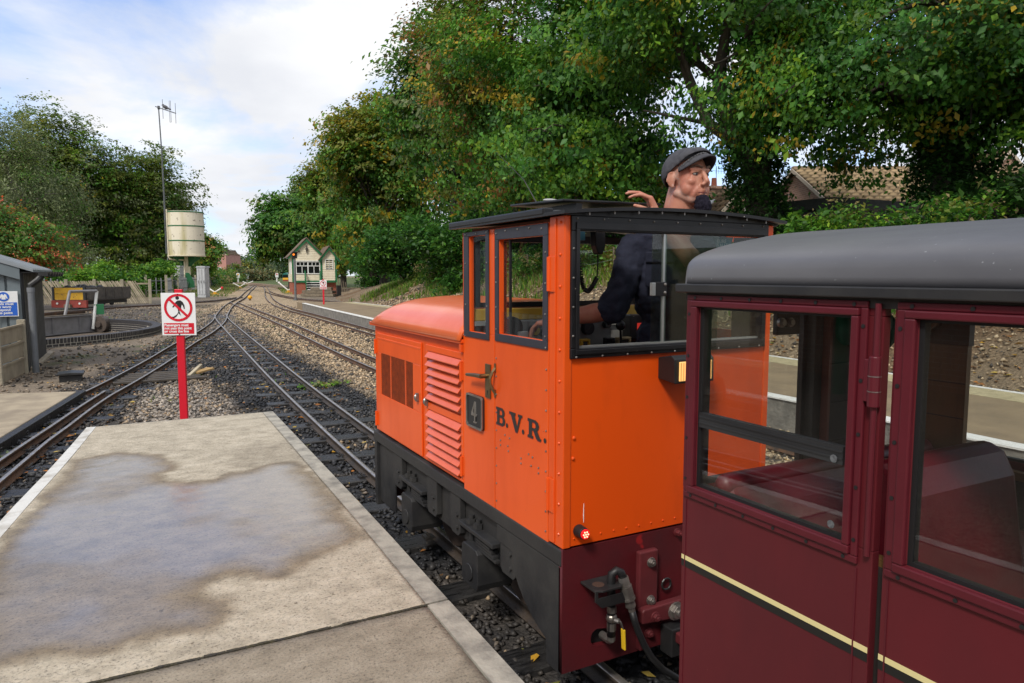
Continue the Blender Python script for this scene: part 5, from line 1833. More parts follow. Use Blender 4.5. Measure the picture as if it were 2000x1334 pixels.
# building added out of view, put in to darken reflections in the coach windows
refl_bld = thing('added_building', 'added brick building with a dark canopy, out of view, for the window reflections', 'building', (-8, 2, G0), kind='structure')
m = MB(); m.box(-12, -7.5, -9, 9.5, G0, 3.6); ob2 = m.build('wall', M_BW, refl_bld); planar_uv(ob2)
m = MB(); m.prism([(-13, 3.5), (-5.9, 3.3), (-5.9, 3.55), (-9.7, 5.4), (-13, 3.8)], 'y', -9.5, 10); m.build('roof', M_TILE, refl_bld)
for k in range(8):
    m = MB(); m.box(-7.52, -7.46, -8 + 2.2 * k, -6.9 + 2.2 * k, .9, 2.4); wi = m.build('window', M_DARKGLASS, refl_bld)
    m = MB(); m.box(-6.1, -5.98, -8.6 + 2.5 * k, -8.48 + 2.5 * k, G0, 3.3); m.build('added_canopy_post', M_GREEN, refl_bld)
# low black outbuilding with fascia
ob = thing('outbuilding', 'low black boarded outbuilding with flat roof beside the ivy trunk', 'outbuilding', (*at(1580, 22.5), 2.1))
def of_(a, b, z):
    p = Vector((*at(1535, 22.5), 0)) + cx_ * a + fx_ * b
    return (p.x, p.y, z)
m = LMB(of_); m.box(0, 3.2, 0, 2.6, 1.9, 3.55); m.done().build('wall', M_BLACK, ob)
m = LMB(of_); m.prism([(-.3, 3.56), (3.5, 3.56), (3.5, 3.8), (1.2, 3.95), (-.3, 3.8)], 'y', -.35, 2.8); m.done().build('roof', M_BLACK, ob)
m = LMB(of_); m.box(1.4, 2.6, -.03, -.002, 2.3, 3.3); m.done().build('window', M_DARKGLASS, ob)
# dark board fence
df = thing('board_fence', 'dark board fence along the top of the bank below the tree canopy', 'fence', (15, 11, 2.1))
M_DFEN = pmat('dark_fence', (.045, .036, .028), (.028, .023, .02), 5, rough=.9, bump=.4, bscale=30, var=.25)
mb0 = None
for k in range(150):
    x = 16.6 - .035 * k * .4; y = 3.5 + .135 * k
    x = 16.9 - .045 * k * .35
    if mb0 is None:
        m = MB(); l_ = df.location; m.box(l_.x - .062, l_.x + .062, l_.y - .01, l_.y + .01, l_.z, l_.z + 1.05); mb0 = m.build('board', M_DFEN, df); o = mb0
    else: o = link_copy(mb0, df)
    o.location = (x - 15, y - 11, rnd.uniform(-.02, .02)); o.rotation_euler = (0, 0, R(90) + rnd.uniform(-.03, .03))
for z in (2.35, 3.0):
    m = MB(); m.bar((16.93, 3.4, z), (14.6, 23.7, z), .05, .08); m.build('rail', M_DFEN, df)
# houses far down the line
aF = math.atan2(-.4701, .8826)
h4, lf4 = house('pink_house', 'pink rendered house end behind the tree right of the water tower', at(411, 150), aF, 7.4, 8, 0, 5.9, 7.6, M_PINK, M_TILE, windows=[(2.4, 4.4, .5, .5), (2.3, 2.1, .7, 1.1)], over=.15)
h5, lf5 = house('brick_house', 'plain distant brick house with a dark roof right of the pink house', at(400, 172), aR, 7, 7.9, 0, 5.3, 7.4, M_BW, pmat('dark_tile', (.085, .07, .062), (.06, .05, .045), 4, rough=.9), over=.15)
ym = thing('point_marker', 'small yellow marker lamp on the gravel between the tracks', 'marker', (*at(489, 46), G0))
mx_, my_ = at(489, 46)
m = MB(); m.cyl((mx_, my_, G0), (mx_, my_, G0 + .12), .06, 10); m.build('base', M_BLACK, ym)
m = MB(); m.sphere((mx_, my_, G0 + .2), (.15, .15, .13), 12, 8); m.build('dome', M_LEVY, ym, smooth=True)
# brick houses glimpsed through the foliage behind the cab
h6, lf6 = house('brick_house', 'red brick house with white windows glimpsed through leaves behind the cab roof', at(975, 40), R(-75), 8, 10, 1.5, 4.2, 6.6, M_BW, M_TILE, windows=[(-2, 2.4, 1.1, 1.2), (1.5, 2.4, 1.1, 1.2)])
# ================================================================== TREES AND PLANTS
M_LEAF = attr_mat('leaf', 'col', rough=.5, bump=0, spec=.4, transl=.45)
M_BARK = pmat('bark', (.075, .06, .045), (.035, .03, .024), 6, rough=.95, bump=.8, bscale=18, stretch=(1, 1, .3))
M_BARKP = pmat('birch_bark', (.36, .33, .28), (.12, .10, .085), 6, rough=.9, bump=.4, bscale=18)
GREENS = {
    'dark': [(.032, .115, .020), (.046, .15, .022), (.062, .185, .026)],
    'mid': [(.058, .17, .022), (.085, .22, .026), (.12, .26, .028)],
    'olive': [(.12, .18, .028), (.16, .22, .032), (.19, .20, .032)],
    'yellow': [(.36, .27, .022), (.46, .32, .028), (.24, .26, .026)],
    'rust': [(.42, .20, .05), (.34, .16, .05), (.46, .26, .08)],
    'pale': [(.18, .22, .09), (.22, .26, .12), (.15, .19, .08)],
    'bright': [(.12, .30, .024), (.18, .36, .03), (.24, .38, .03)],
    'ivy': [(.020, .058, .014), (.032, .085, .018), (.045, .11, .020)],
    'straw': [(.36, .28, .13), (.28, .23, .11), (.22, .23, .07)],
    'berry': [(.58, .12, .03), (.50, .09, .03), (.55, .20, .05)],
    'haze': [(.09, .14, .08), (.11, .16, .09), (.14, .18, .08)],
}


def leaf_cloud(q, C, n_per, spread, size, pal, weights, up=.55, droop=0.0, flat=.5, grouped=True, elong=1.0, outc=None):
    """C: clump centres (k,3). returns V,F(quads as 2 tris),col"""
    k = len(C)
    n = k * n_per
    cid = np.repeat(np.arange(k), n_per)
    sp = spread if np.ndim(spread) else np.full(k, spread)
    off = q.normal(0, 1, (n, 3)) * np.array([1, 1, flat]) * sp[cid][:, None] * .6
    # clump twig direction: leaves string out along it
    d = q.normal(0, 1, (k, 3)); d[:, 2] = d[:, 2] * .3 - droop; d /= np.linalg.norm(d, axis=1)[:, None]
    t = q.uniform(-1, 1, n)
    P = C[cid] + off * .75 + d[cid] * (t * sp[cid])[:, None] * .9
    P[:, 2] -= droop * sp[cid] * t * t
    nrm = q.normal(0, 1, (n, 3)); nrm[:, 2] = np.abs(nrm[:, 2]) + up * 1.6
    if outc is not None:
        ov = C - np.array(outc); ov /= np.linalg.norm(ov, axis=1)[:, None] + 1e-6
        nrm = nrm * .8 + ov[cid] * 1.25
    nrm /= np.linalg.norm(nrm, axis=1)[:, None]
    a = np.cross(nrm, q.normal(0, 1, (n, 3))); a /= np.linalg.norm(a, axis=1)[:, None]
    a[:, 2] -= .25; b = np.cross(nrm, a); b /= np.linalg.norm(b, axis=1)[:, None]
    s = size * np.clip(q.lognormal(-.08, .32, n), .4, 1.8)
    V = np.empty((n, 4, 3))
    V[:, 0] = P - a * s[:, None] * .5
    V[:, 1] = P + b * s[:, None] * .34 / elong + nrm * s[:, None] * .10
    V[:, 2] = P + a * s[:, None] * .55
    V[:, 3] = P - b * s[:, None] * .34 / elong + nrm * s[:, None] * .10
    names = list(pal)
    w = np.array(weights, float); w /= w.sum()
    base_c = q.choice(len(names), k, p=w)
    lc = np.where(q.uniform(0, 1, n) < (.955 if grouped else 0), base_c[cid], q.choice(len(names), n, p=w))
    pa = np.array([GREENS[x] for x in names])
    col = pa[lc, q.randint(0, 3, n)] * q.uniform(.82, 1.18, n)[:, None] * (q.uniform(.62, 1.38, k)[cid])[:, None]
    F = (np.array([[0, 1, 2], [0, 2, 3]])[None] + (np.arange(n) * 4)[:, None, None]).reshape(-1, 3)
    return V.reshape(-1, 3), F, np.repeat(col, 4, 0)


def lobes_points(q, lobes, n):
    """points spread through ellipsoid lobes, thicker near their surface"""
    vol = np.array([l[3] * l[4] * l[5] for l in lobes]) ** .75
    ch = q.choice(len(lobes), n, p=vol / vol.sum())
    L_ = np.array(lobes)[ch]
    d = q.normal(0, 1, (n, 3)); d /= np.linalg.norm(d, axis=1)[:, None]
    r = q.uniform(0, 1, n) ** .42
    r = np.where(q.uniform(0, 1, n) < .14, r * q.uniform(1.05, 1.32, n), r)
    return L_[:, :3] + d * r[:, None] * L_[:, 3:6]


def limb(mb, p0, p1, r0, r1, q, n=6, sag=.06):
    p0, p1 = Vector(p0), Vector(p1)
    L_ = (p1 - p0).length
    pts = []; rs = []
    for i in range(n + 1):
        t = i / n
        p = p0.lerp(p1, t) + Vector((q.uniform(-1, 1), q.uniform(-1, 1), q.uniform(-1, 1))) * L_ * sag * math.sin(math.pi * t)
        p.z += L_ * .10 * math.sin(math.pi * t) * (1 if p1.z < p0.z + L_ * .8 else 0)
        pts.append(p); rs.append(r0 + (r1 - r0) * t)
    mb.tube(pts, rs, 7)
    return pts


def tree(name, label, cat, x, y, z, trunk_top, tr, lobes, clumps, n_per, spread, size, pal, weights, seed, up=.5, droop=.25, flat=.42, limbs=10, bark=None, extra=(), hole=None, group=None, ivy=0, ivy_r=1.0, lean=(0, 0), elong=1.0, top_tint=None, zmin=None):
    q = np.random.RandomState(seed)
    t = thing(name, label, cat, (x, y, z), group)
    bark = bark or M_BARK
    mb = MB()
    tp = Vector((x + lean[0], y + lean[1], trunk_top))
    pts = [Vector((x, y, z - .4)), Vector((x, y, z + .15)), Vector((x + lean[0] * .2, y + lean[1] * .2, z + (trunk_top - z) * .3)), Vector((x + lean[0] * .55, y + lean[1] * .55, z + (trunk_top - z) * .65)), tp]
    mb.tube(pts, [tr * 1.5, tr * 1.15, tr, tr * .85, tr * .62], 12)
    mb.build('trunk', bark, t, smooth=True)
    mb = MB()
    order = sorted(lobes, key=lambda l: -l[3] * l[4] * l[5])[:limbs]
    for l in order:
        st = pts[3].lerp(tp, q.uniform(.2, 1.0))
        e = Vector(l[:3])
        pp_ = limb(mb, st, e, tr * q.uniform(.32, .5), tr * .10, q)
        for k in range(3):
            dd = q.normal(0, 1, 3); dd /= np.linalg.norm(dd)
            e2 = Vector(np.array(l[:3]) + dd * np.array(l[3:6]) * .75)
            limb(mb, pp_[3 + k % 3], e2, tr * .14, tr * .03, q, 4)
    for pl_, r0, r1 in extra:
        mb.tube(pl_, [r0 + (r1 - r0) * i / (len(pl_) - 1) for i in range(len(pl_))], 9)
    if mb.v: mb.build('limbs', bark, t, smooth=True)
    C = lobes_points(q, lobes, clumps)
    if zmin is not None: C = C[C[:, 2] > zmin + q.uniform(-.35, .35, len(C))]
    if hole is not None:
        for hc, ha, hr, hl in hole:
            dv = C - np.array(hc); al = dv @ np.array(ha); pe = np.linalg.norm(dv - al[:, None] * np.array(ha), axis=1)
            C = C[(pe > hr * q.uniform(.7, 1.15, len(C))) | (np.abs(al) > hl) | (q.uniform(0, 1, len(C)) < .10)]
    V, F, c = leaf_cloud(q, C, n_per, spread * q.uniform(.6, 1.3, len(C)), size, pal, weights, up * .6, droop, flat, elong=elong, outc=np.array(lobes)[:, :3].mean(0))
    if top_tint:
        zt = np.array([l[2] + l[5] for l in lobes]).max(); zb = np.array([l[2] - l[5] for l in lobes]).min()
        f = np.repeat(sstep((V[::4, 2] - zb) / (zt - zb) + q.normal(0, .12, len(V) // 4), .5, .95), 4)[:, None] * top_tint[1]
        c = c * (1 - f) + np.array(GREENS[top_tint[0]])[q.randint(0, 3, len(V) // 4)].repeat(4, 0) * f
    np_mesh('crown', V, F, M_LEAF, t, cols=c)
    if ivy:
        hz = q.uniform(z, trunk_top + .4, ivy); a = q.uniform(0, 6.28, ivy)
        f = (hz - z) / (trunk_top - z)
        rad = tr * (1.2 - .3 * f) * ivy_r + q.uniform(0, .28, ivy)
        C = np.stack([x + lean[0] * f + rad * np.cos(a), y + lean[1] * f + rad * np.sin(a), hz], 1)
        V, F, c = leaf_cloud(q, C, 16, .17, .095, ['ivy', 'dark'], [.8, .2], .3, .2, 1.0)
        o = np_mesh('ivy', V, F, M_LEAF, t, cols=c)
    return t


def bush(name, label, cat, lobes, clumps, n_per, spread, size, pal, weights, seed, up=.5, droop=.1, flat=.7, group=None, kind=None, elong=1.0):
    q = np.random.RandomState(seed)
    l = np.array(lobes)
    base_ = (float(l[:, 0].mean()), float(l[:, 1].mean()), float((l[:, 2] - l[:, 5]).min()))
    t = thing(name, label, cat, base_, group, kind)
    mb = MB()
    for L_ in lobes[:10]:
        for k in range(4):
            limb(mb, (L_[0] + q.uniform(-.2, .2), L_[1] + q.uniform(-.2, .2), L_[2] - L_[5]), (L_[0] + q.uniform(-.6, .6) * L_[3], L_[1] + q.uniform(-.6, .6) * L_[4], L_[2] + q.uniform(0, .6) * L_[5]), .03 + .01 * L_[3], .008, q, 4)
    mb.build('stems', M_BARK, t)
    C = lobes_points(q, lobes, clumps)
    C = C[C[:, 2] > base_[2]]
    V, F, c = leaf_cloud(q, C, n_per, spread, size, pal, weights, up, droop, flat, elong=elong)
    np_mesh('foliage', V, F, M_LEAF, t, cols=c)
    return t


def rl(q, cx, cy, cz, rx, ry, rz, n, sub):
    """n sub-lobes spread over a big ellipsoid"""
    o = []
    for i in range(n):
        d = q.normal(0, 1, 3); d /= np.linalg.norm(d); r = q.uniform(.35, .82)
        k = sub * q.uniform(.75, 1.25)
        o.append((cx + d[0] * rx * r, cy + d[1] * ry * r, cz + d[2] * rz * r, rx * k, ry * k, rz * k * .8))
    return o


q0 = np.random.RandomState(3)
GRP = 'big trees along the bank'
# T1 : trunk behind the driver, forked, ivy at the base, open crown with yellow touches
x, y = at(1490, 19.5)


def at3(px, py, d):
    gx, gy = at(px, d); return Vector((gx, gy, CAMH + (537 - py) / FPX * d))


va = Vector((.69, .72, .12)).normalized()
GAPS = [(tuple(at3(1352, 205, 20)), tuple(va), 1.6, 9), (tuple(at3(1415, 130, 20)), tuple(va), 1.15, 9), (tuple(at3(1330, 330, 20)), tuple(va), .95, 9), (tuple(at3(1425, 350, 20)), tuple(va), .75, 9)]
FORK = [([at3(1490, 400, 19.4), at3(1470, 330, 19.3), at3(1425, 265, 19.2), at3(1395, 200, 19.1), at3(1395, 130, 19), at3(1410, 40, 18.9), at3(1420, -40, 18.9)], .30, .07),
        ([at3(1450, 300, 19.3), at3(1375, 250, 19.3), at3(1335, 170, 19.4), at3(1315, 110, 19.4), at3(1290, 50, 19.5), at3(1270, -30, 19.5)], .17, .05),
        ([at3(1395, 200, 19.1), at3(1350, 190, 19.2), at3(1320, 120, 19.2), at3(1322, 60, 19.2)], .10, .04),
        ([at3(1480, 350, 19.4), at3(1500, 250, 19.6), at3(1480, 150, 19.8), at3(1500, 40, 20)], .2, .06),
        ([at3(1375, 250, 19.3), at3(1300, 235, 19.3), at3(1250, 225, 19.2)], .06, .02),
        ([at3(1395, 150, 19.1), at3(1330, 90, 19.2), at3(1260, 85, 19.2)], .05, .02)]
lob = rl(q0, x - 1.5, y + 1.0, 9.0, 4.8, 4.6, 4.8, 22, .36)
tree('sycamore_tree', 'tall forked tree with an ivy-clad trunk rising right behind the driver', 'tree', x, y, 2.1, 6.0, .42, lob, 900, 64, .54, .135, ['mid', 'dark', 'yellow', 'bright'], [.52, .24, .08, .16], 21, up=.4, droop=.45, ivy=900, ivy_r=1.15, lean=(-.5, .3), group=GRP, limbs=5, zmin=4.5, extra=FORK, hole=GAPS)
# T2 : far right tree with the widest dark canopy, hanging sprays
x, y = at(1845, 17.5)
lob = rl(q0, x - .6, y, 8.2, 5.4, 5.6, 4.5, 26, .36)
lob += [(x - 4.0, y + 2.2, 5.6, 2.2, 2.0, 1.2), (x + .3, y - 1.0, 5.3, 2.8, 2.6, 1.1), (x - 2.2, y - .2, 5.9, 2.2, 2.0, 1.3), (x + 2.5, y - 2.5, 5.6, 2.4, 2.2, 1.3)]
tree('lime_tree', 'spreading dark-leaved tree with an ivy trunk standing by the right hedge', 'tree', x, y, 2.1, 6.0, .5, lob, 1600, 66, .54, .122, ['dark', 'mid', 'bright', 'yellow'], [.44, .36, .14, .06], 22, up=.45, droop=.5, ivy=1100, ivy_r=1.2, group=GRP, limbs=14, zmin=3.6)
# T3 : left of T1, oak-like green crown
x, y = at(1140, 24)
lob = rl(q0, x, y, 8.6, 4.3, 4.4, 5.8, 26, .36)
lob += [(x + 1.0, y - 2, 4.8, 2.2, 2.0, 1.3), (x - 1.8, y - 1.5, 5.2, 2, 2, 1.3)]
tree('oak_tree', 'green broadleaf tree overhanging the cab roof, left of the forked tree', 'tree', x, y, 2.0, 7.0, .38, lob, 1150, 66, .60, .145, ['mid', 'dark', 'bright', 'yellow'], [.54, .24, .16, .06], 23, up=.4, droop=.4, group=GRP, zmin=3.6, hole=GAPS)
# T4 : hornbeam with rusty seed bunches and yellow
x, y = at(1015, 29)
lob = rl(q0, x, y, 8.6, 4.6, 4.2, 7.4, 28, .34)
tree('hornbeam_tree', 'yellowing tree hung with rust-brown seed bunches in the middle of the row', 'tree', x, y, 1.6, 7.0, .3, lob, 1300, 56, .60, .138, ['mid', 'olive', 'rust', 'yellow', 'dark'], [.50, .16, .12, .18, .04], 24, up=.4, droop=.55, group=GRP, top_tint=('rust', .18))
# T5 : tall green tree behind, its top leaves the picture
x, y = at(893, 37)
lob = rl(q0, x + .3, y, 9.2, 3.9, 4.2, 9.2, 30, .33)
tree('chestnut_tree', 'tall green tree whose left side outlines the sky, brown leaf clusters inside', 'tree', x, y, 1.2, 8.0, .36, lob, 1250, 40, .75, .23, ['mid', 'pale', 'dark', 'rust', 'olive'], [.56, .20, .10, .03, .11], 25, up=.35, droop=.5, group=GRP)
# T6 : yellow-topped rounded tree above the signal box
sbd = Vector((*at(612, 1.0), 0)).normalized()
SBG = [(tuple(at3(612, 528, 52)), tuple(sbd), 2.7, 14), (tuple(at3(640, 560, 52)), tuple(sbd), 2.4, 14)]
x, y = at(752, 52)
lob = rl(q0, x, y, 8.4, 4.3, 4.6, 7.6, 32, .35)
tree('hornbeam_tree', 'rounded tree with a golden top standing right of the signal box', 'tree', x, y, .6, 5.0, .34, lob, 1600, 40, .75, .24, ['olive', 'mid', 'dark', 'yellow'], [.26, .58, .04, .12], 26, up=.4, droop=.35, group=GRP, hole=SBG, top_tint=('yellow', .5))
x, y = at(672, 74)
lob = rl(q0, x, y, 8.6, 4.6, 4.6, 7.4, 26, .38)
tree('hornbeam_tree', 'yellow-green tree just behind the signal box roof', 'tree', x, y, .3, 5.0, .3, lob, 1350, 40, .85, .28, ['olive', 'mid', 'dark', 'yellow'], [.24, .62, .04, .10], 27, group=GRP, top_tint=('yellow', .5))
# T7 : dense mid green tree left behind the signal box
x, y = at(572, 82)
lob = rl(q0, x, y, 5.6, 4.6, 4.6, 5.8, 24, .40)
lob += [(x - 2.8, y, 4.6, 2.0, 2.0, 1.7), (x + 2.4, y - 1, 8.6, 1.8, 1.8, 2.2)]
tree('ash_tree', 'bushy green tree at the far end of the row, left of the signal box', 'tree', x, y, 0, 4.0, .4, lob, 1250, 38, .95, .32, ['mid', 'dark', 'bright', 'olive'], [.5, .25, .1, .15], 28, group=GRP, zmin=2.7)
x, y = at(600, 92)
lob = rl(q0, x, y, 8.0, 3.6, 3.6, 5.6, 10, .42)
tree('ash_tree', 'taller feathery green tree behind the far end of the row', 'tree', x, y, 0, 5.0, .4, lob, 700, 36, 1.0, .36, ['mid', 'pale', 'dark'], [.5, .3, .2], 29, group=GRP, zmin=3.2)
# dark understorey behind the bank
q0 = np.random.RandomState(12)
under = [(at(785, 38), 3.3, 2.6, 2.0, 2.0), (at(870, 32), 3.1, 2.2, 1.9, 1.7), (at(730, 56), 2.2, 2.4, 1.8, 1.9), (at(950, 29), 2.4, 2.0, 1.8, 1.6)]
for i, ((bx, by), bz, rx_, ry_, rz_) in enumerate(under):
    bush('holly_bush', ['dark evergreen bush at the foot of the rust-tinted tree', 'dark glossy laurel bush overhanging the bare bank', 'dark bush beside the signal box on its right', 'leafy bush behind the cab\'s front window'][i], 'bush',
         rl(q0, bx, by, bz, rx_, ry_, rz_, 9, .45), 360, 36, .5, .17, ['dark', 'mid', 'ivy'], [.55, .25, .2], 41 + i, group='bushes under the bank trees')
# brambles and weeds on the crest, seen through the cab
lobs = []
for k in range(26):
    y = 8 + 1.0 * k; x = 13.5 + q0.uniform(-.8, 1.2) - (0.02 * k)
    z = float(bank_h(np.array([x]), np.array([y]))[0])
    lobs.append((x, y, z + .35, q0.uniform(.5, 1.0), q0.uniform(.5, .9), q0.uniform(.35, .8)))
bush('brambles', 'tangle of brambles and nettles along the crest of the bank', 'brambles', lobs, 900, 30, .33, .10, ['mid', 'bright', 'olive', 'straw', 'dark'], [.30, .10, .14, .12, .34], 51, kind='stuff')
lobs = []
for k in range(20):
    y = 5 + 1.35 * k; x = 15.4 + q0.uniform(-.5, .8); lw_ = 8 < y < 19
    lobs.append((x, y, 2.2 + (.35 if lw_ else .8), q0.uniform(.8, 1.4), q0.uniform(.7, 1.2), q0.uniform(.4, .6) if lw_ else q0.uniform(.8, 1.3)))
bush('hedge', 'dark unclipped hedge behind the brambles along the fence', 'hedge', lobs, 1000, 32, .4, .13, ['dark', 'mid', 'ivy', 'bright'], [.40, .10, .46, .04], 52, kind='stuff')
lobs = []
for k in range(22):
    lobs.append((21 + .12 * k + q0.uniform(-1, 1), 24 + 2.6 * k, 2.0 - .05 * k, 1.9, 1.9, q0.uniform(1.3, 2.0)))
bush('undergrowth', 'dark undergrowth closing the view below the bank trees', 'undergrowth', lobs, 800, 32, .7, .26, ['dark', 'ivy', 'mid'], [.5, .3, .2], 55, kind='stuff')
lobs = []
for k in range(8):
    lx, ly = at(1880 + 32 * k, 16.2 - .1 * k)
    lobs.append((lx, ly, 2.9, .9, .8, .85 + .05 * k))
bush('hedge', 'clipped dark hedge above the carriage roof at the right edge', 'hedge', lobs, 420, 34, .33, .11, ['ivy', 'dark', 'mid', 'yellow'], [.66, .26, .06, .02], 53, kind='stuff')
lx, ly = at(1640, 15.5)
bush('sapling_bush', 'bright leafy sapling above the coach roof in front of the dark fence', 'bush', [(lx, ly, 2.45, .8, .6, .5), (lx - .6, ly + .6, 2.35, .6, .5, .45)], 70, 26, .28, .12, ['bright', 'mid', 'dark'], [.3, .5, .2], 54)

# grass tufts at the foot of the bank and far verges
def grass(name, label, n, fxy, h, pal, seed, zf):
    q = np.random.RandomState(seed)
    x, y = fxy(q, n); n = len(x); z = zf(x, y)
    a = q.uniform(0, 6.28, n); hh = h * q.uniform(.4, 1.3, n); w = hh * .09
    lx_, ly_ = q.normal(0, .35, n) * hh, q.normal(0, .35, n) * hh
    P = np.stack([x, y, z], 1)
    wv = np.stack([np.cos(a) * w, np.sin(a) * w, np.zeros(n)], 1)
    tip = P + np.stack([lx_, ly_, hh], 1); mid = P + np.stack([lx_ * .35, ly_ * .35, hh * .6], 1)
    V = np.stack([P - wv, P + wv, mid + wv * .7, tip, mid - wv * .7], 1)
    F = (np.array([[0, 1, 2], [0, 2, 4], [4, 2, 3]])[None] + (np.arange(n) * 5)[:, None, None]).reshape(-1, 3)
    pa = np.array([GREENS[k] for k in pal]).reshape(-1, 3)
    col = pa[q.randint(0, len(pa), n)] * q.uniform(.7, 1.3, n)[:, None]
    o = np_mesh(name, V.reshape(-1, 3), F, M_LEAF, cols=np.repeat(col, 5, 0), kind='stuff')
    tag(o, label, 'grass')


def fx1(q, n):
    y = q.uniform(4, 40, n); t = q.uniform(0, 1, n) ** .7; x = 10.6 + 3.6 * t
    k = fbm(x, y, .7, 131) > .5 - .25 * t
    return x[k], y[k]
grass('grass', 'rough grass and weeds patching the upper bank', 30000, fx1, .24, ['mid', 'olive', 'straw', 'bright'], 61, bank_h)
def fx2(q, n):
    y = q.uniform(58, 130, n); xd_ = np.interp(y, TRS['D'][:, 1], TRS['D'][:, 0]); x = xd_ - 1.2 - q.uniform(0, 9, n) ** 1.0
    k = fbm(x, y, .3, 133) > .42
    return x[k], y[k]
grass('grass', 'dry grass verge left of the far line by the point lever', 16000, fx2, .22, ['straw', 'olive', 'mid'], 62, lambda x, y: np.full(len(x), -.12))
def fx3(q, n):
    y = q.uniform(62, 170, n); xc_ = np.interp(y, TRS['C'][:, 1], TRS['C'][:, 0]); x = xc_ + 1.3 + q.uniform(0, 6, n)
    return x, y
grass('grass', 'green verge beside the far carriage and signals', 12000, fx3, .20, ['mid', 'olive', 'straw', 'bright'], 63, lambda x, y: np.full(len(x), -.12))
def fx4(q, n):
    x = q.uniform(-2.2, 5.2, n); y = q.uniform(10, 40, n)
    cl = (fbm(x, y, 1.3, 135) > .72) & (track_dist(x, y, 'A') > .1) & (np.hypot(x + 4.6, y - 23.3) > 5.5)
    return x[cl], y[cl]
grass('weeds', 'small green weeds growing in the ballast', 9000, fx4, .07, ['mid', 'bright', 'yellow'], 64, lambda x, y: ground_fields(x, y)[1])
q = np.random.RandomState(66)
C = np.stack([2.42 + q.normal(0, .12, 26), 10.45 + q.normal(0, .1, 26), np.full(26, -.06)], 1)
V, F, c = leaf_cloud(q, C, 18, .06, .045, ['bright', 'pale', 'straw'], [.4, .4, .2], .9, 0, .35)
o = np_mesh('weed_patch', V, F, M_LEAF, cols=c, kind='stuff'); tag(o, 'pale green weed patch on the black ballast left of the locomotive front', 'weeds')

# ---- left side trees
GL = 'trees behind the turntable'
q0 = np.random.RandomState(8)
x, y = at(60, 56)
lob = rl(q0, x, y, 8.2, 4.6, 4.3, 7.4, 26, .38) + [(x - 2, y, 2.2, 3, 2.5, 2.2), (x + 2.5, y, 2.2, 3, 2.5, 2.2)]
tree('birch_tree', 'pale weeping birch at the far left with hanging twigs', 'tree', x, y, 0, 8.0, .22, lob, 1200, 44, .85, .17, ['pale', 'olive', 'mid', 'yellow'], [.84, .06, .08, .02], 71, up=.2, droop=1.1, flat=1.2, bark=M_BARKP, group=GL, elong=1.4)
x, y = at(150, 78)
lob = rl(q0, x, y, 10.6, 7.4, 5.6, 11.6, 46, .33) + [(x - 4, y - 2, 2.6, 4, 2.5, 2.8), (x + 2, y - 2, 2.4, 4, 2.5, 2.6)]
tree('maple_tree', 'big dark green tree with olive autumn tops behind the turntable', 'tree', x, y, 0, 7.0, .5, lob, 2300, 44, .95, .27, ['pale', 'olive', 'mid', 'bright'], [.26, .36, .30, .08], 72, group=GL, top_tint=('olive', .5))
x, y = at(285, 84)
lob = rl(q0, x, y, 8.8, 6.4, 5.2, 9.4, 40, .35) + [(x - 4, y - 2, 2.6, 4, 2.5, 2.8), (x + 2, y - 2, 2.4, 4, 2.5, 2.6)]
tree('maple_tree', 'dark olive tree left of the antenna mast', 'tree', x, y, 0, 6.0, .45, lob, 1900, 44, .95, .28, ['pale', 'olive', 'mid', 'bright'], [.24, .38, .32, .06], 73, group=GL, top_tint=('olive', .5))
x, y = at(338, 96)
lob = rl(q0, x, y, 6.6, 4.2, 4.0, 7.4, 28, .38)
tree('maple_tree', 'dark olive tree standing behind the water tank', 'tree', x, y, 0, 5.0, .4, lob, 1100, 38, 1.0, .33, ['pale', 'olive', 'mid'], [.24, .40, .36], 74, group=GL, top_tint=('olive', .5))
x, y = at(392, 98)
lob = rl(q0, x, y, 4.0, 2.6, 3.2, 3.6, 10, .42)
tree('apple_tree', 'small yellow-green tree between the water tank and the pink house', 'tree', x, y, 0, 3.0, .25, lob, 650, 36, .95, .32, ['bright', 'mid', 'yellow', 'rust'], [.42, .38, .14, .06], 75, group=GL)
x, y = at(-8, 33)
lob = rl(q0, x, y, 3.4, 3.0, 2.4, 2.3, 18, .42)
t_ = tree('rowan_tree', 'rowan tree heavy with orange berries above the shed roof', 'tree', x, y, 0, 3.0, .16, lob, 620, 40, .5, .14, ['mid', 'olive', 'berry', 'rust'], [.54, .24, .14, .08], 76, group=GL)
q = np.random.RandomState(81)
C = lobes_points(q, lob, 260)
mb = MB()
for c in C:
    for k in range(5):
        p = c + q.normal(0, .09, 3); mb.sphere(p, .035, 5, 4)
mb.build('berries', pmat('rowan_berry', (.62, .09, .02), rough=.4), t_, kind='stuff')
# bushes behind the fence
q0 = np.random.RandomState(14)
for i, (px_, d_, rx_, rz_, lab, pal, w) in enumerate([
    (180, 50.5, 2.7, 1.65, 'bright green feathery bush behind the paling fence', ['bright', 'mid', 'dark'], [.55, .3, .15]),
    (248, 52, 1.7, 1.0, 'low green bush right of the feathery one behind the paling fence', ['bright', 'mid', 'dark'], [.3, .5, .2]),
    (318, 60, 2.2, 1.55, 'glossy laurel bush left of the water tower post', ['bright', 'mid', 'dark'], [.25, .5, .25]),
    (118, 50, 1.5, 1.0, 'dark green bush above the wagon', ['mid', 'dark'], [.5, .5])]):
    bx, by = at(px_, d_)
    bush('green_bush', lab, 'bush', rl(q0, bx, by, rz_ * .75, rx_, 1.8, rz_, 12, .42), 520, 34, .55, .19, pal, w, 91 + i, droop=.3, group='bushes behind the paling fence', elong=1.5 if i == 0 else 1)
lobs = []
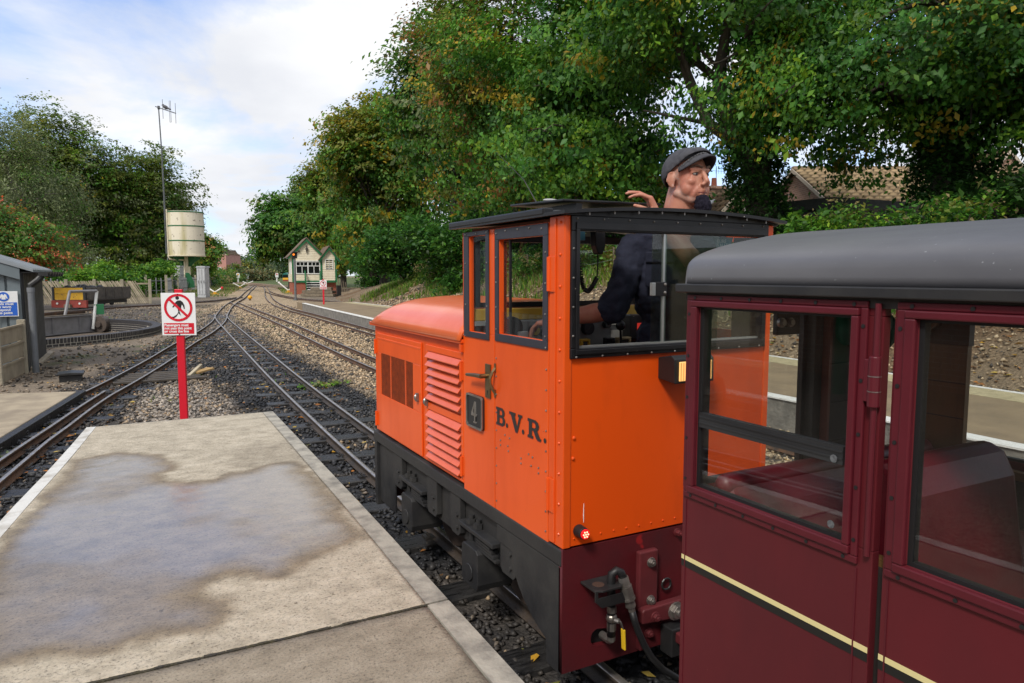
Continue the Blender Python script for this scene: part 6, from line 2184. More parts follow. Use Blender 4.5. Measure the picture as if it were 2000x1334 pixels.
for k in range(16):
    f_ = k / 15; px_ = 395 + 85 * f_; d_ = 92 + 56 * f_
    bx, by = at(px_ - 22 - 10 * f_, d_); lobs.append((bx, by, .9, 2.2 + 1.2 * f_, 3.2, 1.2 + .5 * q0.rand()))
bush('hedge', 'rough green hedge beyond the lattice fence left of the far line', 'hedge', lobs, 620, 34, .9, .32, ['olive', 'mid', 'straw', 'dark'], [.4, .3, .12, .18], 97, kind='stuff')
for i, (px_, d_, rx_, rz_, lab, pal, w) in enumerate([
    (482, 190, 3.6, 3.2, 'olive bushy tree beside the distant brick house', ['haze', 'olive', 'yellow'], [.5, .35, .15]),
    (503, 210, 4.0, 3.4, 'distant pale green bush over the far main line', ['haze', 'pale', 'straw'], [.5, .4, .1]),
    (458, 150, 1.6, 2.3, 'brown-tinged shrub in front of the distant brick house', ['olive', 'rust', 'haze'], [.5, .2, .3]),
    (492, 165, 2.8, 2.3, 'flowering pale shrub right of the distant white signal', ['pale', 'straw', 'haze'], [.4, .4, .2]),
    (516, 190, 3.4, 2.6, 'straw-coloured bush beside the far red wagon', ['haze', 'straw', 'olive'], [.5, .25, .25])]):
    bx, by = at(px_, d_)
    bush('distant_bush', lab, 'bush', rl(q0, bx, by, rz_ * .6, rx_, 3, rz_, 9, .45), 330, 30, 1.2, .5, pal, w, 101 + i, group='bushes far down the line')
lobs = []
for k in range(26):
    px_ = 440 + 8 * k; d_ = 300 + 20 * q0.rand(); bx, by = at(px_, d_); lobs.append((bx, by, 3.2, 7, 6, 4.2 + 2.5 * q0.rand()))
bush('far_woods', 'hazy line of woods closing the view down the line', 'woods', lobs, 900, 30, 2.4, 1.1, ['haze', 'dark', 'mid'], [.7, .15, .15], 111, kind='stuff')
# ================================================================== THE ORANGE LOCOMOTIVE
M_OR = pmat('orange_paint', (.78, .092, .007), (.70, .078, .006), 3.0, rough=.36, r2=.48, coat=.10, spec=.35, bump=.03, bscale=9, dist=.01, chips=((.12, .03, .015), 38, .755))
M_ORD = pmat('orange_paint_doors', (.80, .098, .008), (.52, .055, .006), 1.7, rough=.36, r2=.58, ramp=(.46, .86), stretch=(1, 1, .35), coat=.10, spec=.35, chips=((.20, .04, .015), 60, .765), bump=.03, bscale=7, dist=.01)
M_ORR = pmat('orange_rear', (.80, .085, .005), (.46, .045, .004), 1.9, rough=.40, r2=.6, ramp=(.46, .82), stretch=(1, 1, .4), coat=.06, spec=.3, bump=.035, bscale=8, dist=.01, chips=((.07, .02, .01), 24, .74))
M_BLK = pmat('cab_black', (.007, .007, .008), (.014, .014, .016), 6, rough=.38, spec=.35, chips=((.35, .32, .28), 60, .75))
M_NAVY = pmat('window_frame_dark', (.035, .035, .05), (.022, .022, .032), 6, rough=.5, chips=((.4, .38, .36), 45, .735))
M_FRAME = pmat('frame_grey', (.020, .020, .022), (.038, .036, .034), 5, rough=.5, r2=.75, spec=.4, bump=.2, bscale=45, dist=.006)
M_BEAM = pmat('buffer_beam_red', (.10, .006, .010), (.065, .005, .008), 4, rough=.5, r2=.65, bump=.08, bscale=30, dist=.006, chips=((.28, .01, .012), 6, .70))
M_BARR = pmat('coupling_red', (.13, .018, .022), (.085, .014, .017), 7, rough=.55, bump=.1, bscale=40, dist=.006)
M_BRASS = pmat('old_brass', (.26, .18, .09), (.17, .12, .065), 9, rough=.38, metal=.85)
M_STEELB = pmat('bolt_steel', (.34, .32, .30), (.22, .20, .18), 20, rough=.4, metal=.8)
M_ALU = pmat('aluminium', (.52, .54, .54), (.40, .42, .42), 8, rough=.35, metal=.8)
M_GLASS = glass_mat('cab_glass', (.97, .985, .98), dirt=.012)
M_GLASSR = glass_mat('cab_glass_rear', (.70, .75, .73), dirt=.015)
M_RUB = pmat('rubber', (.012, .012, .013), rough=.5)
M_CONSOLE = pmat('console_grey', (.22, .23, .23), (.15, .155, .155), 5, rough=.55)
M_YTRIM = pmat('yellow_trim', (.55, .34, .03), (.42, .27, .03), 4, rough=.5)
M_ORIN = pmat('cab_inside_orange', (.42, .12, .03), (.34, .10, .03), 3, rough=.6)

XA, XB, XC = 1.298, 2.292, 1.795
YR, YF, YC = 2.056, 4.28, 2.90
ZS, ZW, ZTP = .58, 1.26, 1.736
loco = thing('locomotive', 'orange narrow gauge diesel locomotive lettered B.V.R. with number 4 plate', 'locomotive', (XC, 3.1, 0))

# ---- underframe
m = MB()
m.box(XA + .035, XA + .055, YR + .03, YF - .03, .30, .50)
m.build('frame_plate', M_FRAME, loco, bevel=.003)
m = MB(); m.box(XA - .004, XA + .14, YR + .006, YF + .01, .512, ZS - .006); m.build('sole_bar', M_FRAME, loco, bevel=.006)
# front post and rear post with its curved gusset
m = MB(); m.box(XA, XA + .06, YF - .03, YF + .012, .10, .511); m.box(XA + .02, XA + .034, YF - .32, YF - .032, .13, .511); m.build('end_post', M_FRAME, loco, bevel=.004)
arc = [(YR + .012, .105), (YR + .11, .105), (YR + .115, .20)]
for i in range(9):
    a = i / 8 * math.pi / 2
    arc.append((YR + .115 + .27 * math.sin(a) ** 1.3, .20 + .235 * (1 - math.cos(a)) ** .9 * 1.0))
arc += [(YR + .52, .44), (YR + .52, .511), (YR + .012, .511)]
m = MB(); m.prism(arc, 'x', XA, XA + .03); m.build('end_post', M_FRAME, loco, bevel=.004)
for a, b, zb in ((3.785, 3.94, .32), (3.255, 3.39, .32), (2.965, 3.08, .318), (2.415, 2.55, .316)):
    m = MB(); m.prism([(b, .511), (b, zb + .02), (b - .02, zb), (a + .02, zb), (a, zb + .02), (a, .511)], 'x', XA + .004, XA + .034)
    m.build('frame_rib', M_FRAME, loco, bevel=.003)
    m = MB()
    for z in (.36, .42):
        m.cyl((XA + .004, (a + b) / 2 - .03, z), (XA - .006, (a + b) / 2 - .03, z), .009, 8)
    m.build('rivet', M_FRAME, loco, kind='stuff')
for yc in (3.60, 2.765):
    m = MB(); m.box(XA - .012, XA + .12, yc - .17, yc + .19, .392, .412); sp_ = m.build('spring_plate', M_FRAME, loco, bevel=.003)
    for q_ in (-.02, .055):
        m = MB(); m.cyl((XA + .02, yc + .05 + q_, .27), (XA + .02, yc + .05 + q_, .455), .0125, 8); m.cyl((XA + .02, yc + .05 + q_, .413), (XA + .02, yc + .05 + q_, .437), .024, 6); m.build('spring_bolt', M_FRAME, sp_)
    m = MB()
    for k in range(4): m.box(XA - .0, XA + .045, yc - .18 + .02 * k, yc + .02, .33 + .013 * k, .341 + .013 * k)
    m.build('leaf_spring', M_FRAME, loco)
    m = MB(); m.prism([(yc - .03, .15), (yc + .12, .15), (yc + .13, .18), (yc + .13, .32), (yc + .11, .335), (yc - .02, .335), (yc - .04, .32), (yc - .04, .18)], 'x', XA - .02, XA + .16)
    m.cyl((XA - .02, yc + .045, .215), (XA - .027, yc + .045, .215), .04, 18)
    m.build('axlebox', M_FRAME, loco, bevel=.006)
    for s in (-1, 1):
        wx = XC + s * .2085
        m = MB(); m.cyl((wx - .03, yc + .045, .215), (wx + .03, yc + .045, .215), .213, 36); m.cyl((wx - s * .032, yc + .045, .215), (wx - s * .046, yc + .045, .215), .232, 36)
        m.build('wheel', pmat('wheel_rust', (.11, .075, .055), (.06, .045, .04), 8, rough=.6), loco, bevel=.004)
    m = MB(); m.cyl((XA + .1, yc + .045, .215), (XB - .1, yc + .045, .215), .04, 14); m.build('axle', M_FRAME, loco)
m = MB(); m.box(XA + .25, XB - .25, 2.93, YF - .05, .30, .50); m.build('chassis', M_FRAME, loco)
m = MB(); m.box(XB - .05, XB, YR + .02, YF, .14, .57); m.build('far_frame', M_FRAME, loco)
# front headstock
m = MB(); m.box(XA + .01, XB, YF - .01, YF + .02, .13, .565); m.build('front_beam', M_BEAM, loco)

# ---- rear buffer beam with a slotted opening
slot = []
for i in range(9):
    a = math.pi / 2 + math.pi * i / 8; slot.append((1.452 + .03 * math.cos(a), .217 + .033 * math.sin(a) + .0))
for i in range(9):
    a = -math.pi / 2 + math.pi * i / 8; slot.append((1.505 + .025 * math.cos(a), .210 + .030 * math.sin(a)))
flat_shape('buffer_beam', [[(XA, .115), (XB, .115), (XB, ZS - .004), (XA, ZS - .004)], slot], M_BEAM, loco, lambda u, v, w: (u, YR + .012 - w, v), .024)
m = MB(); m.box(1.38, 1.6, YR + .03, YR + .06, .15, .29); m.build('beam_backing', M_BLACK, loco)
m = MB(); m.box(1.622, 1.710, YR - .028, YR - .001, .285, .516); cb = m.build('coupling_strap', M_BARR, loco, bevel=.006)
def hexbolt(x, z, y, r, L_, parent, mat, name='bolt'):
    m = MB(); m.cyl((x, y, z), (x, y - L_, z), r, 6); m.cyl((x, y - L_, z), (x, y - L_ * 1.5, z), r * .5, 10); m.cyl((x, y + .002, z), (x, y - .003, z), r * 1.35, 14)
    return m.build(name, mat, parent, bevel=.001)
hexbolt(1.675, .470, YR - .029, .0145, .014, cb, M_STEELB); hexbolt(1.675, .322, YR - .029, .0145, .014, cb, M_STEELB)
m = MB(); m.prism([(1.612, .253), (1.86, .235), (1.86, .312), (1.622, .308), (1.612, .300)], 'y', YR - .062, YR - .029); cb2 = m.build('drawbar', M_BARR, loco, bevel=.005)
hexbolt(1.671, .272, YR - .063, .0145, .016, cb2, M_BARR); hexbolt(1.770, .272, YR - .063, .027, .02, cb2, M_STEELB)
m = MB(); m.box(1.628, 1.735, YR - .03, YR - .001, .13, .236); cb3 = m.build('coupling_plate', M_BEAM, loco, bevel=.004)
hexbolt(1.666, .196, YR - .031, .0145, .016, cb3, M_BARR)
m = MB(); m.box(1.722, 1.86, YR - .10, YR - .032, .112, .222); m.build('coupling_block', M_BLACK, loco, bevel=.005)
hexbolt(1.823, .552, YR + .0, .012, .02, loco, M_BARR)
m = MB(); m.tube([(1.765 + .022 * math.cos(a), YR - .012, .36 + .022 * math.sin(a)) for a in [i * math.pi / 6 for i in range(13)]], .004, 6, cap=False); m.build('ring', M_BLACK, loco)
# bracket with a hole (angle plate) and the brake pipe, valve, hose
m = MB(); m.prism([(1.373, YR - .002), (1.373, YR - .09), (1.40, YR - .105), (1.48, YR - .105), (1.502, YR - .08), (1.502, YR - .002)], 'z', .441, .449)
m.build('bracket', M_BLACK, loco, bevel=.0015)
m = MB(); m.prism([(1.373, .448), (1.373, .41), (1.40, .383), (1.50, .383), (1.502, .39), (1.49, .42), (1.385, .42), (1.382, .448)], 'y', YR - .1, YR - .094); m.build('bracket_lip', M_BLACK, loco)
m = MB(); m.cyl((1.415, YR - .055, .4492), (1.415, YR - .055, .4498), .022, 20); m.build('bracket_hole', pmat('rust_hole', (.06, .03, .02), rough=.8), loco)
m = MB(); m.tube([(1.466, 1.99, .25), (1.466, 1.99, .40), (1.462, 1.99, .455), (1.466, 1.99, .482), (1.482, 1.985, .494), (1.498, 1.98, .485), (1.508, 1.975, .46)], .0155, 12); m.build('pipe_elbow', M_RUB, loco, smooth=True)
m = MB(); m.tube([(1.505, 1.977, .468), (1.512, 1.972, .437)], [.020, .020], 8); m.tube([(1.512, 1.972, .436), (1.522, 1.967, .395)], [.0235, .0235], 16); m.tube([(1.522, 1.967, .394), (1.524, 1.966, .385)], [.026, .026], 16)
m.tube([(1.525, 1.965, .384), (1.532, 1.962, .358)], [.018, .020], 6); m.tube([(1.532, 1.962, .357), (1.535, 1.96, .340)], [.014, .013], 10)
m.build('hose_coupling', M_STEELB, loco)
m = MB(); m.tube([(1.535, 1.96, .342), (1.545, 1.955, .30), (1.558, 1.95, .26), (1.580, 1.945, .21), (1.612, 1.94, .155), (1.66, 1.93, .10), (1.72, 1.92, .055), (1.80, 1.91, .03), (1.9, 1.9, .03)], .0125, 10); m.build('brake_hose', M_RUB, loco, smooth=True)
m = MB(); m.tube([(1.467, 1.99, .362), (1.467, 1.99, .340)], .018, 8); m.sphere((1.467, 1.99, .318), .021, 12, 8); m.tube([(1.467, 1.99, .30), (1.467, 1.99, .272)], .017, 8); m.tube([(1.467, 1.99, .27), (1.467, 1.99, .236), (1.475, 2.01, .222), (1.475, 2.06, .22)], .015, 8); m.cyl((1.467, 1.97, .318), (1.475, 1.955, .318), .009, 8)
vb = m.build('valve_body', M_STEELB, loco)
m = MB(); m.bar((1.478, 1.952, .318), (1.490, 1.95, .284), .012, .004); m.build('lever_arm', M_STEELB, vb)
m = MB(); m.bar((1.489, 1.95, .288), (1.492, 1.948, .212), .020, .007); m.build('valve_lever', pmat('valve_yellow', (.75, .48, .02), rough=.45), loco, bevel=.002)

# ---- bonnet
m = MB(); m.box(XA + .012, XB - .012, YC + .001, YF - .005, ZS + .003, 1.244); m.build('bonnet_body', M_OR, loco, bevel=.006)
nu, nv = 33, 29
V = []
for j in range(nv):
    v = j / (nv - 1)
    y = YC + .002 + (YF + .022 - YC) * v
    de = 1 - max(0, (v - .80) / .20) ** 2.6
    for i in range(nu):
        u = -1 + 2 * i / (nu - 1)
        x = XC + (XB - XA + .03) / 2 * math.copysign(abs(u) ** .8, u)
        un = abs(math.copysign(abs(u) ** .8, u))
        h = .112 * max(0, 1 - un ** 5) ** .55 + .052 * (1 - un ** 2)
        V.append((x, y, 1.252 + h * max(de, 0) ** .6))
F = []
for j in range(nv - 1):
    for i in range(nu - 1):
        a = j * nu + i; F.append((a, a + 1, a + nu + 1, a + nu))
mb = MB(); mb.add(V, F)
bl = mb.build('bonnet_lid', pmat('orange_lid', (.80, .145, .028), (.74, .125, .022), 3, rough=.34, r2=.5, coat=.6, bump=.04, bscale=8, dist=.01), loco, smooth=True)
so_ = bl.modifiers.new('solid', 'SOLIDIFY'); so_.thickness = .008; so_.offset = 1
m = MB(); m.box(XA - .016, XA + .006, YC + .004, YF + .024, 1.240, 1.262); m.box(XB - .006, XB + .016, YC + .004, YF + .024, 1.240, 1.262); m.box(XA + .007, XB - .007, YF + .006, YF + .026, 1.240, 1.262)
m.build('lid_lip', M_ORD, loco, bevel=.006)
m = MB(); m.box(XA - .012, XA + .006, YC + .008, YC + .03, 1.20, 1.238); m.build('lid_catch', M_OR, loco, bevel=.003)
# door with the mesh grille
xd = XA + .003
m = MB(); m.wallx(xd, XA + .0115, (3.452, 4.213, .594, 1.198), (3.580, 4.136, .826, 1.078)); dr1 = m.build('side_door', M_ORD, loco, bevel=.003)
dr1['label'] = 'bonnet door with a mesh grille'
m = MB(); m.box(xd - .002, xd + .004, 3.455, 4.20, 1.160, 1.172); m.build('door_bead', M_ORD, dr1, bevel=.002)
m = MB(); m.box(XA + .0125, XA + .014, 3.57, 4.146, .816, 1.088); m.build('grille_back', pmat('grille_dark', (.10, .028, .012), (.05, .018, .01), 12, rough=.8), dr1)
m = MB()
z0, z1, y0, y1 = .827, 1.077, 3.581, 4.135
k = -.26
while k < y1 - y0:
    for s in (1, -1):
        a = y0 + k; pts = []
        ya, yb = a, a + (z1 - z0)
        za, zb = z0, z1
        if ya < y0: za += y0 - ya; ya = y0
        if yb > y1: zb -= yb - y1; yb = y1
        if yb - ya > .005:
            if s < 0: za, zb = z1 + z0 - za, z1 + z0 - zb
            m.bar((xd + .004 + .002 * s, ya, za), (xd + .004 + .002 * s, yb, zb), .0022, .0026, up=(1, 0, 0))
    k += .0125
m.build('mesh_grille', pmat('mesh_orange', (.42, .075, .015), (.25, .05, .015), 30, rough=.6), dr1, kind='stuff')
for y in (3.955, 3.70):
    m = MB(); m.box(xd + .001, xd + .010, y - .011, y + .011, .827, 1.077); m.build('grille_strap', M_OR, dr1)
# louvred door: frame + twelve louvres
m = MB(); m.wallx(xd, XA + .0115, (2.917, 3.384, .594, 1.198), (2.944, 3.362, .606, 1.166)); dr2 = m.build('louvre_door', M_ORD, loco, bevel=.003)
m = MB(); m.box(XA + .0125, XA + .0135, 2.94, 3.37, .60, 1.17); m.build('louvre_back', pmat('louvre_dark', (.20, .035, .008), rough=.7), dr2)
lv = None
m = MB(); m.box(xd, XA + .010, 2.945, 3.361, .868, .902); m.build('louvre_rail', M_ORD, dr2)
for i in range(12):
    zt_ = 1.164 - .0425 * i if i < 6 else .862 - .0425 * (i - 6)
    if lv is None:
        m = MB(); m.prism([(XA + .012, zt_), (XA + .010, zt_ + .001), (XA - .014, zt_ - .026), (XA - .014, zt_ - .030), (XA - .010, zt_ - .030)], 'y', 2.946, 3.360)
        lv = m.build('louvre', pmat('orange_louvre', (.78, .13, .03), (.72, .11, .025), 9, rough=.34, r2=.5, coat=.5), dr2, bevel=.0012); z00 = zt_
    else:
        o = link_copy(lv, dr2); o.location = (0, 0, zt_ - z00)
for y in (3.497, 3.363):
    m = MB(); m.box(XA - .012, XA + .004, y - .010, y + .010, .882, .928); m.sphere((XA - .012, y, .905), (.012, .011, .018), 10, 6); m.build('latch', M_STEELB, dr1 if y > 3.4 else dr2, bevel=.003)
for y, z, par in ((4.225, 1.112, dr1), (4.225, .663, dr1), (2.925, 1.113, dr2), (2.925, .671, dr2)):
    m = MB(); m.cyl((XA - .004, y, z - .045), (XA - .004, y, z + .045), .008, 10); m.box(XA - .001, XA + .003, y - .02, y + .02, z - .04, z + .04); m.build('hinge', M_OR, par)

# ---- cab side towards the camera
def cab_side(x0, x1, near):
    s = 1 if near else -1
    m = MB(); m.wallx(x0, x1, (2.592, 2.905, ZS - .03 if near else ZS, ZTP), (2.664, 2.834, 1.303, 1.716)); p1_ = m.build('cab_side', M_ORD, loco, bevel=.002)
    m = MB(); m.wallx(x0 + (.0 if near else 0), x1, (2.158, 2.586, ZS - .02 if near else ZS, ZTP), (2.194, 2.545, 1.313, 1.690)); dr = m.build('cab_door', M_ORD, loco, bevel=.002)
    return p1_, dr


cs, cdoor = cab_side(XA, XA + .022, True)
cs2, cd2 = cab_side(XB - .022, XB, False)
for par, xo in ((cs, XA - .006), (cs2, XB + .006)):
    m = MB(); xi = XA - .0005 if xo < XC else XB + .0005
    m.wallx(min(xo, xi), max(xo, xi), (2.634, 2.886, 1.278, 1.735), (2.664, 2.834, 1.303, 1.716)); wf = m.build('window', M_NAVY, par, bevel=.002)
    m = MB(); c_ = XA + .010 if xo < XC else XB - .010; m.box(c_ - .002, c_ + .002, 2.660, 2.838, 1.30, 1.72); m.build('pane', M_GLASS, wf)
for par, xo in ((cdoor, XA - .006), (cd2, XB + .006)):
    m = MB(); xi = XA - .0005 if xo < XC else XB + .0005
    m.wallx(min(xo, xi), max(xo, xi), (2.160, 2.578, 1.282, 1.733), (2.194, 2.545, 1.313, 1.690)); wf = m.build('window', M_NAVY, par, bevel=.002)
    m = MB(); c_ = XA + .010 if xo < XC else XB - .010
    if xo < XC:
        m.box(c_ - .002, c_ + .002, 2.19, 2.549, 1.31, 1.403); m.box(c_ + .008, c_ + .012, 2.505, 2.549, 1.31, 1.695)
    else:
        m.box(c_ - .002, c_ + .002, 2.19, 2.549, 1.31, 1.693)
    m.build('pane', M_GLASS, wf)
    m = MB(); m.wallx(min(c_ - .004, c_ + .004) + (.014 if xo < XC else -.014), max(c_ - .004, c_ + .004) + (.014 if xo < XC else -.014), (2.49, 2.545, 1.313, 1.690), (2.50, 2.535, 1.32, 1.685)); m.build('sliding_frame', M_BLK, wf)
# small screws round the dark frames
m = MB()
for y, z in [(2.20, 1.715), (2.29, 1.722), (2.38, 1.722), (2.48, 1.722), (2.56, 1.715), (2.172, 1.63), (2.172, 1.52), (2.172, 1.41), (2.172, 1.33), (2.562, 1.62), (2.562, 1.52), (2.562, 1.42), (2.562, 1.33), (2.168, 1.29), (2.65, 1.725), (2.75, 1.725), (2.86, 1.725), (2.862, 1.6), (2.862, 1.42), (2.648, 1.6), (2.648, 1.42)]:
    m.sphere((XA - .0065, y, z), .0042, 6, 4)
for i in range(9):
    m.sphere((XA - .001, 2.172, .61 + .075 * i), .0042, 6, 4); m.sphere((XA - .001, 2.572, .61 + .075 * i), .004, 6, 4)
for y, z in [(2.535, .875), (2.535, .855), (2.47, .865), (2.465, .845), (2.36, .84), (2.36, .82), (2.28, .83), (2.225, .835), (2.225, .815), (2.495, .905), (2.455, .9), (2.30, .87), (2.27, .865)]:
    m.sphere((XA - .001, y, z), .0042, 6, 4)
m.build('rivet', M_STEELB, cdoor, kind='stuff')
# corner post of the cab with the long hinge
m = MB(); m.box(XA - .002, XA + .03, YR - .004, 2.152, ZS + .002, 1.752); m.build('corner_post', M_OR, loco, bevel=.003)
m = MB(); m.box(XA - .006, XA - .0025, YR + .048, YR + .060, ZS + .01, 1.745); m.box(XA - .005, XA - .0025, YR + .062, 2.105, ZS + .01, 1.74); m.build('corner_strip', M_OR, loco, bevel=.001)
for z in (1.553, .76):
    m = MB(); m.cyl((XA - .009, 2.145, z - .06), (XA - .009, 2.145, z + .06), .0075, 10); m.box(XA - .0085, XA - .0055, 2.105, 2.15, z - .062, z + .062); m.build('hinge', M_OR, cdoor, bevel=.001)
m = MB()
for i in range(11):
    m.sphere((XA - .003, YR + .022, .63 + .11 * i), .0055, 7, 5)
m.build('rivet', M_OR, loco, kind='stuff')
m = MB(); m.box(XB - .03, XB, YR - .004, 2.152, ZS + .002, 1.748); m.build('corner_post', M_OR, loco, bevel=.003)
# door furniture
m = MB(); m.box(XA - .007, XA - .001, 2.620, 2.668, 1.034, 1.178); hpz = m.build('handle_plate', M_BRASS, loco, bevel=.0015)
m = MB(); m.cyl((XA - .007, 2.648, 1.128), (XA - .04, 2.648, 1.128), .010, 12); m.tube([(XA - .036, 2.644, 1.128), (XA - .038, 2.70, 1.126), (XA - .036, 2.79, 1.118)], [.010, .009, .007], 10); m.build('lever_handle', M_BRASS, hpz, smooth=False)
m = MB(); m.cyl((XA - .0072, 2.644, 1.062), (XA - .0078, 2.644, 1.062), .005, 10); m.box(XA - .0078, XA - .0072, 2.642, 2.646, 1.048, 1.062); m.build('keyhole', M_BLACK, hpz)
m = MB(); m.tube([(XA - .002, 2.580, 1.168), (XA - .014, 2.581, 1.152), (XA - .024, 2.584, 1.125), (XA - .024, 2.584, 1.105), (XA - .014, 2.581, 1.08), (XA - .002, 2.580, 1.063)], .0065, 8); m.box(XA - .004, XA - .0005, 2.575, 2.588, 1.152, 1.187); m.box(XA - .004, XA - .0005, 2.575, 2.588, 1.045, 1.078); m.build('pull_handle', M_BRASS, cdoor)
# number plate 4
npx = lambda w_: (lambda u, v, w: (XA - w_ - w, 2.766 - u, .956 + v))
rr = []
for cx0, cz0, a0_ in ((.068, .060, 0), (-.068, .060, 90), (-.068, -.060, 180), (.068, -.060, 270)):
    for i in range(5):
        a = R(a0_ + 22.5 * i); rr.append((cx0 + .014 * math.cos(a), cz0 + .014 * math.sin(a)))
npl_ = flat_shape('number_plate', [rr], pmat('plate_black', (.016, .016, .018), rough=.45), loco, npx(.006), .008)
flat_shape('plate_rim', [rr, [(p[0] * .90, p[1] * .89) for p in rr]], M_STEELB, npl_, npx(.0125), .005)
f4 = [(.014, -.045), (.014, -.020), (.024, -.020), (.024, -.009), (.014, -.009), (.014, .045), (.004, .045), (-.028, -.010), (-.028, -.020), (.003, -.020), (.003, -.045)]
f4h = [(.003, -.009), (-.014, -.009), (.003, .022)]
f4s = [(-.006, -.050), (.023, -.050), (.023, -.044), (-.006, -.044)]
flat_shape('numeral', [f4, f4h], M_STEELB, npl_, npx(.012), .004)
flat_shape('numeral_foot', [f4s], M_STEELB, npl_, npx(.012), .0042)
# B.V.R.
H_ = .072
def serif(k):
    if k == 'B':
        o = [(0, 0), (.044, 0), (.058, .008), (.062, .020), (.058, .032), (.050, .038), (.056, .044), (.058, .054), (.054, .065), (.042, .072), (0, .072), (0, .064), (.007, .062), (.007, .010), (0, .008)]
        return [o, [(.023, .009), (.040, .009), (.045, .015), (.045, .027), (.040, .033), (.023, .033)], [(.023, .042), (.037, .042), (.042, .047), (.042, .057), (.037, .063), (.023, .063)]]
    if k == 'V':
        return [[(.036, -.002), (.048, -.002), (.068, .063), (.074, .064), (.074, .072), (.050, .072), (.050, .064), (.056, .063), (.045, .022), (.030, .063), (.036, .064), (.036, .072), (0, .072), (0, .064), (.010, .062)]]
    if k == 'R':
        o = [(0, 0), (.030, 0), (.030, .008), (.023, .010), (.023, .031), (.032, .031), (.046, .006), (.054, 0), (.070, 0), (.072, .008), (.066, .009), (.050, .034), (.058, .042), (.060, .054), (.055, .065), (.042, .072), (0, .072), (0, .064), (.007, .062), (.007, .010), (0, .008)]
        return [o, [(.023, .040), (.037, .040), (.043, .046), (.043, .057), (.037, .063), (.023, .063)]]
    return [circle(.0095, .0095, .0095, 14)]
M_LET = pmat('lettering_black', (.02, .018, .018), rough=.5); M_LSH = pmat('lettering_shade', (.22, .02, .02), rough=.5)
for ch, y0_, w_ in (('B', 2.573, 1.30), ('.', 2.487, 1), ('V', 2.457, 1.45), ('.', 2.353, 1), ('R', 2.307, 1.42), ('.', 2.188, 1)):
    fr_ = lambda d, du, dv: (lambda u, v, w: (XA - d - w, y0_ - u * w_ - du, .938 + v + dv))
    if ch != '.':
        flat_shape('letter_shade', serif(ch), M_LSH, cdoor, fr_(.0008, -.003, -.004), .0006)
    flat_shape('letter', serif(ch), M_LET, cdoor, fr_(.0018, 0, 0), .0006)

# ---- cab rear: lower panel, black window frame, sliding panes
m = MB(); m.box(XA + .031, XB - .031, YR, YR + .02, ZS + .004, ZW + .012); m.build('rear_panel', M_ORR, loco, bevel=.002)
m = MB(); m.wally(YR - .014, YR + .014, (1.318, 2.255, ZW, 1.752), (1.352, 2.222, ZW + .036, 1.700)); rwf = m.build('window', M_BLK, loco, bevel=.003)
m = MB(); m.wally(YR - .020, YR - .0145, (1.335, 2.238, ZW + .014, 1.730), (1.349, 2.225, ZW + .030, 1.706)); m.build('window_bead', M_BLK, rwf, bevel=.0015)
m = MB()
for x in [1.34 + .11 * i for i in range(9)]:
    for z in (ZW + .006, 1.742): m.sphere((x, YR - .0145, z), .0042, 6, 4)
for z in (1.34, 1.44, 1.54, 1.64): m.sphere((1.326, YR - .0145, z), .0042, 6, 4)
m.build('rivet', M_STEELB, rwf, kind='stuff')
m = MB(); m.box(1.674, 2.0, YR - .004, YR, ZW + .037, 1.699); m.box(1.74, 2.221, YR + .006, YR + .010, ZW + .037, 1.699); m.build('pane', M_GLASSR, rwf)
m = MB(); m.box(1.722, 1.731, YR - .008, YR + .002, ZW + .037, 1.699); m.box(1.737, 1.747, YR + .004, YR + .012, ZW + .037, 1.699); m.build('mullion', M_ALU, rwf)
m = MB(); m.box(1.352, 2.22, YR - .006, YR + .012, ZW + .0365, ZW + .043); m.build('track', M_ALU, rwf)
m = MB(); m.box(1.683, 1.737, YR - .014, YR - .0045, 1.472, 1.524); lk = m.build('window_lock', M_BLK, rwf, bevel=.002)
for z in (1.515, 1.485):
    m = MB(); m.sphere((1.727, YR - .015, z), (.006, .004, .006), 10, 6); m.build('screw', M_STEELB, lk)
m = MB(); m.box(1.664, 1.682, YR - .017, YR - .004, 1.474, 1.522); m.build('lock_clip', M_ALU, lk, bevel=.002)
m = MB()
for x, z in ((1.323, .978), (1.320, .905)): m.sphere((x + .018, YR - .001, z), (.007, .006, .007), 10, 6)
for k in range(16):
    m.sphere((1.345 + .058 * k, YR - .0005, .612 + .0 * k), .004, 6, 4)
m.build('rivet', M_OR, loco, kind='stuff')
m = MB(); m.tube([(1.386, YR - .001, .735), (1.385, YR - .0012, .69), (1.386, YR - .001, .665)], [.0008, .0016, .001], 5); m.build('paint_drip', M_WHITEP, loco)
# red lamp
m = MB(); m.cyl((1.363, YR - .001, .640), (1.363, YR - .042, .640), .0235, 24, .021); rl_ = m.build('tail_lamp', M_RUB, loco, bevel=.003)
m = MB(); m.cyl((1.363, YR - .042, .640), (1.363, YR - .050, .640), .0185, 24); m.build('lens', emit_mat('red_lens', (.75, .01, .015), .35), rl_, bevel=.003)
for i in range(7):
    a = i * math.pi / 3; r_ = 0 if i == 6 else .0095
    m = MB(); m.sphere((1.363 + r_ * math.cos(a), YR - .0505, .640 + r_ * math.sin(a)), .0032, 8, 6); m.build('led', emit_mat('red_led' if i == 0 else 'red_led%d' % i, (1, .16, .10), 6), rl_)
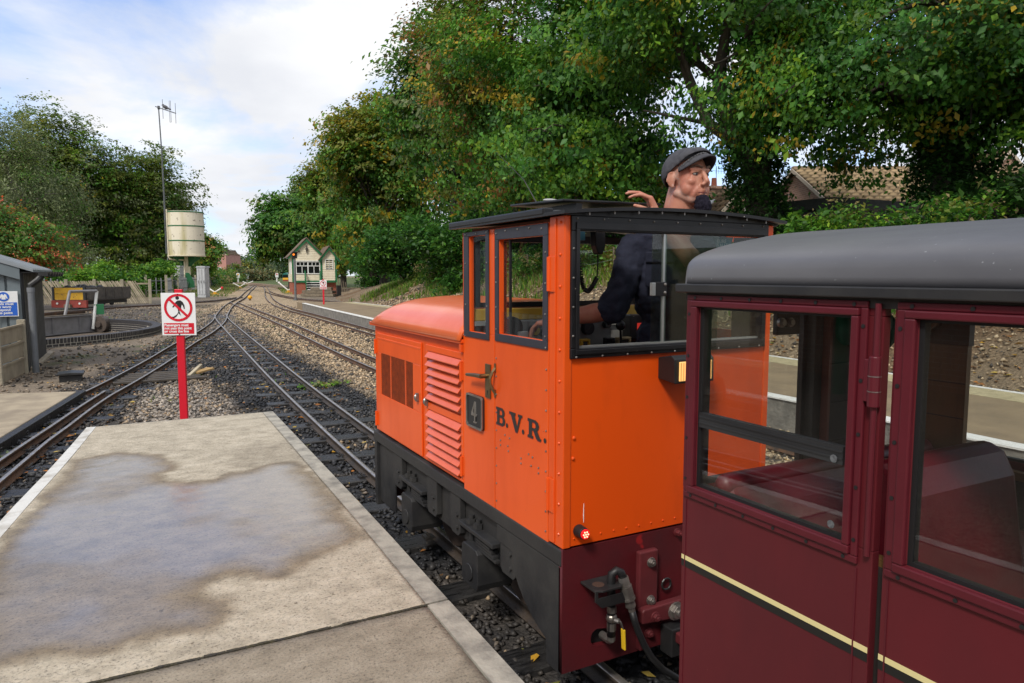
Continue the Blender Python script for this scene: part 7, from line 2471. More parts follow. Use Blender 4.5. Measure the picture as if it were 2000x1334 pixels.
# work lamp, lit warm
m = MB(); m.prism([(YR - .001, 1.245), (YR - .075, 1.258), (YR - .095, 1.245), (YR - .098, 1.155), (YR - .001, 1.165)], 'x', 1.712, 1.90); wl_ = m.build('work_lamp', M_RUB, loco, bevel=.004)
m = MB(); m.box(1.728, 1.884, YR - .103, YR - .0985, 1.165, 1.236); m.build('lens', emit_mat('lamp_lens', (1, .55, .18), .55), wl_, bevel=.002)
m = MB()
for i in range(13):
    m.box(1.733 + .012 * i, 1.7345 + .012 * i, YR - .105, YR - .1035, 1.168, 1.233)
m.build('lens_ribs', pmat('amber_glass', (.55, .33, .10), rough=.15), wl_, kind='stuff')
m = MB(); m.sphere((1.80, YR - .104, 1.19), (.03, .004, .014), 12, 8); m.build('bulb', emit_mat('lamp_bulb', (1, .8, .5), 3), wl_)

# ---- cab front wall and windows, floor, roof
m = MB(); m.box(XA + .023, XB - .023, YC - .02, YC, ZS, 1.40)
m.build('front_wall', M_ORIN, loco)
m = MB(); m.wally(YC - .02, YC, (XA + .023, XC - .001, 1.402, 1.735), (XA + .075, XC - .05, 1.425, 1.70)); w3 = m.build('window', M_BLK, loco)
m = MB(); m.box(XA + .075, XC - .05, YC - .012, YC - .008, 1.425, 1.70); m.build('pane', M_GLASS, w3)
m = MB(); m.wally(YC - .02, YC, (XC + .001, XB - .023, 1.402, 1.735), (XC + .05, XB - .075, 1.425, 1.70)); w3 = m.build('window', M_BLK, loco)
m = MB(); m.box(XC + .05, XB - .075, YC - .012, YC - .008, 1.425, 1.70); m.build('pane', M_GLASS, w3)
m = MB(); m.box(XA + .023, XB - .023, YR + .021, YC - .021, .33, .36); m.build('cab_floor', M_BLK, loco)
rz = lambda x: 1.765 + .026 * (1 - ((x - XC) / .53) ** 2)
HX0, HX1, HY0, HY1 = 1.66, 2.24, 2.10, 2.62
def roof_piece(x0, x1, y0, y1, n):
    mb = MB(); V = []
    for i in range(n + 1):
        x = x0 + (x1 - x0) * i / n
        V += [(x, y0, rz(x) - .012), (x, y1, rz(x) - .012), (x, y1, rz(x)), (x, y0, rz(x))]
    F = [(0, 1, 2, 3)[::-1], tuple(4 * n + k for k in range(4))]
    for i in range(n):
        a = 4 * i
        for k in range(4): F.append((a + k, a + (k + 1) % 4, a + 4 + (k + 1) % 4, a + 4 + k))
    return V, F
mb = MB()
mb.add(*roof_piece(XA - .03, XB + .03, HY1, YC + .09, 16)); mb.add(*roof_piece(XA - .03, XB + .03, YR - .045, HY0, 16)); mb.add(*roof_piece(XA - .03, HX0, HY0, HY1, 6)); mb.add(*roof_piece(HX1, XB + .03, HY0, HY1, 3))
mb.build('cab_roof', M_BLK, loco, kind=None)
m = MB(); m.box(XA - .032, XA + .012, YR + .09, YC + .09, 1.758, 1.784); m.build('drip_rail', M_BLK, loco, bevel=.006)
m = MB(); m.box(XB - .012, XB + .032, YR + .0, YC + .09, 1.745, 1.768); m.build('drip_rail', M_BLK, loco, bevel=.006)
m = MB(); V = []
n = 14
for i in range(n + 1):
    x = XA + .0 + (XB - XA) * i / n
    V += [(x, YR - .012, 1.7525), (x, YR + .02, 1.7525), (x, YR + .02, rz(x) - .0125), (x, YR - .012, rz(x) - .0125)]
F = [(0, 1, 2, 3)[::-1], tuple(4 * n + k for k in range(4))]
for i in range(n):
    a = 4 * i
    for k in range(4): F.append((a + k, a + (k + 1) % 4, a + 4 + (k + 1) % 4, a + 4 + k))
m.add(V, F); m.build('roof_beam', M_BLK, loco)
m = MB()
for k in range(9): m.cyl((XA + .08 + .105 * k, YR - .03, rz(XA + .08 + .105 * k) - .0125), (XA + .08 + .105 * k, YR - .03, rz(XA + .08 + .105 * k) - .022), .004, 6)
m.build('roof_bolt', M_STEELB, loco, kind='stuff')
m = MB(); m.sphere((1.42, 2.3, rz(1.42) + .004), (.03, .03, .012), 14, 8); m.build('roof_boss', M_BLK, loco, smooth=True)
# raised hatch plate slid forward, its runners and small aerial
m = MB()
c4 = [(1.55, 2.47, 1.852), (2.06, 2.47, 1.856), (2.06, 2.93, 1.874), (1.55, 2.93, 1.868)]
m.add([(x, y, z - .004) for x, y, z in c4] + [(x, y, z + .006) for x, y, z in c4], [(0, 3, 2, 1), (4, 5, 6, 7), (0, 1, 5, 4), (1, 2, 6, 5), (2, 3, 7, 6), (3, 0, 4, 7)])
ht = m.build('roof_hatch', M_BLK, loco, bevel=.003)
m = MB(); m.box(1.62, 1.65, 2.48, 2.92, 1.79, 1.846); m.build('hatch_runner', M_BLK, loco); m = MB(); m.box(1.98, 2.01, 2.48, 2.92, 1.79, 1.846); m.build('hatch_runner', M_BLK, loco)
m = MB(); m.sphere((1.66, 2.75, 1.882), (.040, .016, .008), 12, 8); m.tube([(1.69, 2.75, 1.885), (1.72, 2.75, 1.87), (1.75, 2.75, 1.872)], .004, 6); m.build('aerial_base', pmat('aerial_grey', (.4, .4, .4), rough=.5), ht, smooth=True)
m = MB(); m.tube([(1.62, 2.8, 1.87), (1.585, 2.86, 1.98), (1.49, 2.95, 2.11)], [.003, .002, .0012], 5); m.build('whip_aerial', M_BLACK, ht)
m = MB(); m.box(XA + .03, XB - .03, YR + .022, YC - .022, 1.735, 1.748)
m2 = MB(); m2.add(*roof_piece(XA + .03, HX0, YR + .03, YC - .03, 4)); o = m2.build('ceiling_panel', M_ORIN, loco); o.location.z -= .02
# ---- cab fittings
m = MB(); m.box(XA + .025, XB - .025, YC - .055, YC - .0215, 1.345, 1.398); m.build('yellow_shelf', M_YTRIM, loco, bevel=.004)
m = MB(); m.box(XA + .025, XB - .025, YC - .075, YC - .0565, 1.325, 1.345); m.build('shelf_edge', M_CONSOLE, loco)
m = MB(); m.box(XA + .07, XB - .03, YC - .12, YC - .077, 1.10, 1.345); con = m.build('console', M_CONSOLE, loco, bevel=.006)
m = MB(); m.prism([(YC - .121, 1.20), (YC - .121, 1.14), (YC - .38, 1.05), (YC - .38, 1.16)], 'x', XA + .07, XB - .1); desk = m.build('desk', pmat('desk_dark', (.03, .03, .033), rough=.5), loco, bevel=.006)
def gauge(x, z, r, face, y=YC - .121, name='gauge'):
    m = MB(); m.cyl((x, y, z), (x, y - .022, z), r, 24, r * .95); g_ = m.build(name, M_BLK, con)
    m = MB(); m.cyl((x, y - .0222, z), (x, y - .0232, z), r * .84, 24); m.build('dial', face, g_)
    m = MB(); m.bar((x - r * .1, y - .0238, z - r * .2), (x + r * .35, y - .0238, z + r * .55), .003, .001, up=(0, 1, 0)); m.build('needle', M_BLACK, g_)
MFW = pmat('dial_white', (.6, .6, .55), rough=.3); MFY = pmat('dial_yellow', (.5, .38, .06), rough=.3); MFD = pmat('dial_dark', (.05, .05, .055), rough=.2)
gauge(1.475, 1.315, .052, MFD); gauge(1.59, 1.30, .026, MFY); gauge(1.64, 1.285, .02, MFW); gauge(1.88, 1.30, .032, MFD); gauge(1.99, 1.315, .02, MFD)
m = MB(); m.box(1.495, 1.545, YC - .16, YC - .1215, 1.215, 1.30); bx_ = m.build('control_box', pmat('control_box', (.55, .58, .58), rough=.4), con, bevel=.005)
m = MB(); m.cyl((1.52, YC - .16, 1.27), (1.50, YC - .20, 1.235), .008, 8); m.build('switch', M_STEELB, bx_)
m = MB(); m.box(1.56, 1.60, YC - .124, YC - .1215, 1.25, 1.29); m.box(2.02, 2.09, YC - .124, YC - .1215, 1.31, 1.34); m.box(2.02, 2.10, YC - .124, YC - .1215, 1.22, 1.285); m.build('label_plate', MFW, con, kind='stuff')
m = MB(); m.box(2.085, 2.23, YC - .19, YC - .1215, 1.24, 1.36); rd_ = m.build('radio_set', M_BLK, con, bevel=.006)
m = MB(); m.box(2.125, 2.165, YC - .193, YC - .1905, 1.285, 1.32); m.build('red_display', emit_mat('red_display', (.5, .03, .02), .5), rd_)
m = MB(); m.tube([(1.99, YC - .25, 1.13), (1.99, YC - .24, 1.30)], .006, 8); lv_ = m.build('control_lever', M_BLK, desk)
m = MB(); m.sphere((1.99, YC - .24, 1.315), .023, 14, 10); m.build('knob', M_BLK, lv_, smooth=True)
m = MB(); m.tube([(1.86, YC - .30, 1.12), (1.86, YC - .30, 1.19)], .012, 10); b_ = m.build('brake_valve', M_STEELB, desk)
m = MB(); m.sphere((1.905, YC - .32, 1.205), (.028, .028, .03), 14, 10); m.tube([(1.86, YC - .30, 1.19), (1.905, YC - .32, 1.205), (1.84, YC - .36, 1.21)], .008, 8); m.build('valve_handle', M_STEELB, b_, smooth=True)
for x, w_, col in ((1.80, .05, M_YTRIM), (2.01, .075, pmat('meter_tan', (.35, .28, .16), rough=.5)), (1.94, .05, M_BLK)):
    m = MB(); m.wally(YC - .20, YC - .17, (x, x + w_, 1.19, 1.255), (x + .01, x + w_ - .01, 1.20, 1.245)); mt_ = m.build('meter', col, desk, bevel=.002)
    m = MB(); m.box(x + .01, x + w_ - .01, YC - .19, YC - .172, 1.20, 1.245); m.build('meter_face', MFD, mt_)
m = MB(); m.prism([(1.682, 1.735), (1.735, 1.735), (1.735, 1.67), (1.722, 1.635), (1.70, 1.635), (1.686, 1.67)], 'y', 2.43, 2.47); rh = m.build('handset', M_BLK, loco, bevel=.005)
coil = []
pth = [Vector(p) for p in [(1.71, 2.45, 1.635), (1.708, 2.447, 1.585), (1.705, 2.447, 1.54)]]
m = MB(); m.tube(pth, .003, 6)
path2 = [Vector(p) for p in [(1.705, 2.447, 1.54), (1.69, 2.455, 1.505), (1.672, 2.46, 1.482), (1.655, 2.47, 1.49), (1.648, 2.48, 1.54), (1.644, 2.489, 1.622)]]
for i in range(260):
    t = i / 259 * (len(path2) - 1); k = min(int(t), len(path2) - 2); p = path2[k].lerp(path2[k + 1], t - k); d = (path2[k + 1] - path2[k]).normalized()
    a_ = d.orthogonal().normalized(); b2 = d.cross(a_)
    coil.append(p + (a_ * math.cos(i * .9) + b2 * math.sin(i * .9)) * .008)
m.tube(coil, .0028, 5)
m.tube([(1.644, 2.489, 1.622), (1.647, 2.495, 1.688), (1.65, 2.5, 1.74)], .003, 5)
m.build('coiled_cord', M_BLK, rh)
m = MB(); m.box(1.60, 1.68, 2.50, 2.51, 1.695, 1.735); m.build('notice', pmat('notice_blue', (.04, .16, .22), rough=.5), loco)
m = MB(); m.box(2.17, 2.262, YR + .03, YR + .09, .54, 1.7); m.build('rear_column', M_BLK, loco)
# notice stuck on the inside of the rear pane
stx, stz = 2.035, 1.662
st_ = flat_shape('window_notice', [[(-.055, .035), (.055, .035), (.022, -.045), (-.018, -.03)]], pmat('notice_teal', (.02, .22, .30), rough=.5), rwf, lambda u, v, w: (stx + u, YR + .014 + w, stz + v), .001)
text_shape('notice_text', 'BURE\nVALLEY', .020, M_SWHITE, st_, lambda u, v, w: (stx - .03 + u, YR + .0128 - w, stz + .012 + v), .0004, align='LEFT', line=.8)
# ================================================================== THE MAROON COACH
M_MAR = pmat('maroon_paint', (.122, .011, .017), (.072, .009, .013), 1.5, rough=.40, r2=.68, ramp=(.44, .80), stretch=(1, 1, .45), coat=.12, spec=.3, bump=.025, bscale=6, dist=.01, chips=((.20, .08, .08), 55, .78))
M_MARF = pmat('maroon_frame', (.108, .010, .018), (.080, .008, .014), 4, rough=.45, coat=.08, spec=.35, bump=.02, bscale=14, dist=.006)
M_CROOF = pmat('coach_roof_grey', (.115, .115, .125), (.07, .07, .08), 2.2, rough=.36, r2=.52, bump=.05, bscale=7, dist=.01, chips=((.22, .225, .24), 110, .72), stretch=(1, .45, 1))
M_GUT = pmat('coach_gutter_black', (.016, .016, .018), (.028, .027, .027), 8, rough=.5)
M_CGL = glass_mat('coach_glass', (.94, .95, .94), dirt=.012)
M_SEAT = pmat('seat_maroon', (.15, .008, .017), (.095, .006, .013), 5, rough=.42, bump=.15, bscale=28, dist=.006)
M_SEATF = pmat('seat_cloth', (.05, .05, .062), (.03, .03, .04), 60, rough=.95)
M_WPAN = pmat('wood_panel', (.16, .085, .03), (.10, .055, .022), 4, rough=.5, stretch=(4, 4, .6))
M_CIN = pmat('coach_inside_dark', (.03, .024, .022), (.02, .017, .016), 4, rough=.6)
M_LINEC = pmat('lining_cream', (.72, .62, .30), rough=.45)
M_LINEB = pmat('lining_black', (.010, .010, .010), rough=.4)
M_BRUSH = pmat('brushed_dark', (.05, .052, .055), (.03, .03, .033), 6, rough=.4, metal=.4, stretch=(.2, .2, 6))

X1, X2, XM = 1.28, 2.31, 1.795
YE, YB = 1.425, -2.9
ZG = 1.515
coach = thing('carriage', 'maroon passenger coach with grey curved roof coupled behind the locomotive', 'carriage', (XM, -.7, 0))
DOORS = []
# side windows on the near side: (y0,y1 outer frame), door flags. First is a fixed window, then doors
WIN = [(.898, 1.415, False), (.02, .838, True), (-.86, -.06, False), (-1.74, -.94, True), (-2.8, -1.82, False)]
for xs, xo in ((X1, -1), (X2, 1)):
    xi = xs - xo * .022      # inner skin
    xlo, xhi = min(xs, xi), max(xs, xi)
    near = xo < 0
    for (a, b, isd) in WIN:
        zb, ztop = .962, 1.499
        ho = (a + .033, b - .040, zb + .035, ztop - .030)
        nm = 'door' if isd else 'side_panel'
        m = MB(); m.wallx(xlo, xhi, (a - .030 if not isd else a - .033, b + (.008 if isd else .008), .16, ZG - .012), ho)
        pn = m.build(nm, M_MAR, coach, bevel=.002)
        # moulded window frame standing proud
        f0 = xs + xo * .0005; f1 = xs + xo * .008
        m = MB(); m.wallx(min(f0, f1), max(f0, f1), (a, b, zb, ztop), (a + .016, b - .018, zb + .016, ztop - .014)); wf = m.build('window', M_MARF, pn, bevel=.0025)
        f1 = xs + xo * .014
        m = MB(); m.wallx(min(f0, f1), max(f0, f1), (a + .0165, b - .0185, zb + .0165, ztop - .0145), (ho[0], ho[1], ho[2], ho[3])); m.build('inner_frame', M_MARF, wf, bevel=.003)
        m = MB(); m.wallx(xlo + .002, xhi - .002, (ho[0], ho[1], ho[2], ho[3]), (ho[0] + .010, ho[1] - .010, ho[2] + .008, ho[3] - .006)); m.build('rubber_seal', M_RUB, wf)
        m = MB(); c_ = (xlo + xhi) / 2 + xo * .004; m.box(c_ - .002, c_ + .002, ho[0] + .009, ho[1] - .009, ho[2] + .007, ho[3] - .005); m.build('pane', M_CGL, wf)
        if not isd and near:
            m = MB(); m.box(c_ - .011, c_ + .006, ho[0] + .011, ho[1] - .011, 1.158, 1.196); m.box(c_ - .013, c_ + .007, ho[0] + .0112, ho[1] - .0112, 1.168, 1.172); m.box(c_ - .013, c_ + .007, ho[0] + .0112, ho[1] - .0112, 1.183, 1.187); m.build('window_rail', M_BRUSH, wf)
            if near:
                for z in (1.168, ho[2] + .03):
                    m = MB(); m.cyl((c_ - .0135, ho[0] + .030, z), (c_ - .0145, ho[0] + .030, z), .0085, 18); m.build('roundel_mark', pmat('roundel_white', (.16, .17, .18), (.05, .05, .055), 130, rough=.4), wf)
        if near:
            m = MB()
            ys_ = np.linspace(a + .03, b - .03, 6 if not isd else 8)
            for y in ys_:
                m.cyl((f0 - .0076, y, zb + .008), (f0 - .0092, y, zb + .008), .0042, 8); m.cyl((f0 - .0076, y, ztop - .007), (f0 - .0092, y, ztop - .007), .0042, 8)
            for z in np.linspace(zb + .05, ztop - .05, 5):
                m.cyl((f0 - .0076, a + .008, z), (f0 - .0092, a + .008, z), .0042, 8); m.cyl((f0 - .0076, b - .009, z), (f0 - .0092, b - .009, z), .0042, 8)
            m.build('screw', M_RUB, wf, kind='stuff')
        # lining
        e0, e1 = xs + xo * .0003, xs + xo * .0011
        ya, yb = (a - .030, b + .008) if not isd else (a - .033, b + .008)
        m = MB(); m.box(e0, e1, ya + .001, yb - .001, .785, .797); m.build('cream_line', M_LINEC, pn)
        m = MB(); m.box(e0, e1, ya + .001, yb - .001, .766, .7845); m.build('black_line', M_LINEB, pn)
        # vertical bead strips
        for y in (a + .004, b - .006):
            m = MB(); m.box(xs + xo * .0002, xs + xo * .002, y - .0015, y + .0015, .17, zb - .01); m.build('bead', M_MARF, pn)
    if near:
        # hinge and its rod between the first window and the door
        for y in (.856 + .018,):
            m = MB(); m.cyl((xs - .010, y, .99), (xs - .010, y, 1.495), .006, 10); m.build('hinge_rod', M_MARF, coach)
            m = MB(); m.cyl((xs - .012, y, 1.292), (xs - .012, y, 1.392), .012, 14); m.box(xs - .012, xs - .0005, y + .002, y + .024, 1.30, 1.385); hg = m.build('hinge', M_MARF, coach, bevel=.002)
            m = MB(); m.cyl((xs - .012, y, 1.352), (xs - .012, y, 1.354), .0126, 14); m.build('hinge_ring', M_STEELB, hg); m = MB(); m.cyl((xs - .012, y, 1.322), (xs - .012, y, 1.324), .0126, 14); m.build('hinge_ring', M_STEELB, hg)
# dark gap strip inside the door gaps
m = MB(); m.box(X1 + .012, X1 + .02, YB, YE - .01, .17, ZG - .02); 
# gutters
for xs, xo in ((X1, -1), (X2, 1)):
    m = MB(); m.box(xs - .022 if xo < 0 else xs - .01, xs + .01 if xo < 0 else xs + .022, YB, YE + .022, ZG - .010, ZG + .012); m.build('gutter', M_GUT, coach, bevel=.003)
    m = MB(); m.box(xs - .003 if xo < 0 else xs - .02, xs + .02 if xo < 0 else xs + .003, YB, YE - .001, ZG - .030, ZG - .0105); m.build('cant_rail', M_CIN, coach)
# roof: quick shoulder then a shallow dome, with the front edge
prof = []
half = (X2 - X1) / 2 + .006
pr_pts = [(0, 0), (.004, .035), (.012, .055), (.035, .072), (.075, .087), (.14, .104), (.24, .122), (.36, .140), (.52, .150)]
for d, h in pr_pts: prof.append((X1 - .006 + d * half / .52, ZG + .0125 + h))
prof = prof + [(2 * XM - x, z) for x, z in prof[-2::-1]]
# smooth resample
pr2 = spline(prof, 0.02)
ysr = [YE + .012, YE + .006, YE - .004] + list(np.linspace(YE - .03, YB, 14))
V = []
for j, y in enumerate(ysr):
    f_ = {0: .965, 1: .985, 2: .997}.get(j, 1.0)
    for (x, z) in pr2: V.append((XM + (x - XM) * (.5 + .5 * f_) , y, ZG + .0125 + (z - ZG - .0125) * f_))
n = len(pr2); F = []
for j in range(len(ysr) - 1):
    for i in range(n - 1): F.append((j * n + i, j * n + i + 1, (j + 1) * n + i + 1, (j + 1) * n + i))
mb = MB(); mb.add(V, F); rf = mb.build('coach_roof', M_CROOF, coach, smooth=True)
sm_ = rf.modifiers.new('solid', 'SOLIDIFY'); sm_.thickness = .01; sm_.offset = -1
# roof end closing panel + end wall
m = MB(); m.prism([(x, z - .012) for x, z in pr2[::-1]], 'y', YE - .012, YE + .002); m.build('roof_end', M_CROOF, coach)
m = MB(); m.box(X1 + .001, X2 - .001, YE - .02, YE, .16, .985); m.build('end_panel', M_MAR, coach, bevel=.003)
m = MB(); m.box(X1 + .001, X1 + .055, YE - .022, YE - .0005, .9855, ZG - .011); m.box(X2 - .055, X2 - .001, YE - .022, YE - .0005, .9855, ZG - .011); m.build('end_pillar', M_MAR, coach)
m = MB(); m.box(X1 + .056, X2 - .056, YE - .022, YE - .0005, 1.475, ZG - .011); m.build('end_header', M_MAR, coach)
m = MB(); m.box(1.722, 1.985, YE - .05, YE - .001, .986, 1.474); cp = m.build('end_reflection', M_CIN, coach, bevel=.003)  # dark reflection in the window glass, modelled as a panel with ledges
for k in range(3):
    m = MB(); m.box(1.765, 1.98, YE - .062, YE - .0505, 1.05 + .115 * k, 1.062 + .115 * k); m.build('reflection_ledge', M_CIN, cp)
m = MB(); m.box(1.752, 1.762, YE - .075, YE - .051, .99, 1.47); m.build('reflection_edge', pmat('reflection_red', (.14, .03, .02), rough=.4), cp)
m = MB(); m.bar((1.90, YE - .052, 1.20), (1.905, YE - .052, 1.27), .006, .004); m.build('reflection_handle', M_STEELB, cp)
for a, b in ((X1 + .056, 1.721), (1.986, X2 - .056)):
    m = MB(); m.wally(YE - .02, YE - .003, (a, b, .9855, 1.4745), (a + .014, b - .014, 1.0, 1.462)); ew = m.build('end_window', M_RUB, coach)
    m = MB(); m.box(a + .014, b - .014, YE - .012, YE - .008, 1.0, 1.462); m.build('pane', M_CGL, ew)
# green part of the window reflection, modelled as a hanging bundle, and the latch plate with two bolts
gtp = MB()
for k in range(9):
    gtp.sphere((1.80 + .022 * k, YE - .09 - .01 * rnd.random(), 1.40 + .02 * math.sin(k * 1.3)), (.035, .03, .05 + .015 * rnd.random()), 10, 7)
gt_ = gtp.build('tarpaulin', pmat('reflection_green', (.006, .075, .055), (.004, .045, .035), 8, rough=.6), smooth=True)  # no real tarpaulin, stands in for the green window reflection
tag(gt_, 'dark green window reflection modelled as a crumpled bundle inside the end of the maroon coach', 'tarpaulin')
m = MB(); m.box(1.575, 1.668, YE - .040, YE - .0225, 1.382, 1.452); lp = m.build('latch_plate', M_BLACK, coach, bevel=.004)
for x in (1.583, 1.617):
    m = MB(); m.cyl((x, YE - .041, 1.418), (x, YE - .052, 1.418), .0135, 16); m.cyl((x, YE - .052, 1.418), (x, YE - .058, 1.418), .009, 12); m.build('bolt', M_STEELB, lp, bevel=.001)
# far corner pillar with wood lining
m = MB(); m.box(X2 - .045, X2 - .023, 1.255, YE - .052, .99, 1.33); wp = m.build('wood_lining', M_WPAN, coach)
for z in (1.10, 1.21):
    m = MB(); m.box(X2 - .047, X2 - .0452, 1.256, YE - .053, z, z + .003); m.build('lining_joint', M_CIN, wp)
m = MB(); m.box(X2 - .05, X2 - .0225, 1.25, YE - .052, 1.331, 1.50); m.build('dark_lining', M_CIN, coach)
m = MB(); m.bar((X2 - .06, 1.395, 1.345), (X2 - .06, 1.30, 1.44), .022, .012); m.build('stay', M_WPAN, coach)
# floor, inside lower lining and seats
m = MB(); m.box(X1 + .023, X2 - .023, YB, YE - .021, .42, .45); m.build('coach_floor', M_CIN, coach)
m = MB(); m.box(X1 + .0225, X1 + .03, YB, YE - .022, .451, .96); m.box(X2 - .03, X2 - .0225, YB, YE - .022, .451, .96); m.build('inner_lining', M_CIN, coach)
m = MB(); m.box(X1 + .03, X1 + .055, YB, YE - .06, .95, .975); m.box(X2 - .055, X2 - .03, YB, YE - .06, .95, .975); m.build('window_shelf', M_WPAN, coach)
m = MB(); m.prism([(x, z - .02) for x, z in pr2[::-1]] , 'y', YB, YB + .02); m.box(X1, X2, YB - .02, YB, .16, ZG); m.build('rear_end', M_MAR, coach)
def bench(yb, face, x0, x1, ztop=1.17, lab=None):
    """yb: y of the back panel; face -1 seat extends to -y"""
    prb = [(yb, .46), (yb, ztop - .05), (yb + face * .02, ztop - .012), (yb + face * .05, ztop), (yb + face * .085, ztop - .02), (yb + face * .11, ztop - .07), (yb + face * .15, .83), (yb + face * .15, .46)]
    if face > 0: prb = prb[::-1]
    m = MB(); m.prism(prb, 'x', x0, x1); bk_ = m.build('seat_back', M_SEAT, coach, bevel=.022, seg=3)
    m = MB(); m.box(x0 + .03, x1 - .03, min(yb + face * .151, yb + face * .47), max(yb + face * .151, yb + face * .47), .72, .83); m.build('seat_cushion', M_SEAT, coach, bevel=.03, seg=3)
    m = MB(); m.box(x0 + .05, x1 - .05, min(yb + face * .16, yb + face * .42), max(yb + face * .16, yb + face * .42), .46, .719); m.build('seat_box', M_CIN, coach)
    return bk_
bench(1.395, -1, X1 + .06, 2.24, 1.018)
m = MB(); m.caps((X1 + .075, 1.34, 1.0), (2.2, 1.34, 1.0), .030, .030, 12); m.build('seat_roll', M_SEAT, coach, smooth=True)
for yb, fc in ((.50, 1), (.49, -1), (-.42, 1), (-.43, -1), (-1.34, 1), (-1.35, -1), (-2.3, 1)):
    bench(yb, fc, X1 + .06, 1.77, 1.13); bench(yb, fc, 1.86, 2.24, 1.13)
bench(.955, -1, 1.35, 1.755, 1.17)
# underframe and bogies
m = MB(); m.box(X1 + .06, X2 - .06, YB + .05, YE - .04, .22, .40); m.build('underframe', M_CIN, coach)
for yb in (.55, -2.1):
    m = MB(); m.box(XM - .35, XM - .31, yb - .45, yb + .45, .14, .26); m.box(XM + .31, XM + .35, yb - .45, yb + .45, .14, .26); m.build('bogie_frame', M_FRAME, coach)
    for d in (-.3, .3):
        m = MB()
        for s in (-1, 1): m.cyl((XM + s * .2085 - .03, yb + d, .15), (XM + s * .2085 + .03, yb + d, .15), .148, 28)
        m.cyl((XM - .3, yb + d, .15), (XM + .3, yb + d, .15), .025, 10); m.build('wheelset', M_IRON, coach)
m = MB(); m.box(1.74, 1.85, YE, YR - .06, .17, .21); m.build('drawbar', M_BARR, coach, bevel=.005)
# ================================================================== THE DRIVER
M_SKIN = pmat('skin', (.50, .235, .155), (.42, .15, .10), 14, rough=.5, bump=.06, bscale=90, dist=.004)
M_SKIN.node_tree.nodes['Principled BSDF'].inputs['Subsurface Weight'].default_value = .12
M_SKIN.node_tree.nodes['Principled BSDF'].inputs['Subsurface Radius'].default_value = (.012, .005, .003)
M_NAVYC = pmat('navy_cloth', (.006, .008, .022), (.012, .015, .034), 16, rough=.9, bump=.6, bscale=26, dist=.012)
M_CAP = pmat('cap_grey', (.075, .075, .085), (.045, .045, .055), 24, rough=.95, bump=.5, bscale=80, dist=.004)
M_HAIRG = pmat('beard_grey', (.46, .36, .31), (.42, .26, .19), 90, rough=.8, bump=.8, bscale=220, dist=.004)
M_HAIRD = pmat('goatee_dark', (.008, .007, .014), (.020, .017, .030), 40, rough=.85, spec=.15, bump=.9, bscale=160, dist=.006, stretch=(3, 3, .6))
M_BROW = pmat('eyebrow', (.13, .075, .05), rough=.8)

drv = thing('person', 'driver in a grey flat cap and navy overalls leaning out of the cab roof hatch', 'person', (2.06, 2.40, .36))


def sdfjoin(mb, name, mat, parent, vox, smooth=6, disp=None, fac=.5):
    o = mb.build(name, mat, parent, smooth=True)
    r = o.modifiers.new('remesh', 'REMESH'); r.mode = 'VOXEL'; r.voxel_size = vox; r.use_smooth_shade = True
    s = o.modifiers.new('smooth', 'SMOOTH'); s.iterations = smooth; s.factor = fac
    if disp:
        tx_ = bpy.data.textures.new(name + '_folds', 'CLOUDS'); tx_.noise_scale = disp[1]
        d = o.modifiers.new('folds', 'DISPLACE'); d.texture = tx_; d.strength = disp[0]; d.mid_level = .5
    return o


HC = Vector((2.09, 2.34, 1.952))
fdir = Vector((.02, -.99, .03)).normalized()
ldir = Vector((0, 0, 1)).cross(fdir).normalized()
udir = fdir.cross(ldir).normalized() * -1
udir = ldir.cross(fdir).normalized() * 1.0
if udir.z < 0: udir = -udir
HM = Matrix((ldir, fdir, udir)).transposed()
h = lambda x, y, z: HC + HM @ Vector((x, y, z))

b = MB()
b.sphere(h(0, -.012, .032), (.075, .094, .088), 24, 16, HM)
b.sphere(h(0, .030, -.025), (.063, .060, .085), 20, 14, HM)
b.sphere(h(0, .026, -.075), (.056, .058, .042), 18, 12, HM)
b.sphere(h(0, .072, -.098), (.024, .022, .022), 14, 10, HM)
for s in (-1, 1):
    b.sphere(h(s * .040, .062, -.020), (.022, .022, .020), 12, 8, HM)
    b.caps(h(s * .055, .0, -.06), h(s * .030, .055, -.090), .020, .019)
    b.caps(h(s * .012, .087, .030), h(s * .046, .070, .033), .0115, .010)
    b.sphere(h(s * .012, .103, -.034), (.010, .011, .009), 10, 7, HM)
    b.sphere(h(s * .043, .046, -.048), (.027, .030, .034), 12, 8, HM)
    # lids
    b.caps(h(s * .020, .082, .020), h(s * .044, .071, .016), .0075, .0065)
    b.caps(h(s * .020, .080, .000), h(s * .044, .070, .001), .0055, .005)
    # ears
    er = HM @ Matrix.Rotation(s * R(18), 3, 'Z')
    b.sphere(h(s * .080, -.012, -.004), (.008, .020, .033), 12, 8, er)
    b.caps(h(s * .083, -.024, .020), h(s * .088, -.030, -.008), .0055, .005)
    b.caps(h(s * .083, -.006, .026), h(s * .084, -.024, .022), .005, .0055)
    b.sphere(h(s * .079, -.004, -.032), (.007, .009, .010), 8, 6, er)
    b.caps(h(s * .020, .082, -.048), h(s * .034, .066, -.075), .010, .012)
b.caps(h(0, .088, .024), h(0, .112, -.020), .0085, .0120)
b.sphere(h(0, .109, -.027), (.0125, .011, .009), 12, 8, HM)
b.caps(h(0, .095, -.042), h(0, .094, -.056), .010, .010)
b.caps(h(-.017, .088, -.060), h(.017, .088, -.060), .0075, .0075)
b.caps(h(-.014, .087, -.073), h(.014, .087, -.073), .0085, .0085)
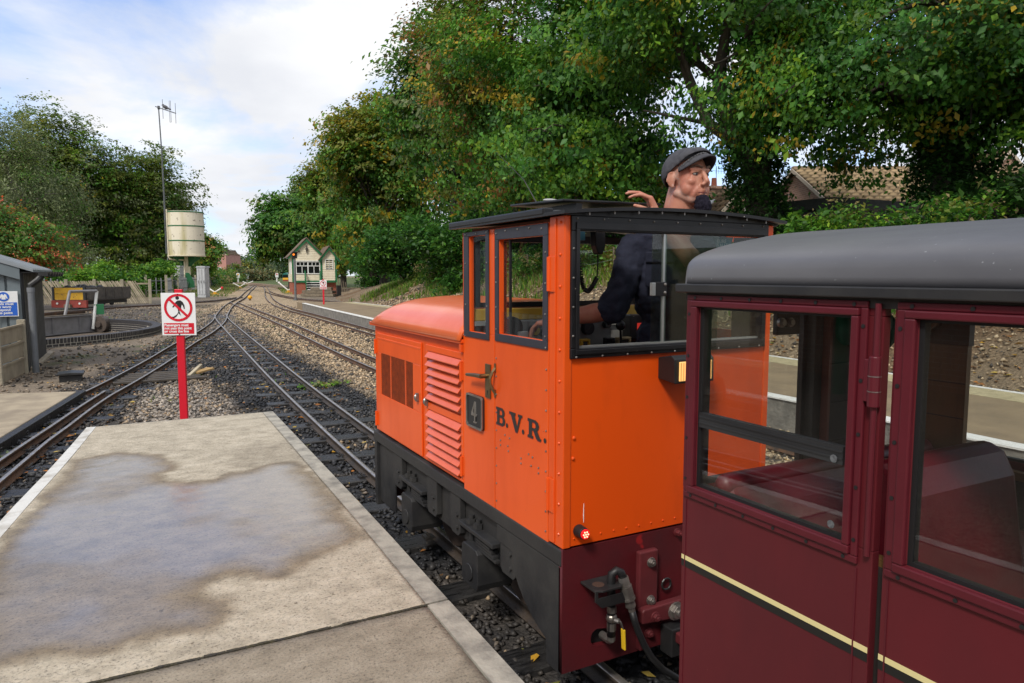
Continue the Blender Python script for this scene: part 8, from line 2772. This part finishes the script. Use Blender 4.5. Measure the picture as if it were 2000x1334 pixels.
# neck, shoulders, trunk core
NB = Vector((2.075, 2.385, 1.735))
b.caps(h(0, -.008, -.06), NB, .063, .068, 18)
b.caps(h(0, -.04, -.02), NB + Vector((.0, .03, 0)), .050, .060, 16)
rt = Vector((.8826, -.4701, 0)); ft = Vector((-.4701, -.8826, 0))
SR = NB - rt * .185 + Vector((0, 0, -.075)); SL = NB + rt * .170 + Vector((0, 0, -.075))
b.caps(SR, SL, .055, .055, 16)
b.caps(NB, NB + Vector((0, 0, -.10)), .075, .09, 16)
EM = Matrix((rt, ft, Vector((0, 0, 1)))).transposed()
b.sphere(NB + Vector((0, 0, -.24)), (.155, .095, .20), 20, 14, EM)
b.sphere(NB + Vector((0, 0, -.50)), (.140, .10, .18), 20, 14, EM)
HIP = NB + Vector((-.005, .02, -.66))
b.sphere(HIP, (.15, .105, .12), 18, 12, EM)
ER = Vector((1.782, 2.427, 1.405)); WR = Vector((1.625, 2.622, 1.356))
EL = Vector((1.990, 2.195, 1.612)); WLp = Vector((1.935, 2.335, 1.785))
b.caps(SR, ER, .048, .040, 16); b.caps(ER, ER.lerp(WR, .35), .040, .043, 16); b.caps(ER.lerp(WR, .35), WR, .043, .027, 16)
b.caps(SL, EL, .046, .040, 16); b.caps(EL, EL.lerp(WLp, .35), .038, .042, 16); b.caps(EL.lerp(WLp, .35), WLp, .042, .027, 16)
for s in (-1, 1):
    kn = HIP + rt * (s * .09) + Vector((0, -.02, -.36)); an = HIP + rt * (s * .10) + Vector((0, .01, -.66))
    an.z = .44
    b.caps(HIP + rt * (s * .08), kn, .075, .055, 14); b.caps(kn, an, .052, .036, 14); b.caps(an, an + ft * .13 + Vector((0, 0, -.035)), .036, .03, 12)


def hand(mb, w, d, n, s, curls, spread=.0, thumb=(.55, .75, .35), tcurl=.5, k=1.0):
    """w wrist, d towards the knuckles, n the way the palm faces, s towards the thumb"""
    d = d.normalized(); n = (n - d * n.dot(d)).normalized(); s = (s - d * s.dot(d) - n * s.dot(n)).normalized()
    offs = (.031, .0105, -.0105, -.030)
    lens = ((.043, .027, .022), (.047, .031, .023), (.044, .028, .022), (.035, .022, .019))
    for i, o in enumerate(offs):
        kn = w + d * (.092 - .004 * abs(i - 1)) * k + s * o * k - n * .002
        mb.caps(w + s * o * .55, kn, .0155 * k, .0115 * k, 10)
        mb.caps(w + s * o * .55 + n * .006, kn + n * .006 - d * .012, .0135 * k, .0095 * k, 10)
        dd = (d + s * o * spread * 10).normalized(); p = kn; a = 0
        rr_ = (.0098, .0088, .0078, .0068)
        for j in range(3):
            a += curls[i][j]
            v = dd * math.cos(a) + n * math.sin(a)
            q_ = p + v * lens[i][j] * k
            mb.caps(p, q_, rr_[j] * k, rr_[j + 1] * k, 10); p = q_
    t0 = w + d * .022 * k + s * .024 * k + n * .006
    tv = (d * thumb[0] + s * thumb[1] + n * thumb[2]).normalized()
    t1 = t0 + tv * .046 * k
    mb.caps(t0, t1, .0155 * k, .0115 * k, 10)
    tv2 = (tv + d * tcurl + n * .2).normalized(); t2 = t1 + tv2 * .034 * k
    mb.caps(t1, t2, .0112 * k, .0098 * k, 10)
    tv3 = (tv2 + d * tcurl * .5 + n * .25).normalized()
    mb.caps(t2, t2 + tv3 * .024 * k, .0098 * k, .0078 * k, 10)


# raised hand above the roof edge: knuckles up, fingers reaching to the left and drooping
hd = (-rt * .42 + Vector((0, 0, .88)) + Vector((-.03, .06, 0)))
hn = (-rt * .86 + Vector((0, 0, -.42)))
hand(b, WLp, hd, hn, ft * 1.0, [(.75, .45, .25), (.62, .4, .25), (.5, .35, .2), (.35, .3, .2)], spread=.05, thumb=(.50, .30, .50), tcurl=.25, k=1.0)
# hand on the controls, palm down
hd2 = (Vector((1.545, 2.735, 1.325)) - WR)
hand(b, WR, hd2, Vector((0, 0, -1)), Vector((.7, .6, 0)) * 1.0, [(.35, .4, .3), (.4, .45, .3), (.45, .5, .3), (.5, .5, .3)], spread=.2)
# cropped grey beard and temples: a colour of the skin itself, laid out in the head's own axes
t = M_SKIN.node_tree; bs_ = t.nodes['Principled BSDF']
src_col = bs_.inputs['Base Color'].links[0].from_socket
co_ = nn(t, 'ShaderNodeTexCoord')
sb2 = nn(t, 'ShaderNodeVectorMath', operation='SUBTRACT'); sb2.inputs[1].default_value = HC - Vector(drv.location)
t.links.new(co_.outputs['Object'], sb2.inputs[0])
def dotn(v):
    n = nn(t, 'ShaderNodeVectorMath', operation='DOT_PRODUCT'); n.inputs[1].default_value = v; t.links.new(sb2.outputs[0], n.inputs[0]); return n.outputs['Value']
def mth(op, a, b_=None, c=None):
    n = nn(t, 'ShaderNodeMath', operation=op)
    for k, v in enumerate((a, b_, c)):
        if v is None: continue
        if isinstance(v, (int, float)): n.inputs[k].default_value = v
        else: t.links.new(v, n.inputs[k])
    return n.outputs[0]
def sst(v, a, b_):
    n = nn(t, 'ShaderNodeMapRange', interpolation_type='SMOOTHSTEP'); n.inputs['From Min'].default_value = a; n.inputs['From Max'].default_value = b_; t.links.new(v, n.inputs[0]); return n.outputs[0]
hx_n, hy_n, hz_n = dotn(ldir), dotn(fdir), dotn(udir)
line = mth('ABSOLUTE', mth('ADD', mth('MULTIPLY_ADD', hy_n, .82, .050), hz_n))
jaw = mth('MULTIPLY', mth('SUBTRACT', 1.0, sst(line, .014, .034)), mth('MULTIPLY', sst(hy_n, -.012, .004), sst(hz_n, -.16, -.125)))
side = mth('MULTIPLY', mth('SUBTRACT', 1.0, sst(mth('ABSOLUTE', mth('SUBTRACT', hy_n, .012)), .002, .013)), mth('MULTIPLY', sst(hz_n, -.06, -.045), mth('SUBTRACT', 1.0, sst(hz_n, .035, .055))))
back = mth('MULTIPLY', mth('SUBTRACT', 1.0, sst(hy_n, -.04, -.025)), mth('MULTIPLY', sst(hz_n, -.09, -.05), .7))
msk = mth('MAXIMUM', mth('MAXIMUM', jaw, side), back)
nzz = nn(t, 'ShaderNodeTexNoise'); nzz.inputs['Scale'].default_value = 260; t.links.new(co_.outputs['Object'], nzz.inputs['Vector'])
ln_ = nn(t, 'ShaderNodeVectorMath', operation='LENGTH'); t.links.new(sb2.outputs[0], ln_.inputs[0])
msk = mth('MULTIPLY', msk, mth('SUBTRACT', 1.0, sst(ln_.outputs['Value'], .135, .155)))
msk = mth('MULTIPLY', msk, mth('MULTIPLY_ADD', sst(nzz.outputs['Fac'], .35, .65), .62, .10))
mxb = nn(t, 'ShaderNodeMixRGB'); mxb.inputs[2].default_value = (.36, .30, .27, 1)
t.links.new(msk, mxb.inputs[0]); t.links.new(src_col, mxb.inputs[1]); t.links.new(mxb.outputs[0], bs_.inputs['Base Color'])
sdfjoin(b, 'body', M_SKIN, drv, .0038, 8)
# features
for s in (-1, 1):
    m = MB(); m.sphere(h(s * .031, .0765, .0095), (.0115, .0080, .0045), 12, 8, HM); ey = m.build('eye', pmat('eye_white', (.30, .26, .24), rough=.3), drv, smooth=True)
    m = MB(); m.sphere(h(s * .031 + .003, .0838, .0095), (.0060, .0025, .0048), 10, 7, HM); m.build('iris', pmat('iris_dark', (.03, .035, .04), rough=.15), ey, smooth=True)
    m = MB(); m.caps(h(s * .019, .0855, .0145), h(s * .032, .0865, .0165), .0018, .0022, 6); m.caps(h(s * .032, .0865, .0165), h(s * .045, .077, .013), .0022, .0014, 6); m.build('eyelash', M_BROW, drv, smooth=True)
    m = MB(); m.caps(h(s * .013, .099, .036), h(s * .034, .092, .043), .0045, .0045, 8); m.caps(h(s * .034, .092, .043), h(s * .052, .075, .036), .0045, .003, 8); m.build('eyebrow', M_BROW, drv, smooth=True)
m = MB(); m.caps(h(-.021, .0895, -.0665), h(0, .0965, -.066), .003, .0035, 8); m.caps(h(0, .0965, -.066), h(.021, .0895, -.0665), .0035, .003, 8); m.build('mouth', pmat('mouth_dark', (.16, .035, .03), rough=.5), drv, smooth=True)
m = MB(); m.sphere(h(0, .085, -.100), (.034, .028, .030), 16, 10, HM); m.sphere(h(0, .092, -.124), (.038, .031, .038), 16, 10, HM); m.sphere(h(.002, .090, -.150), (.024, .021, .024), 14, 10, HM)
sdfjoin(m, 'goatee', M_HAIRD, drv, .0042, 3, (.010, .009))
# flat cap
m = MB(); CM = HM @ Matrix.Rotation(R(14), 3, 'X')
m.sphere(h(0, -.016, .040), (.0855, .108, .088), 28, 18, CM)
m.sphere(h(0, .040, .070), (.075, .072, .050), 22, 14, CM)
o = m.build('flat_cap', M_CAP, drv, smooth=True)
bm = bmesh.new(); bm.from_mesh(o.data)
off = origin_of(drv)
pn = (HM @ Vector((0, -.62, 1)).normalized())
bmesh.ops.bisect_plane(bm, geom=bm.verts[:] + bm.edges[:] + bm.faces[:], plane_co=h(0, .075, .084) - off, plane_no=pn, clear_inner=True)
bm.to_mesh(o.data); bm.free()
so_ = o.modifiers.new('solid', 'SOLIDIFY'); so_.thickness = .004; so_.offset = 1
V, F = [], []
na_ = 17
for i in range(na_):
    a = R(-74 + 148 * i / (na_ - 1))
    for j in range(4):
        f_ = j / 3
        rx, ry = .076 + .006 * f_, .088 + .058 * f_ * max(math.cos(a), 0) ** .6
        V.append(h(rx * math.sin(a), ry * math.cos(a), .060 + .032 * math.cos(a) - .016 * f_ - .034 * math.sin(a) ** 2))
for i in range(na_ - 1):
    for j in range(3):
        q_ = i * 4 + j; F.append((q_, q_ + 1, q_ + 5, q_ + 4))
m = MB(); m.add(V, F); vz = m.build('visor', M_CAP, o, smooth=True)
so_ = vz.modifiers.new('solid', 'SOLIDIFY'); so_.thickness = .006; so_.offset = 0
m = MB()
for i in range(60):
    a = R(-76 + 152 * i / 59); p = h(.080 * math.sin(a), (.094 + .004 * rnd.random()) * math.cos(a) + .004, .066 + .031 * math.cos(a) - .034 * math.sin(a) ** 2)
    m.tube([p, p + HM @ Vector((rnd.uniform(-.006, .006), .004, -.004 - .008 * rnd.random()))], [.0022, .0008], 4)
m.build('frayed_edge', pmat('frayed', (.12, .12, .13), rough=.95), o, kind='stuff')
# overalls
c = MB()
c.caps(SR + Vector((0, 0, .004)), SL + Vector((0, 0, .004)), .070, .068, 16)
c.caps(NB + Vector((0, .02, -.04)) - rt * .06, SR, .055, .068, 14); c.caps(NB + Vector((0, .02, -.04)) + rt * .06, SL, .055, .068, 14)
c.sphere(NB + Vector((0, 0, -.24)) + ft * .01, (.190, .125, .215), 22, 14, EM)
c.sphere(NB + Vector((0, 0, -.50)), (.170, .125, .20), 22, 14, EM)
c.sphere(HIP, (.170, .125, .15), 20, 12, EM)
c.caps(SR, SR.lerp(ER, .88), .070, .060, 16); c.caps(SR.lerp(ER, .80), ER.lerp(WR, .06), .064, .060, 16)
c.caps(SL, SL.lerp(EL, .80), .062, .056, 16)
for s in (-1, 1):
    kn = HIP + rt * (s * .09) + Vector((0, -.02, -.36)); an = HIP + rt * (s * .10) + Vector((0, .01, -.66)); an.z = .47
    c.caps(HIP + rt * (s * .08), kn, .095, .075, 14); c.caps(kn, an, .075, .062, 14)
sdfjoin(c, 'overalls', M_NAVYC, drv, .008, 5, (.036, .06))
# collar, pocket, buttons, boots
for s in (-1, 1):
    m = MB()
    p0 = NB + rt * (s * .075) + ft * .03 + Vector((0, 0, -.005)); p1 = NB + rt * (s * .035) + ft * .118 + Vector((0, 0, -.11)); p2 = NB + rt * (s * .095) + ft * .115 + Vector((0, 0, -.10))
    p3 = NB + rt * (s * .085) - ft * .05 + Vector((0, 0, .02)); p4 = NB + rt * (s * .115) - ft * .03 + Vector((0, 0, -.02))
    m.add([p3, p0, p1, p2, p4], [(0, 1, 4), (1, 2, 3), (1, 3, 4)]); cl = m.build('collar', M_NAVYC, drv)
    so_ = cl.modifiers.new('solid', 'SOLIDIFY'); so_.thickness = .008; so_.offset = 0
    an = HIP + rt * (s * .10) + Vector((0, .01, 0)); an.z = .44
    m = MB(); m.caps(an - ft * .03 + Vector((0, 0, -.02)), an + ft * .15 + Vector((0, 0, -.04)), .045, .036, 14); m.caps(an, an + Vector((0, 0, .10)), .05, .052, 14); m.build('boot', M_BLACK, drv, smooth=True)
PC = NB - rt * .095 + ft * .128 + Vector((0, 0, -.17))
m = MB(); m.obox(PC, (.12, .012, .13), EM); m.build('pocket', M_NAVYC, drv, bevel=.005)
m = MB(); m.obox(PC + ft * .009 + Vector((0, 0, .058)), (.125, .012, .045), EM); m.build('pocket_flap', M_NAVYC, drv, bevel=.005)
for z in (-.16, -.26, -.36):
    m = MB(); p = NB + ft * .143 + rt * .01 + Vector((0, 0, z)); m.cyl(p, p + ft * .006, .006, 10); m.build('button', M_STEELB, drv)
